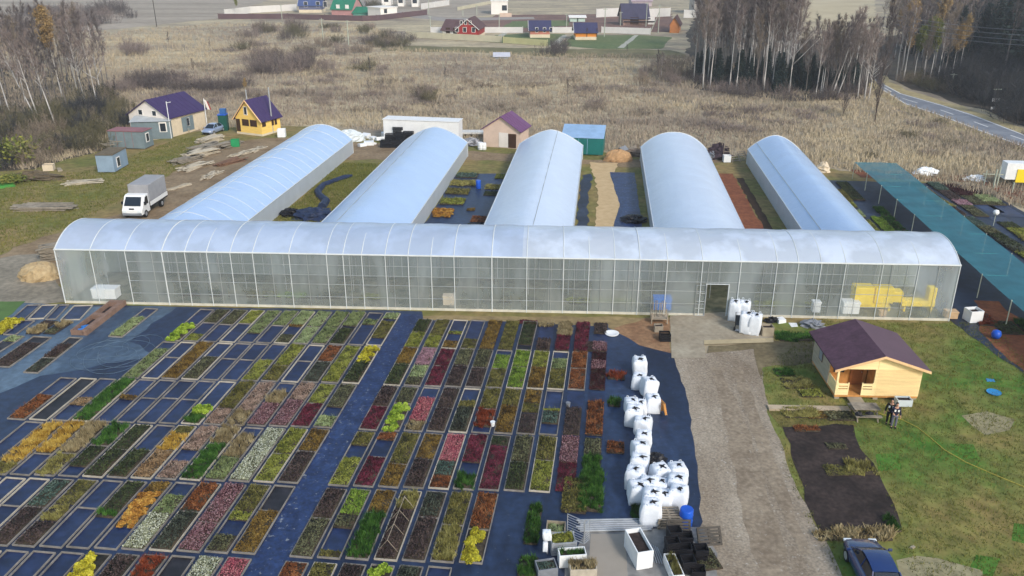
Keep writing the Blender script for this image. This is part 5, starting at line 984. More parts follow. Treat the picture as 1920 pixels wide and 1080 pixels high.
# blocks of plants between second and middle tunnels
for i, (u, v, cd_, w_, l_, lb) in enumerate([(-16.4, 103, 'TG', 2.8, 2.2, 'grey-blue plant block farthest by the second tunnel'), (-16.3, 99.2, 'ST', 2.9, 2.0, 'straw-yellow plant block beside the second tunnel'), (-16.4, 95.6, 'O', 2.8, 2.4, 'olive plant block beside the second tunnel'), (-16.3, 91.4, 'L', 2.8, 2.4, 'lime plant block beside the second tunnel'), (-16.6, 86.8, 'GO', 2.2, 2.6, 'orange plant block beside the second tunnel'), (-16.4, 79.6, 'GO', 2.6, 3.2, 'large orange-gold plant block nearest the long greenhouse'),
       (-11.9, 103, 'L', 2.0, 2.2, 'lime plant block beside the middle tunnel, farthest'), (-12.2, 98.0, 'ST', 2.4, 2.0, 'straw-lime plant block beside the middle tunnel'), (-12.2, 95.2, 'DG', 2.2, 1.8, 'dark green plant block beside the middle tunnel'), (-12.0, 85.2, 'R', 2.6, 2.2, 'rust-red plant block beside the middle tunnel'), (-12.1, 82.4, 'DK', 2.6, 1.8, 'blackish plant block below the rust-red one'), (-12.2, 79.0, 'DG', 2.7, 2.6, 'dark green plant block nearest the long greenhouse'), (-13.8, 88.6, 'OB', 1.0, .9, 'small amber plant clump in the middle of the blue cloth')]):
    bed(T(u, v-l_/2, .056), -TY, w_, l_, cd_+'100', lb, 'plant blocks between the tunnels', False, 'plant block')
drum('plastic_drum', 'small blue drum on the cloth between two tunnels', 897, 354, .3, 1.0, BLUEP)
# corner between the fourth and fifth tunnels
heap('junk_heap', 'dark purple-brown junk heap between the two right-hand tunnels', 'junk', at(1346, 297)+Vector((0, 0, .03)), 1.6, 1.0, 1.9, mat('plum_junk', (60, 48, 56), .85, .4, 2), 29, 18, .35); heap('junk_heap', 'grey junk heap beside the round-topped tunnel end', 'junk', at(1332, 298)+Vector((0, 0, .03)), 1.2, .8, 1.0, GREYP, 30, 16, .4)
t = thing('wire_cage', 'rusty wire cage with a white cube in front, between right-hand tunnels', 'cage', at(1363, 299)+Vector((0, 0, .03)), .05)
for x in (-.7, .7):
    for y in (-.5, .5): b = MB(); b.box(x, y, 0, .07, .07, 2.3); b.build('post', WOODG, t)
for z in (.6, 1.2, 1.75, 2.3):
    for y in (-.5, .5): b = MB(); b.box(0, y, z-.06, 1.4, .05, .06); b.build('rail', WOODG, t)
planter('white cube container in front of the wire cage', 1362, 304, .9, .8, .9, 0, None, WHITE, cat='cube'); pallet('pallet', 'slatted pallet leaning by the rightmost tunnel end', at(1384, 302)+Vector((0, 0, .5)), .3, .9, w=2.4, d=1.6)
# left edge junk
planter('cream wooden box in the junk at the edge of the wood', 93, 320, 1.2, 1.0, .8, .2, None, CREAM, cat='box'); heap('junk_heap', 'brushwood and rubbish heap at the edge of the wood', 'junk', at(62, 335)+Vector((0, 0, .03)), 3.2, 1.6, .8, mat('brushwood', (96, 84, 66), .95, .3, 3), 34, 24, .4); flat_junk('tarpaulin', 'bright green tarpaulin on the ground at the left edge', 'tarpaulin', [(-10, 340), (22, 336), (30, 350), (-6, 356)], mat('green_tarp', (60, 130, 50), .7, .12, 1), .3)
flat_junk('flat_stone', 'pale scrap lying on the grass below the junk', 'stone', [(106, 318), (114, 317), (118, 321), (109, 323)], CONC, .2)
# ------------------------------------------------------------------ teal shade net and what grows around it
NZ = 2.1; corners = [at(1602, 304, NZ), at(1678, 304, NZ), at(1713, 335, NZ), at(1755, 383, NZ), at(1812, 414, NZ), at(1902, 481, NZ)]
TEAL = bpy.data.materials.new('shade_net'); TEAL.use_nodes = True; N = TEAL.node_tree.nodes; L_ = TEAL.node_tree.links; p_ = N['Principled BSDF']; p_.inputs['Base Color'].default_value = (*c(38, 108, 122), 1); p_.inputs['Roughness'].default_value = .6
tp_ = N.new('ShaderNodeBsdfTransparent'); mx_ = N.new('ShaderNodeMixShader'); n_ = N.new('ShaderNodeTexNoise'); n_.inputs['Scale'].default_value = .5; g_ = N.new('ShaderNodeNewGeometry'); L_.new(g_.outputs['Position'], n_.inputs['Vector']); r_ = N.new('ShaderNodeMapRange'); r_.inputs[1].default_value = .35; r_.inputs[2].default_value = .65; r_.inputs[3].default_value = .66; r_.inputs[4].default_value = .85; L_.new(n_.outputs[0], r_.inputs[0]); L_.new(r_.outputs[0], mx_.inputs[0]); L_.new(tp_.outputs[0], mx_.inputs[1]); L_.new(p_.outputs[0], mx_.inputs[2]); L_.new(mx_.outputs[0], N['Material Output'].inputs[0])
def tuv(P): return P.dot(TU), P.dot(TV)
u0, vF = tuv(at(1602, 304, NZ)); u1, _ = tuv(at(1678, 304, NZ)); uN0, vN = tuv(at(1895, 563, NZ)); 
u1n = tuv(at(1902, 481, NZ))[0]; vR = tuv(at(1902, 481, NZ))[1]
def eL(v): return u0+(uN0-u0)*(vF-v)/(vF-vN)
def eR(v): return u1+(u1n-u1)*(vF-v)/(vF-vR)
sh = thing('shade_net_canopy', 'long teal shade net stretched over posts right of the greenhouses', 'shade net', T(u0, 0), 0)
o0 = T(u0, 0); vE = 44.; b = MB(); K = 34; rows = []
for i in range(K+1):
    v = vF+(vE-vF)*i/K; rows.append([T(eL(v)+(eR(v)-eL(v))*k/8, v, NZ+.02-.03*abs(sin(pi*i/K*11))*sin(pi*k/8)-.03*sin(i*.9+k))-o0 for k in range(9)])
b.loft(rows, close=False); b.build('net', TEAL, sh)
SP = mat('pale_post', (168, 174, 160), .7, .1, 2)
for i in range(12):
    v = vF-.2+(vE-vF)*i/11.5
    b = MB(); b.path([T(eL(v), v, NZ)-o0, T(eR(v), v, NZ)-o0], .018, 5); b.build('cross_wire', mat('teal_wire', (70, 140, 146), .5, .1, 2), sh)
    for e in (eL, eR): b = MB(); b.tube(T(e(v), v, 0)-o0, T(e(v), v, NZ+.1)-o0, .045, n=6); b.build('post', SP, sh)
RB = 'plant strips around the shade net'
for i, (u, v, w_, l_, cd_, lb) in enumerate([(28.4, 99, 1.6, 5, 'O', 'olive strip at the far end left of the shade net'), (29.9, 101, 1.6, 8, 'DG', 'dark shrubby strip at the far end beside the shade net'), (28.4, 95, 1.2, 2.2, 'L', 'lime square beyond the pale strip left of the net'), (28.3, 91.5, 1.2, 2.6, 'PG', 'pale grey-green square left of the shade net'), (28.4, 86.5, 1.3, 6, 'L', 'long lime strip beside the grass edge left of the net'), (29.9, 87.5, 1.3, 6, 'BL', 'bright green strip next to the long lime strip'), (31.2, 90, 1.2, 9, 'G', 'dark green hedge strip under the left edge of the net'), (28.9, 80.5, 1.4, 4.6, 'DK', 'blackish strip left of the rust strip by the net'), (30.5, 79.5, 1.5, 7.5, 'R', 'rust strip left of the shade net, farther one'), (32.0, 78, 1.2, 8, 'R', 'narrow rust strip under the net edge'),
     (30.6, 64, 1.6, 2.4, 'RT', 'rust-red clump just beyond the greenhouse corner'), (31.8, 62.5, 1.8, 2.4, 'DG', 'dark green clump beyond the greenhouse corner under the net'), (33.2, 58.0, .9, 12, 'G', 'bright green strip along the near left edge of the net'), (31.2, 54.6, 1.9, 1.6, 'OG', 'grey-olive square below the white cube at right'), (31.8, 52.4, 1.8, 1.2, 'O', 'olive square beside the round blue ball'), (33.1, 49.4, 1.6, 2.6, 'O', 'olive-green clump at the right edge below the blue ball'), (33.6, 46.2, 1.6, 2.4, 'OG', 'grey-olive clump at the right edge, nearest one')]):
    bed(T(u, v-l_/2, .07), -TY, w_, l_, cd_+'100', lb, RB, False, 'plant strip')
def strip_px(a, b_, wd, spec, lb): A, B = at(*a), at(*b_); bed(A+Vector((0, 0, .06)), ang(A, B)-pi/2, wd, (B-A).length, spec, lb, 'plant beds right of the shade net', False)
strip_px((1800, 405), (1712, 344), 1.5, 'DG20 OB20 OG20 ST20 N20', 'mixed dull strip touching the right edge of the shade net')
strip_px((1842, 408), (1748, 345), 1.7, 'TG25 N30 PM15 OG30', 'grey and plum strip, second from the shade net')
strip_px((1868, 400), (1776, 347), 2.0, 'CR45 OG30 E25', 'plum-red strip, third from the shade net')
strip_px((1905, 408), (1815, 352), 2.2, 'CR30 PG25 OG10 E35', 'plum and grey strip, fourth from the shade net')
strip_px((1905, 465), (1812, 408), 1.7, 'TG35 OG25 DG40', 'dull green strip near the white lamp globe')
strip_px((1950, 462), (1868, 408), 1.9, 'E20 DG25 L30 ST25', 'strip with a lime block at the right edge')
strip_px((1945, 492), (1880, 452), 1.8, 'DK60 L40', 'dark strip with lime end at the right edge, nearest')
t = thing('lamp_globe', 'white globe lamp on a short post among the right-hand beds', 'lamp', at(1862, 424)+Vector((0, 0, .05))); b = MB(); b.tube((0, 0, 0), (0, 0, 1.2), .04); b.build('post', SP, t); b = MB(); b.lathe([(.02, 1.15), (.22, 1.22), (.32, 1.45), (.22, 1.68), (.02, 1.75)], n=16); b.build('globe', WHITE, t, smooth=True)
planter('white cube tank on the grass beyond the greenhouse corner', 1822, 602, 1.0, .9, .95, .15, None, WHITE, cat='tank'); 
b = MB(); b.lathe([(.03, 0), (.28, .1), (.36, .36), (.28, .62), (.03, .72)], n=18); tag(b.build('blue_ball', BLUEP, loc=at(1866, 636)+Vector((0, 0, .05)), smooth=True), 'round blue ball-like tub at the edge of the right-hand cloth', 'tub')
heap('film_heap', 'white film heap at the far end beyond the shade net', 'film heap', at(1736, 327)+Vector((0, 0, .02)), 1.6, 1.0, .9, WHITE, 40, 16, .2); heap('film_heap', 'white scrap heap on red soil right of the shade net', 'film heap', at(1828, 339)+Vector((0, 0, .06)), 1.2, .7, .6, WHITE, 41, 14, .5); heap('film_heap', 'beige film heap at the far end of the rightmost tunnel', 'film heap', at(1543, 322)+Vector((0, 0, .03)), .9, .8, 1.2, CREAM, 42, 14, .3)
# roadside booth with yellow panel
bp_ = at(1878, 352); t = thing('field_booth', 'white booth on legs with a plain yellow panel at the right edge', 'booth', bp_+Vector((0, 0, .03)), -.12)
b = MB(); b.box(2.4, .8, 1.0, 4.6, 1.6, 2.0); b.build('body', WHITE, t, bevel=.03); b = MB(); b.box(2.5, -.05, .7, 2.3, .08, 1.6); b.build('panel', mat('yellow_panel', (236, 206, 40), .5, .05, 1), t)
for x in (.3, 1.6, 3.2, 4.4):
    for y in (.2, 1.4): b = MB(); b.box(x, y, 0, .1, .1, 1.0); b.build('leg', WOODG, t)
for x in (-2.0, -.9): b = MB(); b.box(x, .2, 0, .1, .1, 2.0); b.build('stair_post', SP, t)
b = MB(); b.box(-1.2, .2, 1.5, 2.4, .08, .1); b.build('handrail', SP, t)
for i, x in enumerate((1868, 1862, 1897)): tag(MB().tube((0, 0, 0), (0, 0, (2.6, 2.4, 1.3)[i]), .1, n=6).build('fence_post', SP, loc=at(x, (352, 354, 362)[i])), f'pale post {("left of", "farther left of", "in front of")[i]} the white booth with the yellow panel', 'post')
# ------------------------------------------------------------------ things seen dimly inside the long greenhouse
YM = mat('machine_yellow', (240, 208, 20), .45, .06, 1)
mp_ = at(1690, 588); t = thing('yellow_machine', 'yellow machine with blocky hopper and low conveyor behind the clear wall', 'machine', M((at(1676, 588)-MO).dot(ME), -1.9, .07), MA)
for nm, q in (('hopper', (-2.5, 0, .55, 1.5, 1.1, 1.5)), ('housing', (-.9, 0, .7, 1.5, 1.0, 1.3)), ('housing', (.2, 0, .8, .8, .9, .9)), ('conveyor', (1.9, 0, .45, 2.6, .8, .5)), ('upright_box', (2.9, 0, .95, .6, .7, 1.1)), ('lower_body', (-1.6, 0, .3, 2.4, .8, .5))): b = MB(); b.box(*q); b.build(nm, YM, t, bevel=.05)
for x in (-2.8, -.3, .9, 3.0): b = MB(); b.box(x, 0, 0, .14, .7, .4); b.build('leg', YM, t)
def inside(px, py, back): return M((at(px, py)-MO).dot(ME), -back, .07)
for i, (x, l, m, w_, d_, h_) in enumerate([(168, 'white sheeted pallet load inside the left end of the greenhouse', WHITE, 2.0, 1.0, .9), (1242, 'bright blue bin inside the greenhouse behind the stakes', mat('bright_blue', (30, 110, 200), .5, .08, 2), 1.4, .9, 1.0), (1590, 'white barrel crate inside the greenhouse, left of the yellow machine', WHITE, 1.3, .9, 1.0), (1528, 'small white tub inside the greenhouse beside the middle posts', WHITE, .6, .6, .9), (1768, 'brown carton at the right end inside the greenhouse', mat('carton', (190, 160, 126), .8, .1, 2), .9, .7, .6), (838, 'white framed table inside the greenhouse near its middle', CREAM, .9, .7, .8), (1645, 'brown carton in front of the yellow machine', MATS['carton'] if 'carton' in MATS else CREAM, .5, .4, .5)]):
    t = thing('storage_box', l, 'box', inside(x, 585, 1.2 if i not in (4, 6) else .5), MA, 'boxes inside the long greenhouse')
    b = MB(); b.box(0, 0, .02, w_, d_, h_*.85); b.build('body', m, t, bevel=.04); b = MB(); b.box(0, 0, .02+h_*.85, w_+.06, d_+.06, h_*.15); b.build('lid', m, t, bevel=.02)
for i, (x, cd_, w_, l) in enumerate([(690, 'L', 2.4, 'yellow-lime plant block inside the greenhouse, left of the middle'), (450, 'O', 4.0, 'olive plant block inside the left half of the greenhouse'), (520, 'BL', 4.0, 'greenish plant block inside the left half of the greenhouse'), (1130, 'L', 5.5, 'lime plant block inside the greenhouse right of the middle'), (940, 'O', 3.0, 'olive plant block inside the middle of the greenhouse'), (1480, 'L', 5.0, 'lime plant block inside the greenhouse right of the door'), (1290, 'O', 2.2, 'olive plant block inside the greenhouse left of the door'), (350, 'DG', 3.5, 'dark plant block inside the far left of the greenhouse'), (590, 'OG', 3, 'grey-olive plant block inside the left half of the greenhouse')]):
    t = thing('plant_clump', l, 'plant block', inside(x, 585, 1.7), MA, 'plant blocks inside the long greenhouse'); patch(cd_, w_, 1.2, t, 0, 0, 0)
# ------------------------------------------------------------------ village beyond the meadow
random.seed(21)
V = 'houses of the village beyond the meadow'
def vh(label, fl, fr, q, eave, ridge, wm, rm, found=.0, wins=(), **k):
    """gable towards the viewer: front-left, front-right base pixels; q far right base; eave/ridge pixel rows"""
    P, Q = at(*fr), at(*q); w_ = (at(*fl)-at(*fr)).length; he = height_at(*fr, eave); hr = height_at((fl[0]+fr[0])/2, (fl[1]+fr[1])/2, ridge)
    return house(label, P, Q, w_, he, max(hr, he+.5), wm, rm, found=found, group=V, wins=wins, ov=.5, **k)
vh('red village house with white windows and a steep gable behind the cream fence', (857, 74), (896, 74), (909, 66), 54, 37, REDW, ROOFB, 1.0, trim=TRIMW, wins=[('g', 1.3, 2.0, 1.2, 1.5, DARKG, 'window'), ('g', 4.0, 2.0, 1.2, 1.5, DARKG, 'window'), ('g', 6.4, 2.0, 1.2, 1.5, DARKG, 'window'), ('g', 2.3, 4.2, .9, 1.2, DARKG, 'window'), ('g', 3.7, 4.2, .9, 1.2, DARKG, 'window'), ('g', 5.0, 4.2, .9, 1.2, DARKG, 'window')])
def vh2(label, fl, fr, depth, eave, ridge, wm, rm, found=.0, wins=(), **k):
    """long wall towards the viewer"""
    P, Q = at(*fl), at(*fr); he = height_at(*fl, eave); hr = height_at(*fl, ridge)*.97
    return house(label, P, Q, depth, he, max(hr, he+.6), wm, rm, found=found, group=V, wins=wins, ov=.5, **k)
vh2('low brown-roofed annexe to the left of the red house', (829, 67), (857, 68), 9, 56, 38, TRIMW, ROOFB, wins=[('l', 2.0, .3, 1.4, 2.2, BROWND, 'door_opening'), ('l', 4.4, .3, 1.2, 2.2, BROWND, 'door_opening')])
vh2('pinkish village house with a navy roof between red and orange houses', (994, 71), (1031, 71), 7.5, 56, 40, mat('pink_brick', (186, 120, 104), .8, .12, .6), ROOFN, 1.0, trim=TRIMW, wins=[('l', 2.0, 1.6, 1.0, 1.5, DARKG, 'window'), ('l', 4.4, 1.6, 1.0, 1.5, DARKG, 'window'), ('l', 6.4, 1.6, 1.0, 1.5, DARKG, 'window')])
vh('small white-trimmed front gable on the pinkish village house', (992, 68), (1009, 68), (1010, 64), 54, 42, mat('pale_gable', (206, 186, 170), .8, .1, 1), ROOFN, wins=[('g', 1.6, 2.8, 1.1, 1.2, DARKG, 'window')])
vh2('orange timber village house with a purple-navy roof on a green plot', (1079, 75), (1118, 75), 7, 60, 44, ORANGEW, ROOFN, .9, trim=TRIMW, wins=[('l', 3.4, .9, .25, 2.6, BROWND, 'corner_log'), ('l', 6.4, .9, .25, 2.6, BROWND, 'corner_log')])
vh2('grey-blue village house with white window trim at the upper left', (561, 24), (603, 24), 9, 10, -6, mat('blue_grey_wall', (96, 100, 128), .8, .1, .6), ROOFBL, 1.2, trim=TRIMW, wins=[('l', 3, 2.2, 1.6, 2.2, DARKG, 'window'), ('l', 8, 2.2, 1.6, 2.2, DARKG, 'window'), ('l', 11, 2.2, 1.6, 2.2, DARKG, 'window'), ('l', 10, 6, 1.6, 2, DARKG, 'window')])
vh2('pink village house with a large green roof at the top', (622, 28), (660, 29), 10, 16, -8, mat('pink_wall', (178, 132, 132), .8, .1, .6), ROOFG, wins=[('l', 3, 2, 1.6, 2, TRIMW, 'window'), ('l', 7, 2, 1.6, 2, TRIMW, 'window')])
vh2('low green-roofed shed beside the green-roofed village house', (662, 29), (700, 29), 8, 24, 14, mat('teal_fence', (86, 146, 136), .8, .1, .6), ROOFG)
def flat(label, fl, fr, depth, top, m, wins=(), cat='building'):
    A, B = at(*fl), at(*fr); L = (B-A).length; h = height_at(*fl, top); t = thing('flat_roof_house', label, cat, A+Vector((0, 0, .03)), ang(A, B), V)
    b = MB(); b.box(L/2, depth/2, 0, L, depth, h); b.build('wall', m, t); b = MB(); b.box(L/2, depth/2, h, L+.5, depth+.5, .35); b.build('roof', TRIMW, t)
    for u, z, w_, h_ in wins: b = MB(); b.box(L*u, -.04, h*z, w_, .06, h_); b.build('window', DARKG, t)
    return t
flat('plain white flat-roofed block with one small window at the fence bend', (714, 33), (745, 31), 9, 16, TRIMW, [(.3, .45, 1.4, 1.6)])
flat('white village building with a dark roof edge at the top centre', (921, 27), (952, 27), 12, 3, TRIMW, [(.8, .3, 2, 2)])
flat('white village house at the top, left of the long white fence', (716, 10), (733, 10), 9, -6, TRIMW, [(.5, .4, 2, 2)]); flat('second white village house at the top, right of the first', (746, 12), (757, 12), 9, -4, TRIMW, [(.5, .4, 2, 2)]); flat('third white village house at the top, beside dark shrubs', (772, 13), (784, 13), 8, -4, TRIMW, [(.5, .4, 2, 2)])
flat('pale tower-like block at the left edge of the birch wood', (1301, 26), (1324, 26), 10, -8, mat('pale_block', (186, 178, 172), .8, .08, .6), [(.5, .5, 2, 2.4), (.85, .5, 2, 2.4)])
vh2('large dark-roofed village house with a white band beneath the roof', (1168, 48), (1216, 48), 12, 34, 8, mat('dusky_wall', (150, 122, 112), .8, .12, .6), mat('dark_navy_roof', (66, 62, 84), .6, .1, .6), wins=[('l', 4, .4, 3, 2.4, BROWND, 'garage_opening'), ('l', 10, .4, 2.4, 2.4, TRIMW, 'garage_door')])
vh2('low black-roofed outbuilding before the dark-roofed village house', (1172, 48), (1226, 48), 5, 40, 34, mat('dusky_wall2', (132, 106, 98), .8, .12, .6), mat('black_roof', (44, 40, 46), .6, .1, .6))
vh('orange gabled hut at the left edge of the birch wood', (1257, 61), (1272, 62), (1276, 56), 46, 32, mat('orange_hut', (190, 122, 70), .8, .1, .6), ROOFB)
vh2('pale green trailer house on the brown plot, left one', (1069, 41), (1082, 41), 5, 33, 30, mat('pale_green_wall', (176, 196, 186), .8, .06, .6), TRIMW); vh2('pale green trailer house on the brown plot, right one', (1084, 41), (1097, 41), 5, 33, 30, mat('pale_green_wall', (176, 196, 186), .8, .06, .6), TRIMW)
vh2('low bluish-white trough-roofed shed alone in the meadow', (928, 111), (953, 111), 5, 106, 101, mat('bluish_shed', (170, 176, 186), .6, .06, .6), mat('pale_lilac_roof', (196, 196, 206), .6, .06, .6))
vh2('pale lilac village house at the top right beside the wood', (1185, 12), (1222, 12), 10, 2, -8, mat('lilac_wall', (178, 164, 170), .8, .08, .6), mat('lilac_roof', (170, 150, 160), .7, .08, .6))
def fence(label, pts, h, m, every=3.0):
    P = [at(*p) for p in pts]; o = P[0]; t = thing('fence', label, 'fence', o+Vector((0, 0, .03)), 0, 'fences of the village')
    for a, b_ in zip(P[:-1], P[1:]):
        L = (b_-a).length; r = ang(a, b_); mid = (a+b_)/2-o; bb = MB(); bb.box(mid.x, mid.y, .05, L, .1, h, r); bb.build('panel', m, t)
        n = max(1, int(L/every/4))
        for k in range(n+1): v = a.lerp(b_, k/n)-o; pb = MB(); pb.box(v.x, v.y, 0, .22, .22, h+.2, r); pb.build('post', m, t)
FW_ = mat('fence_white', (206, 204, 202), .8, .06, .4); FC = mat('fence_cream', (186, 180, 158), .85, .08, .4); FB = mat('fence_brown', (92, 72, 76), .85, .12, .4)
fence('cream board fence along the front of the red house plot', [(762, 70), (830, 74), (900, 78), (940, 80)], 1.8, FC); fence('yellowish board fence continuing in front of the green lawn plot', [(944, 81), (1026, 87)], 1.7, mat('fence_yellowish', (182, 180, 136), .85, .08, .4))
fence('white panel fence behind the red house, left stretch', [(808, 62), (832, 62)], 1.8, FW_); fence('white panel fence between the red and pinkish houses', [(909, 62), (980, 62)], 1.8, FW_); fence('white panel fence between the pinkish and orange houses', [(1037, 62), (1077, 62)], 1.8, FW_); fence('white panel fence right of the orange house', [(1128, 62), (1219, 65)], 1.9, FW_)
fence('long brown fence at the upper left edge of the village', [(410, 36), (540, 36), (680, 40), (706, 39), (800, 28)], 1.9, FB); fence('white long fence before the grey-blue house', [(422, 31), (470, 25), (556, 20)], 2.6, FW_); fence('white fence at the top, right of the white houses', [(790, 18), (842, 10)], 2.4, FW_); fence('pale fence slanting up to the white building', [(858, 20), (922, 7)], 1.4, FC)
fence('white wall left of the dark-roofed house', [(1118, 33), (1163, 31)], 3.2, FW_); fence('white wall right of the dark-roofed house', [(1214, 33), (1256, 31)], 3.2, FW_); fence('short pale wall at the edge of the birch wood', [(1282, 34), (1308, 34)], 3.0, FW_)
# fields and plots
sheet('ploughed_plot', [(860, 56), (930, 28), (1260, 26), (1262, 60), (960, 60)], .03, PLOUGH, .8, 5); sheet('pale_field', [(560, -6), (960, -6), (940, 26), (860, 34), (700, 22)], .028, FALLOW, 1, 6); sheet('pale_field', [(-200, 50), (-200, -30), (560, -20), (430, 26), (400, 36), (200, 56)], .028, FALLOW, 1, 6)
sheet('plot_lawn', [(900, 78), (930, 66), (990, 62), (1060, 64), (1040, 84), (1020, 86)], .04, PLOTG, .5, 4); sheet('plot_lawn', [(1050, 86), (1075, 66), (1200, 66), (1260, 70), (1240, 92), (1120, 92)], .04, PLOTG, .5, 4); sheet('plot_lawn', [(940, 52), (960, 40), (1064, 38), (1070, 48), (1000, 52)], .045, PLOTG, .5, 4); sheet('brown_plot', [(765, 68), (806, 62), (816, 66), (800, 71)], .04, PLOUGH, .4, 3)
sheet('garden_path', [(915, 76), (948, 60), (956, 60), (930, 77)], .05, mat('pale_path', (170, 168, 156), .9, .08, .4), .2, 4); sheet('garden_path', [(1158, 90), (1190, 66), (1198, 66), (1170, 90)], .05, MATS['pale_path'], .2, 4); sheet('garden_path', [(1028, 88), (1055, 66), (1064, 66), (1046, 86)], .05, MATS['pale_path'], .2, 4)
sheet('ditch_grass', [(700, 84), (940, 90), (1260, 94), (1300, 110), (1060, 108), (900, 98), (720, 96)], .03, mat('ditch_grass', (100, 96, 66), .95, .15, .15, rgb2=(124, 116, 84)), 1, 4); sheet('village_lane', [(640, -4), (700, 24), (830, 40), (1000, 36), (1000, 32), (840, 34), (720, 18), (664, -4)], .04, mat('village_lane', (150, 142, 136), .9, .08, .2), .6, 5)
sheet('pale_clearing', [(1496, 40), (1500, -10), (1640, -10), (1640, 44)], .034, mat('pale_straw_field', (176, 160, 128), .95, .12, .06, rgb2=(192, 178, 148)), 1, 5)
# poles
PG_ = 'utility poles of the village'
for i, (x, y, yt, l) in enumerate([(294, 50, -30, 'tall thin pole with a cross arm in the fields at upper left'), (807, 52, 30, 'grey utility pole left of the red house'), (804, 27, -8, 'grey utility pole beside the white fence at the top'), (868, 30, 20, 'short pale pole behind the red house roof'), (894, 28, 10, 'pale utility pole left of the white building'), (936, 55, 26, 'pale utility pole with a board right of the red house'), (923, 24, 2, 'thin pole at the corner of the white building'), (1062, 56, 26, 'thin utility pole left of the orange house'), (1133, 69, 14, 'tall utility pole just right of the orange house'), (1163, 48, 22, 'utility pole at the end of the white wall'), (1211, 50, 4, 'utility pole beside the dark-roofed house'), (1234, 62, 8, 'braced utility pole by the orange hut'), (529, 36, 8, 'thin pole before the grey-blue house'), (606, 78, 34, 'thin pole in front of the brown fence'), (654, 88, 38, 'pale pole in the bushes under the brown fence'), (1782, 172, 138, 'short leaning pale pole beside the road'), (1862, 208, 165, 'dark road pole with white plates near the wood')]):
    h = height_at(x, y, yt); t = thing('utility_pole', l, 'pole', at(x, y), 0, PG_); b = MB(); b.tube((0, 0, 0), (0, 0, h), .16, .11, 8); b.build('pole', SP if i not in (0, 16) else mat('dark_pole', (70, 66, 62), .9, .1, 1), t)
    b = MB(); b.box(0, 0, h*.93, 1.4, .12, .12); b.build('cross_arm', SP, t)
    if i == 16: b = MB(); b.box(0, -.2, h*.42, 1.3, .06, .6); b.build('plate', WHITE, t); b = MB(); b.box(-.3, -.2, h*.08, .6, .06, .45); b.build('plate', WHITE, t)
    if i == 11: b = MB(); b.tube((-2.6, 0, 0), (0, 0, h*.75), .13, n=6); b.build('brace', SP, t)
    if i == 5: b = MB(); b.box(2.2, 0, h*.8, 4, .1, 1.3); b.build('board', PINKW, t)
for k in range(4):
    b = MB(); A, B = at(1640, 130)+Vector((0, 0, height_at(1640, 130, 48-8*k))), at(2000, 275)+Vector((0, 0, height_at(2000, 275, 92-10*k))); b.path([A.lerp(B, i/14)-Vector((0, 0, .9*sin(pi*i/14))) for i in range(15)], .035, 4); tag(b.build('power_line', GREYP), f'thin overhead wire over the right-hand wood, {("lowest", "second lowest", "second highest", "highest")[k]} of the four', 'wire', 'overhead wires at the right')

# ------------------------------------------------------------------ trees
BARK = mat('birch_bark', (186, 182, 180), .8, .22, 2.5, aniso=(1, 1, .35)); BARKD = mat('dark_bark', (96, 88, 84), .9, .2, 2)
TW_P = leafmat('twigs_purple', [(98, 86, 84), (130, 116, 112), (160, 146, 138)], .05); TW_B = leafmat('twigs_brown', [(96, 84, 76), (130, 116, 102), (160, 146, 128)], .05); TW_Y = leafmat('leaves_yellow', [(112, 92, 64), (150, 124, 82), (172, 148, 104)], .2); TW_G = leafmat('twigs_olive', [(62, 60, 44), (92, 88, 64), (124, 116, 86)], .1); TW_D = leafmat('twigs_dark', [(64, 58, 58), (90, 82, 82), (118, 108, 106)], .05); TW_K = leafmat('twigs_blackish', [(34, 36, 40), (54, 56, 60), (78, 78, 82)], .05); SPR = leafmat('spruce_needles', [(22, 34, 34), (38, 54, 52), (58, 74, 70)], .1); SALLOW = leafmat('leaves_green', [(56, 70, 26), (104, 112, 48), (150, 146, 70)], .2)
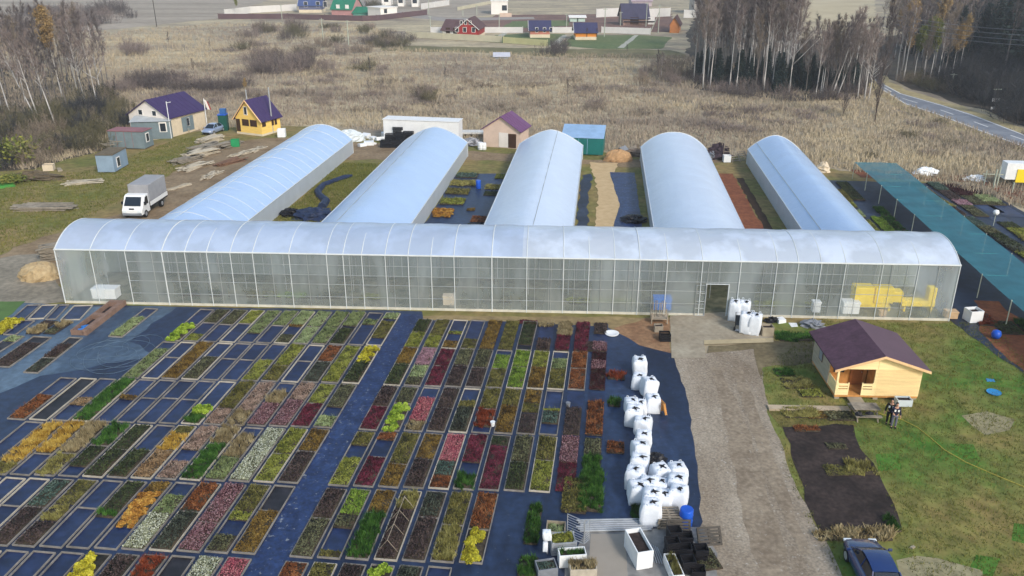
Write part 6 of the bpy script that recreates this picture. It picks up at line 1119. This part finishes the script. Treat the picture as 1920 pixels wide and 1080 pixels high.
def tree_meshes(h, seed, crown, nb=22, low=.38, leaf=False, fork=False, tw=1.0, lean=.03):
    r = random.Random(seed); b = MB(); tw_p = []; tw_d = []
    tl = [Vector((0, 0, 0))]
    for i in range(1, 8): tl.append(Vector((tl[-1].x+r.uniform(-lean, lean)*h/7, tl[-1].y+r.uniform(-lean, lean)*h/7, h*i/7)))
    b.path(tl, [max(.03, .0095*h*(1-i/7.4)) for i in range(8)], 6)
    def on(f): k = min(6, int(f*7)); return tl[k].lerp(tl[k+1], f*7-k)
    for i in range(nb):
        f = low+(1-low)*(i+r.random())/nb*.97; o = on(f); a = r.uniform(0, 2*pi); L = h*(.09+.2*(1-f)**.7)*r.uniform(.7, 1.2)*(1.5 if fork and i < 6 else 1); up = r.uniform(.5, 1.0) if fork else r.uniform(1.2, 2.3)
        d = Vector((cos(a), sin(a), up)).normalized(); p = [o]
        for k in range(3): d = (d+Vector((r.uniform(-.2, .2), r.uniform(-.2, .2), .12))).normalized(); p.append(p[-1]+d*L/3)
        r0 = max(.025, .0042*h*(1.15-f)*(1.6 if fork and i < 6 else 1)); b.path(p, [r0, r0*.75, r0*.5, r0*.2], 4)
        for k in range(9):
            s = r.uniform(.25, 1); q = p[0].lerp(p[3], s); q = p[min(2, int(s*3))].lerp(p[min(2, int(s*3))+1], s*3-min(2, int(s*3)))
            for e in range(int(7*tw)): dd = (d*.6+Vector((r.gauss(0, .5), r.gauss(0, .5), r.gauss(.35, .5)))).normalized()*r.uniform(.03, .07)*h; tw_p.append(q); tw_d.append(dd)
    for k in range(int(60*tw)): q = on(r.uniform(low, 1)); tw_p.append(q); tw_d.append(Vector((r.gauss(0, .7), r.gauss(0, .7), r.uniform(.2, 1))).normalized()*r.uniform(.03, .07)*h)
    P = np.array([tuple(v) for v in tw_p]); D = np.array([tuple(v) for v in tw_d]); n = len(P)
    s = np.cross(D, rng.normal(size=(n, 3))); s /= np.linalg.norm(s, axis=1)[:, None]+1e-9; s *= .0013*h
    Vv = np.stack([P-s, P+s, P+D+s*.2, P+D-s*.2], 1).reshape(-1, 3); F = np.arange(4*n).reshape(n, 4)
    if leaf:
        k = np.repeat(np.arange(n), 2); pos = P[k]+D[k]*rng.uniform(.3, 1.1, (len(k), 1))+rng.normal(0, .12, (len(k), 3)); V2, F2 = cards(len(k), pos, rng.uniform(.14, .3, len(k)), 0, 1.2); F = np.concatenate([F, F2+len(Vv)]); Vv = np.concatenate([Vv, V2])
    tm = bpy.data.meshes.new('trunk'); tm.from_pydata(b.v, [], b.f); tm.materials.append(BARK); tm.polygons.foreach_set('use_smooth', [True]*len(tm.polygons))
    return tm, npmesh('crown', Vv, F, [crown]), h
KINDS = {}
def kind(name, n, **k):
    KINDS[name] = [tree_meshes(seed=hash(name) % 97*0+sum(map(ord, name))+i, **k) for i in range(n)]
kind('birch', 6, h=16, crown=TW_P, low=.46); kind('birchb', 4, h=15, crown=TW_B, low=.42); kind('birchy', 2, h=15, crown=TW_Y, leaf=True, low=.55); kind('birchg', 2, h=14, crown=SALLOW, leaf=True, low=.5); kind('forked', 2, h=16, crown=TW_P, fork=True, low=.3, nb=26); _b = BARK; BARK = mat('grey_bark', (112, 106, 104), .85, .2, 2); kind('slim', 4, h=16, crown=TW_D, nb=16, low=.4, tw=1.2); kind('birchb', 4, h=15, crown=TW_B, low=.4); BARK = _b
def shrub_meshes(seed, crown, n=1600):
    """a thicket of near-upright stems, bushier towards the top"""
    g = np.random.default_rng(seed); m = 70; th = g.uniform(0, 2*pi, m); rad = np.sqrt(g.random(m))*.62*(1+.35*np.sin(2*th+seed)); B = np.stack([rad*np.cos(th), rad*np.sin(th), np.zeros(m)], 1)
    H = g.uniform(.35, 1, m)*(1-.45*(rad/.85)**2); Tp = B*1.3+np.stack([g.normal(0, .07, m), g.normal(0, .07, m), H], 1); s = g.normal(size=(m, 3))*[1, 1, 0]; s /= np.linalg.norm(s, axis=1)[:, None]; s *= .006
    V1 = np.stack([B-s, B+s, Tp+s*.3, Tp-s*.3], 1).reshape(-1, 3); k = g.integers(0, m, n); f = g.uniform(.2, 1, n)[:, None]; P = B[k]*(1-f)+Tp[k]*f; D = np.stack([g.normal(0, .085, n), g.normal(0, .085, n), g.uniform(.02, .2, n)], 1)
    s = np.cross(D, g.normal(size=(n, 3))); s /= np.linalg.norm(s, axis=1)[:, None]; s *= .0042; V2 = np.stack([P-s, P+s, P+D+s*.3, P+D-s*.3], 1).reshape(-1, 3)
    return npmesh('stems', V1, np.arange(len(V1)).reshape(-1, 4), [BARKD]), npmesh('twigs', V2, np.arange(len(V2)).reshape(-1, 4), [crown])
SHR = {k: [shrub_meshes(sum(map(ord, k))+i, m, n=nn) for i in range(3)] for k, m, nn in (('p', TW_P, 1500), ('b', TW_B, 1500), ('g', TW_G, 2200), ('d', TW_D, 1700), ('k', TW_K, 3600))}
SHR['l'] = []
for i in range(2):
    s1, s2 = shrub_meshes(60+i, SALLOW, n=500); d = np.random.default_rng(i); pos = d.normal(0, .42, (1100, 3))*[1, 1, .45]+[0, 0, .55]; pos[:, 2] = np.abs(pos[:, 2]); V2, F2 = cards(1100, pos, .11, .2); SHR['l'].append((s1, npmesh('leaves', V2, F2, [SALLOW])))
def spruce_meshes(seed, h=14):
    g = random.Random(seed); P = []; S = []
    for j in range(26):
        f = j/26; z = h*(.08+.92*f); R = h*.2*(1-f)**.85+.15
        for k in range(int(10+26*(1-f))):
            a = g.uniform(0, 2*pi)
            for e in range(5): rr = R*(e+1)/5*g.uniform(.85, 1.1); P.append((rr*cos(a)+g.gauss(0, .12), rr*sin(a)+g.gauss(0, .12), z-rr*.28+g.gauss(0, .12))); S.append(.5*(1-.5*f))
    V2, F2 = cards(len(P), np.array(P), np.array(S), .4, 1.7); b = MB(); b.tube((0, 0, 0), (0, 0, h*.95), .2, .03, 6); tm = bpy.data.meshes.new('trunk'); tm.from_pydata(b.v, [], b.f); tm.materials.append(BARKD); return tm, npmesh('crown', V2, F2, [SPR]), h
KINDS['spruce'] = [spruce_meshes(i) for i in range(3)]
def tree(kd, P, h, label, group=None, lean=None, name=None, cat='tree'):
    tm, cm, hh = random.choice(KINDS[kd]); t = thing(name or {'spruce': 'spruce_tree', 'slim': 'bare_tree', 'birchb': 'bare_tree'}.get(kd, 'birch_tree'), label, cat, (P[0], P[1], 0), random.uniform(0, 6.28), group); s = h/hh
    t.scale = (s, s, s)
    if lean: t.rotation_euler = Matrix.Rotation(lean[0], 3, 'Y').to_euler(); t.rotation_euler.x = lean[1]
    link('trunk', tm, t); link('crown', cm, t); return t
def shrub(kd, P, w_, h, label, group=None, name='bare_shrub'):
    s1, s2 = random.choice(SHR[kd]); t = thing(name, label, 'shrub', (P[0], P[1], 0), random.uniform(0, 6.28), group); t.scale = (w_*.5/.75, w_*.5/.75, h); link('stems', s1, t); link('twigs', s2, t); return t
# right-hand wood: the trees of the front edge one by one
front = [(1318, 165, 20, 'birch', 'bare birch at the left front corner of the right-hand wood'), (1331, 166, 30, 'birch', 'slightly leaning birch second from the left front corner of the wood'), (1352, 150, 10, 'slim', 'slim dark birch behind the left front pair of the wood'), (1395, 160, 30, 'slim', 'slim birch with a trunk hidden low in the front of the wood'), (1448, 160, -10, 'birchb', 'tall birch with yellowish-brown twigs left of the forked one'), (1479, 178, 8, 'forked', 'pale forked birch with big side limbs at the front of the wood'), (1470, 182, 150, 'slim', 'broken white stump of birch left of the forked one'), (1541, 182, 60, 'birch', 'straight birch between the forked one and the leaning group'), (1552, 186, 40, 'slim', 'leaning birch, leftmost of the leaning group'), (1558, 184, 30, 'birch', 'leaning birch, second of the leaning group'), (1568, 184, 44, 'birch', 'leaning birch, third of the leaning group'), (1598, 170, 30, 'birch', 'white birch behind the dark slim larch'), (1606, 176, 60, 'birch', 'short white birch left of the dark slim larch'), (1620, 190, 50, 'birch', 'white birch right before the dark slim larch'), (1628, 190, 70, 'forked', 'crooked birch crossing the dark slim larch'),
         (1680, 150, 30, 'birch', 'white birch at the left end of the road bend'), (1686, 148, 36, 'slim', 'slim grey birch at the road bend'), (1693, 152, 20, 'birch', 'brightest white birch at the road bend'), (1713, 150, 60, 'birchg', 'yellowish-leaved birch above the road, left of three'), (1732, 140, 44, 'birchg', 'thick white birch with pale yellow leaves above the road'), (1742, 156, 50, 'birchg', 'yellowish-leaved birch above the road, right of three'), (1851, 124, -10, 'forked', 'large forked bare tree rising over the dark bushes at right')]
for x, y, yt, kd, l in front:
    ln = None
    if 'leaning birch,' in l: ln = (.22, 0)
    tree(kd, at(x, y), height_at(x, y, yt)*(1.05), l, 'front trees of the right-hand wood', ln)
random.seed(5)
wood = [(1292, 80), (1296, 158), (1400, 172), (1490, 182), (1498, 120), (1490, 20), (1470, -40), (1300, -40)]; woodW = [at(*p) for p in wood]
def scatter(poly, n, mind):
    xs_ = [p[0] for p in poly]; ys_ = [p[1] for p in poly]; out = []; tr_ = 0
    while len(out) < n and tr_ < n*60:
        tr_ += 1; q = (random.uniform(min(xs_), max(xs_)), random.uniform(min(ys_), max(ys_)))
        if inpoly(np.array([q]), poly)[0] and all((q[0]-a[0])**2+(q[1]-a[1])**2 > mind*mind for a in out[-80:]): out.append(q)
    return out
def mass(poly, n, mind, kinds, hs, label, group):
    for q in scatter([at(*p) for p in poly] , n, mind): k = random.choice(kinds); tree(k, q, random.uniform(*hs), label[k] if isinstance(label, dict) else label, group)
WL = {'birch': 'slender bare white-trunked birch inside the right-hand wood', 'slim': 'slim dark-twigged bare tree inside the right-hand wood', 'birchb': 'bare tree with brown twigs inside the right-hand wood', 'spruce': 'dark spruce standing among the birches of the right-hand wood', 'birchy': 'birch with rusty leaves among the right-hand wood'}
mass([(1296, 130), (1300, 162), (1400, 174), (1490, 184), (1496, 140), (1490, 70), (1320, 60)], 120, 1.4, ['birch', 'slim', 'slim', 'birchb', 'birch'], (14, 21), WL, 'birches of the right-hand wood')
mass([(1320, 60), (1490, 70), (1480, 0), (1330, 0)], 60, 4, ['birch', 'slim', 'slim', 'birchb'], (15, 20), WL, 'birches of the right-hand wood')
mass([(1496, 150), (1492, 186), (1560, 188), (1640, 182), (1645, 150), (1560, 140)], 56, 1.2, ['birch', 'slim', 'slim', 'birchb'], (8.5, 13), WL, 'birches of the right-hand wood')
RL = {'birch': 'bare birch in the thin wood above the road bend', 'birchb': 'brown-twigged bare tree in the thin wood above the road bend', 'birchy': 'rust-leaved birch in the thin wood above the road bend', 'slim': 'slim dark bare tree in the thin wood above the road bend', 'spruce': 'dark spruce in the deep wood at the upper right'}
mass([(1300, 140), (1304, 158), (1400, 168), (1490, 178), (1600, 176), (1600, 160), (1490, 150)], 46, 2, ['spruce'], (4.5, 8), 'small dark spruce growing under the right-hand birches', 'young spruces under the birches')
mass([(1655, 140), (1690, 156), (1780, 170), (1820, 150), (1800, 90), (1660, 90)], 34, 2.4, ['birch', 'birchb', 'birchy', 'slim'], (9, 16), RL, 'trees above the road bend')
mass([(1640, 84), (1820, 84), (1850, 40), (1640, 50)], 34, 4, ['birchb', 'birchy', 'birch', 'birchb'], (9, 15), RL, 'trees above the road bend')
RL['slim'] = 'tall bare dark tree in the deep wood at the upper right'; RL['birch'] = 'tall pale-trunked birch in the deep wood at the upper right'
mass([(1690, 40), (1860, 60), (1960, 90), (2100, 120), (2200, 60), (2000, 0), (1700, 10)], 70, 4, ['spruce', 'spruce', 'slim'], (16, 22), RL, 'deep wood at the upper right')
mass([(1850, 140), (1960, 195), (2120, 225), (2150, 130), (1900, 90), (1840, 96)], 60, 2.5, ['spruce', 'spruce', 'slim'], (16, 22), RL, 'deep wood at the upper right')
mass([(1700, 112), (1850, 130), (1850, 92), (1690, 84)], 34, 2.5, ['slim', 'spruce', 'slim', 'birch'], (11, 16), RL, 'deep wood at the upper right')
# dark slim larch pair in front of the wood
kind('larch', 2, h=14, crown=TW_D, nb=44, low=.06, tw=1.3, lean=.006)
for x, y, yt, l in ((1640, 228, 0, 'tall dark slim larch standing alone in front of the birch wood'), (1580, 220, 130, 'dark slim young larch left of the tall one in the meadow')):
    t = tree('larch', at(x, y), height_at(x, y, yt), l, None, None, 'larch_tree'); t.scale = (t.scale[0]*.6, t.scale[1]*.6, t.scale[2])
    for o in t.children:
        if o.name.startswith('trunk'): o.data = o.data.copy(); o.data.materials[0] = mat('larch_bark', (66, 52, 50), .9, .2, 2)
# bushes of the right-hand wood
RG = 'dark bushes under the right-hand wood'
for q in scatter([at(*p) for p in [(1296, 140), (1300, 172), (1400, 184), (1500, 194), (1622, 188), (1622, 160), (1500, 150)]], 46, 1.8): shrub(random.choice('pddk'), q, random.uniform(3.5, 6), random.uniform(1.6, 3.2), 'dark bare bush at the foot of the right-hand birch wood', RG)
for q in scatter([at(*p) for p in [(1780, 150), (1796, 188), (1840, 205), (1940, 238), (2060, 268), (2060, 150), (1900, 120)]], 62, 2.6): shrub('k', q, random.uniform(6, 10), random.uniform(4, 7), 'big dark rounded bush beyond the road at the right edge', 'dark bushes beyond the road', 'rounded_bush')
for q in scatter([at(*p) for p in [(1700, 158), (1790, 184), (1790, 170), (1710, 146)]], 9, 2): shrub(random.choice('gb'), q, random.uniform(4, 6), random.uniform(1.8, 3), 'olive-brown bush beside the road bend', 'bushes beside the road bend')
# left-hand wood
left = [(72, 232, 74, 'birch', .30, 'leaning birch at the far left of the left-hand wood'), (78, 236, 82, 'birch', .16, 'birch second from left in the left-hand wood'), (107, 242, 92, 'birch', .16, 'bright leaning birch with its foot in the olive bushes'), (100, 205, 98, 'slim', .05, 'slim birch before the yellow-crowned one'), (119, 192, 44, 'birchy', .05, 'birch with a yellow-orange crown in the left-hand wood'), (147, 184, 60, 'birch', .04, 'birch just right of the yellow-crowned one'), (160, 193, 56, 'forked', .08, 'forked birch in the middle of the left-hand wood'), (185, 208, 76, 'birch', .06, 'straight birch near the right edge of the left-hand wood'), (192, 192, 66, 'forked', 0, 'many-branched birch at the right edge of the left-hand wood'), (222, 195, 150, 'slim', 0, 'short pale sapling right of the left-hand wood'), (20, 215, 60, 'birch', .1, 'pale birch at the left picture edge'), (130, 212, 100, 'slim', .08, 'slim grey birch behind the bright leaning one')]
for x, y, yt, kd, ln, l in left:
    h = height_at(x, y, yt); t = tree(kd, at(x, y), h*1.12, l, 'front trees of the left-hand wood', (-ln, 0))
LL = {'birch': 'bare birch inside the left-hand wood', 'birchb': 'brown-twigged bare tree inside the left-hand wood', 'slim': 'slim dark-twigged bare tree inside the left-hand wood'}
mass([(-120, 215), (40, 225), (170, 185), (205, 160), (150, 120), (-100, 130)], 84, 1.9, ['birch', 'birchb', 'slim', 'slim', 'slim'], (10, 15), LL, 'trees of the left-hand wood')
LG = 'olive bushes at the edge of the left-hand wood'
for q in scatter([at(*p) for p in [(-60, 320), (40, 318), (120, 296), (180, 282), (200, 250), (235, 240), (240, 200), (190, 190), (60, 225), (-80, 220)]], 84, 1.7): shrub(random.choice('gggbk'), q, random.uniform(3, 5.5), random.uniform(2, 4.2), 'tangled olive-brown bush at the edge of the left-hand wood', LG, 'tangled_bush')
shrub('l', at(28, 308), 4.5, 3.4, 'yellow-green leafy bush at the left edge by the rubbish heap', None, 'leafy_shrub'); shrub('l', at(18, 345), 3, 1.2, 'low bright green bush over the green tarpaulin', None, 'leafy_shrub')
# bushes and saplings scattered over the meadow : (pixel box, number, kind, width, height)
MG = 'bare bushes scattered over the meadow'
for (x0, y0, x1, y1), n, kd, ws, hs in [((215, 150, 460, 172), 24, 'pdd', (4, 7), (2, 3.6)), ((470, 114, 620, 140), 18, 'pd', (5, 8), (2.6, 4.4)), ((240, 90, 290, 106), 4, 'p', (5, 8), (3, 4)), ((640, 120, 720, 152), 6, 'gp', (3, 5), (1.6, 3)), ((790, 165, 845, 195), 4, 'pg', (3, 4.4), (2, 3)), ((60, 24, 250, 54), 30, 'dp', (6, 11), (3.5, 7)), ((0, 40, 60, 90), 8, 'dp', (6, 9), (4, 7)), ((480, 60, 560, 84), 7, 'dgp', (4, 7), (2.5, 5)), ((690, 70, 770, 90), 8, 'gd', (4, 6), (2, 3.6)), ((1020, 94, 1052, 108), 3, 'd', (5, 7), (3, 4.4)), ((1200, 122, 1300, 165), 12, 'pb', (3, 6), (2, 4)), ((1060, 180, 1120, 205), 2, 'p', (2.5, 4), (1.6, 2.6)), ((300, 190, 420, 205), 4, 'p', (2.6, 4), (1.4, 2.4)), ((560, 150, 1000, 215), 12, 'pb', (2, 3.6), (.8, 1.6)), ((1300, 205, 1500, 250), 8, 'pb', (2, 3.6), (.8, 1.4)), ((1560, 230, 1800, 300), 8, 'gp', (2, 4), (.6, 1.2)), ((640, 10, 720, 22), 6, 'dg', (5, 8), (3, 5)), ((420, 46, 760, 110), 34, 'pbg', (4, 8), (1.4, 4)), ((230, 120, 640, 190), 30, 'pb', (3, 7), (.8, 2)), ((640, 150, 1280, 215), 26, 'pb', (3, 7), (.7, 1.6)), ((1300, 205, 1540, 260), 14, 'p', (3, 6), (.7, 1.4))]:
    for q in scatter([at(x0, y0), at(x1, y0), at(x1, y1), at(x0, y1)], n, 1.5): shrub(random.choice(kd), q, random.uniform(*ws), random.uniform(*hs), 'bare twiggy bush growing in the dry meadow', MG)
for x, y, yt, kd in [(318, 96, 62, 'slim'), (365, 150, 112, 'birchb'), (462, 186, 150, 'birchy'), (520, 165, 120, 'slim'), (695, 150, 110, 'slim'), (692, 182, 148, 'slim'), (835, 165, 128, 'slim'), (1064, 196, 150, 'slim'), (1232, 140, 96, 'slim'), (1240, 146, 100, 'birch'), (566, 160, 138, 'slim'), (576, 182, 160, 'slim'), (395, 100, 74, 'slim'), (445, 30, -4, 'birchg'), (700, 86, 64, 'slim'), (745, 88, 66, 'slim'), (1175, 110, 84, 'slim')]:
    tree(kd, at(x, y), height_at(x, y, yt), 'thin bare sapling standing alone in the dry meadow' if kd != 'birchg' else 'yellowish leafy tree beside the white fence at upper left', 'saplings in the meadow' if kd != 'birchg' else None, None, 'sapling')
# ------------------------------------------------------------------ dry grass of the meadow, and of the yard
def grass_field(name, polys, excl, n, hs, ws, m, per=5, bias=True, spread=.35):
    P = []
    for poly in polys:
        W_ = np.array([tuple(at(*p))[:2] for p in poly]); lo = W_.min(0); hi = W_.max(0); k = n*3; 
        if bias: iy = 1/rng.uniform(1/hi[1]**.6, 1/lo[1]**.6, k); y = iy**(1/.6); x = rng.uniform(-.68, .68, k)*(y+20)
        else: y = rng.uniform(lo[1], hi[1], k); x = rng.uniform(lo[0], hi[0], k)
        Q = np.stack([x, y], 1); Q = Q[inpoly(Q, [tuple(q) for q in W_])]
        for e in excl: Q = Q[~inpoly(Q, e)]
        P.append(Q[:n])
    Q = np.concatenate(P); Q = np.repeat(Q, per, 0); k = len(Q); pos = np.zeros((k, 3)); pos[:, :2] = Q+rng.normal(0, spread, (k, 2)); pos[:, 2] = .01
    h = rng.uniform(*hs, k); V2, F2 = blades(k, pos, h, rng.uniform(*ws, k)*(.6+pos[:, 1]/220 if bias else 1), .3); return tag(link(name, npmesh(name, V2, F2, [m])), kind='stuff')
E_ = [[tuple(at(*p))[:2] for p in YARD], [tuple(v)[:2] for v in (ne+fe[::-1])]]
DRY = leafmat('dry_reed', [(116, 104, 98), (152, 139, 125), (186, 171, 142)], .028, .7, .25, 1.7)
grass_field('dry_meadow_grass', [[(-300, 300), (-300, 70), (200, 60), (410, 44), (700, 46), (760, 92), (960, 100), (1300, 105), (1660, 175), (2200, 330), (2200, 470), (1760, 345), (1560, 315), (1200, 288), (900, 265), (610, 235), (330, 250), (60, 318)]], E_, 38000, (.3, .85), (.05, .12), DRY)
YG = leafmat('yard_grass_blades', [(70, 82, 32), (104, 108, 46), (130, 120, 70)], .25)
LG_ = [(1430, 700), (1530, 600), (1790, 606), (1860, 600), (1990, 760), (2100, 1150), (1610, 1150), (1560, 1060), (1480, 900)]
ex = [[tuple(at(*p))[:2] for p in q] for q in ([(1466, 800), (1600, 798), (1612, 845), (1640, 870), (1690, 990), (1540, 998), (1510, 940), (1490, 870)], [(1540, 700), (1700, 640), (1740, 690), (1720, 750), (1563, 750)], [(1570, 1000), (1660, 1000), (1740, 1120), (1600, 1120)])]
grass_field('lawn_tufts', [LG_], ex, 9000, (.05, .16), (.03, .06), YG, 4, False, .12)
ex2 = [[tuple(T(u, v))[:2] for u, v in q] for q in (((-43, 60), (-34, 60), (-34, 114), (-43, 114)),)]
grass_field('yard_tufts', [[(-60, 500), (-60, 345), (180, 320), (330, 262), (420, 250), (400, 275), (300, 340), (120, 430)], [tuple(pix(T(u, v))) for u, v in ((-33.9, 72), (-27.1, 72), (-27.1, 108), (-33.9, 108))]], [], 5000, (.06, .25), (.05, .1), YG, 4, False, .2)

# ------------------------------------------------------------------ thin air
hz_ = MB(); hz_.box(0, 480, -1, 1500, 1300, 40); HM = bpy.data.materials.new('haze_air'); HM.use_nodes = True; N = HM.node_tree.nodes
for n_ in list(N):
    if n_.type != 'OUTPUT_MATERIAL': N.remove(n_)
pv = N.new('ShaderNodeVolumePrincipled'); pv.inputs['Color'].default_value = (.86, .88, .95, 1); pv.inputs['Density'].default_value = .00042; pv.inputs['Anisotropy'].default_value = .2
HM.node_tree.links.new(pv.outputs[0], [n_ for n_ in N if n_.type == 'OUTPUT_MATERIAL'][0].inputs['Volume'])
tag(hz_.build('haze', HM), kind='stuff')
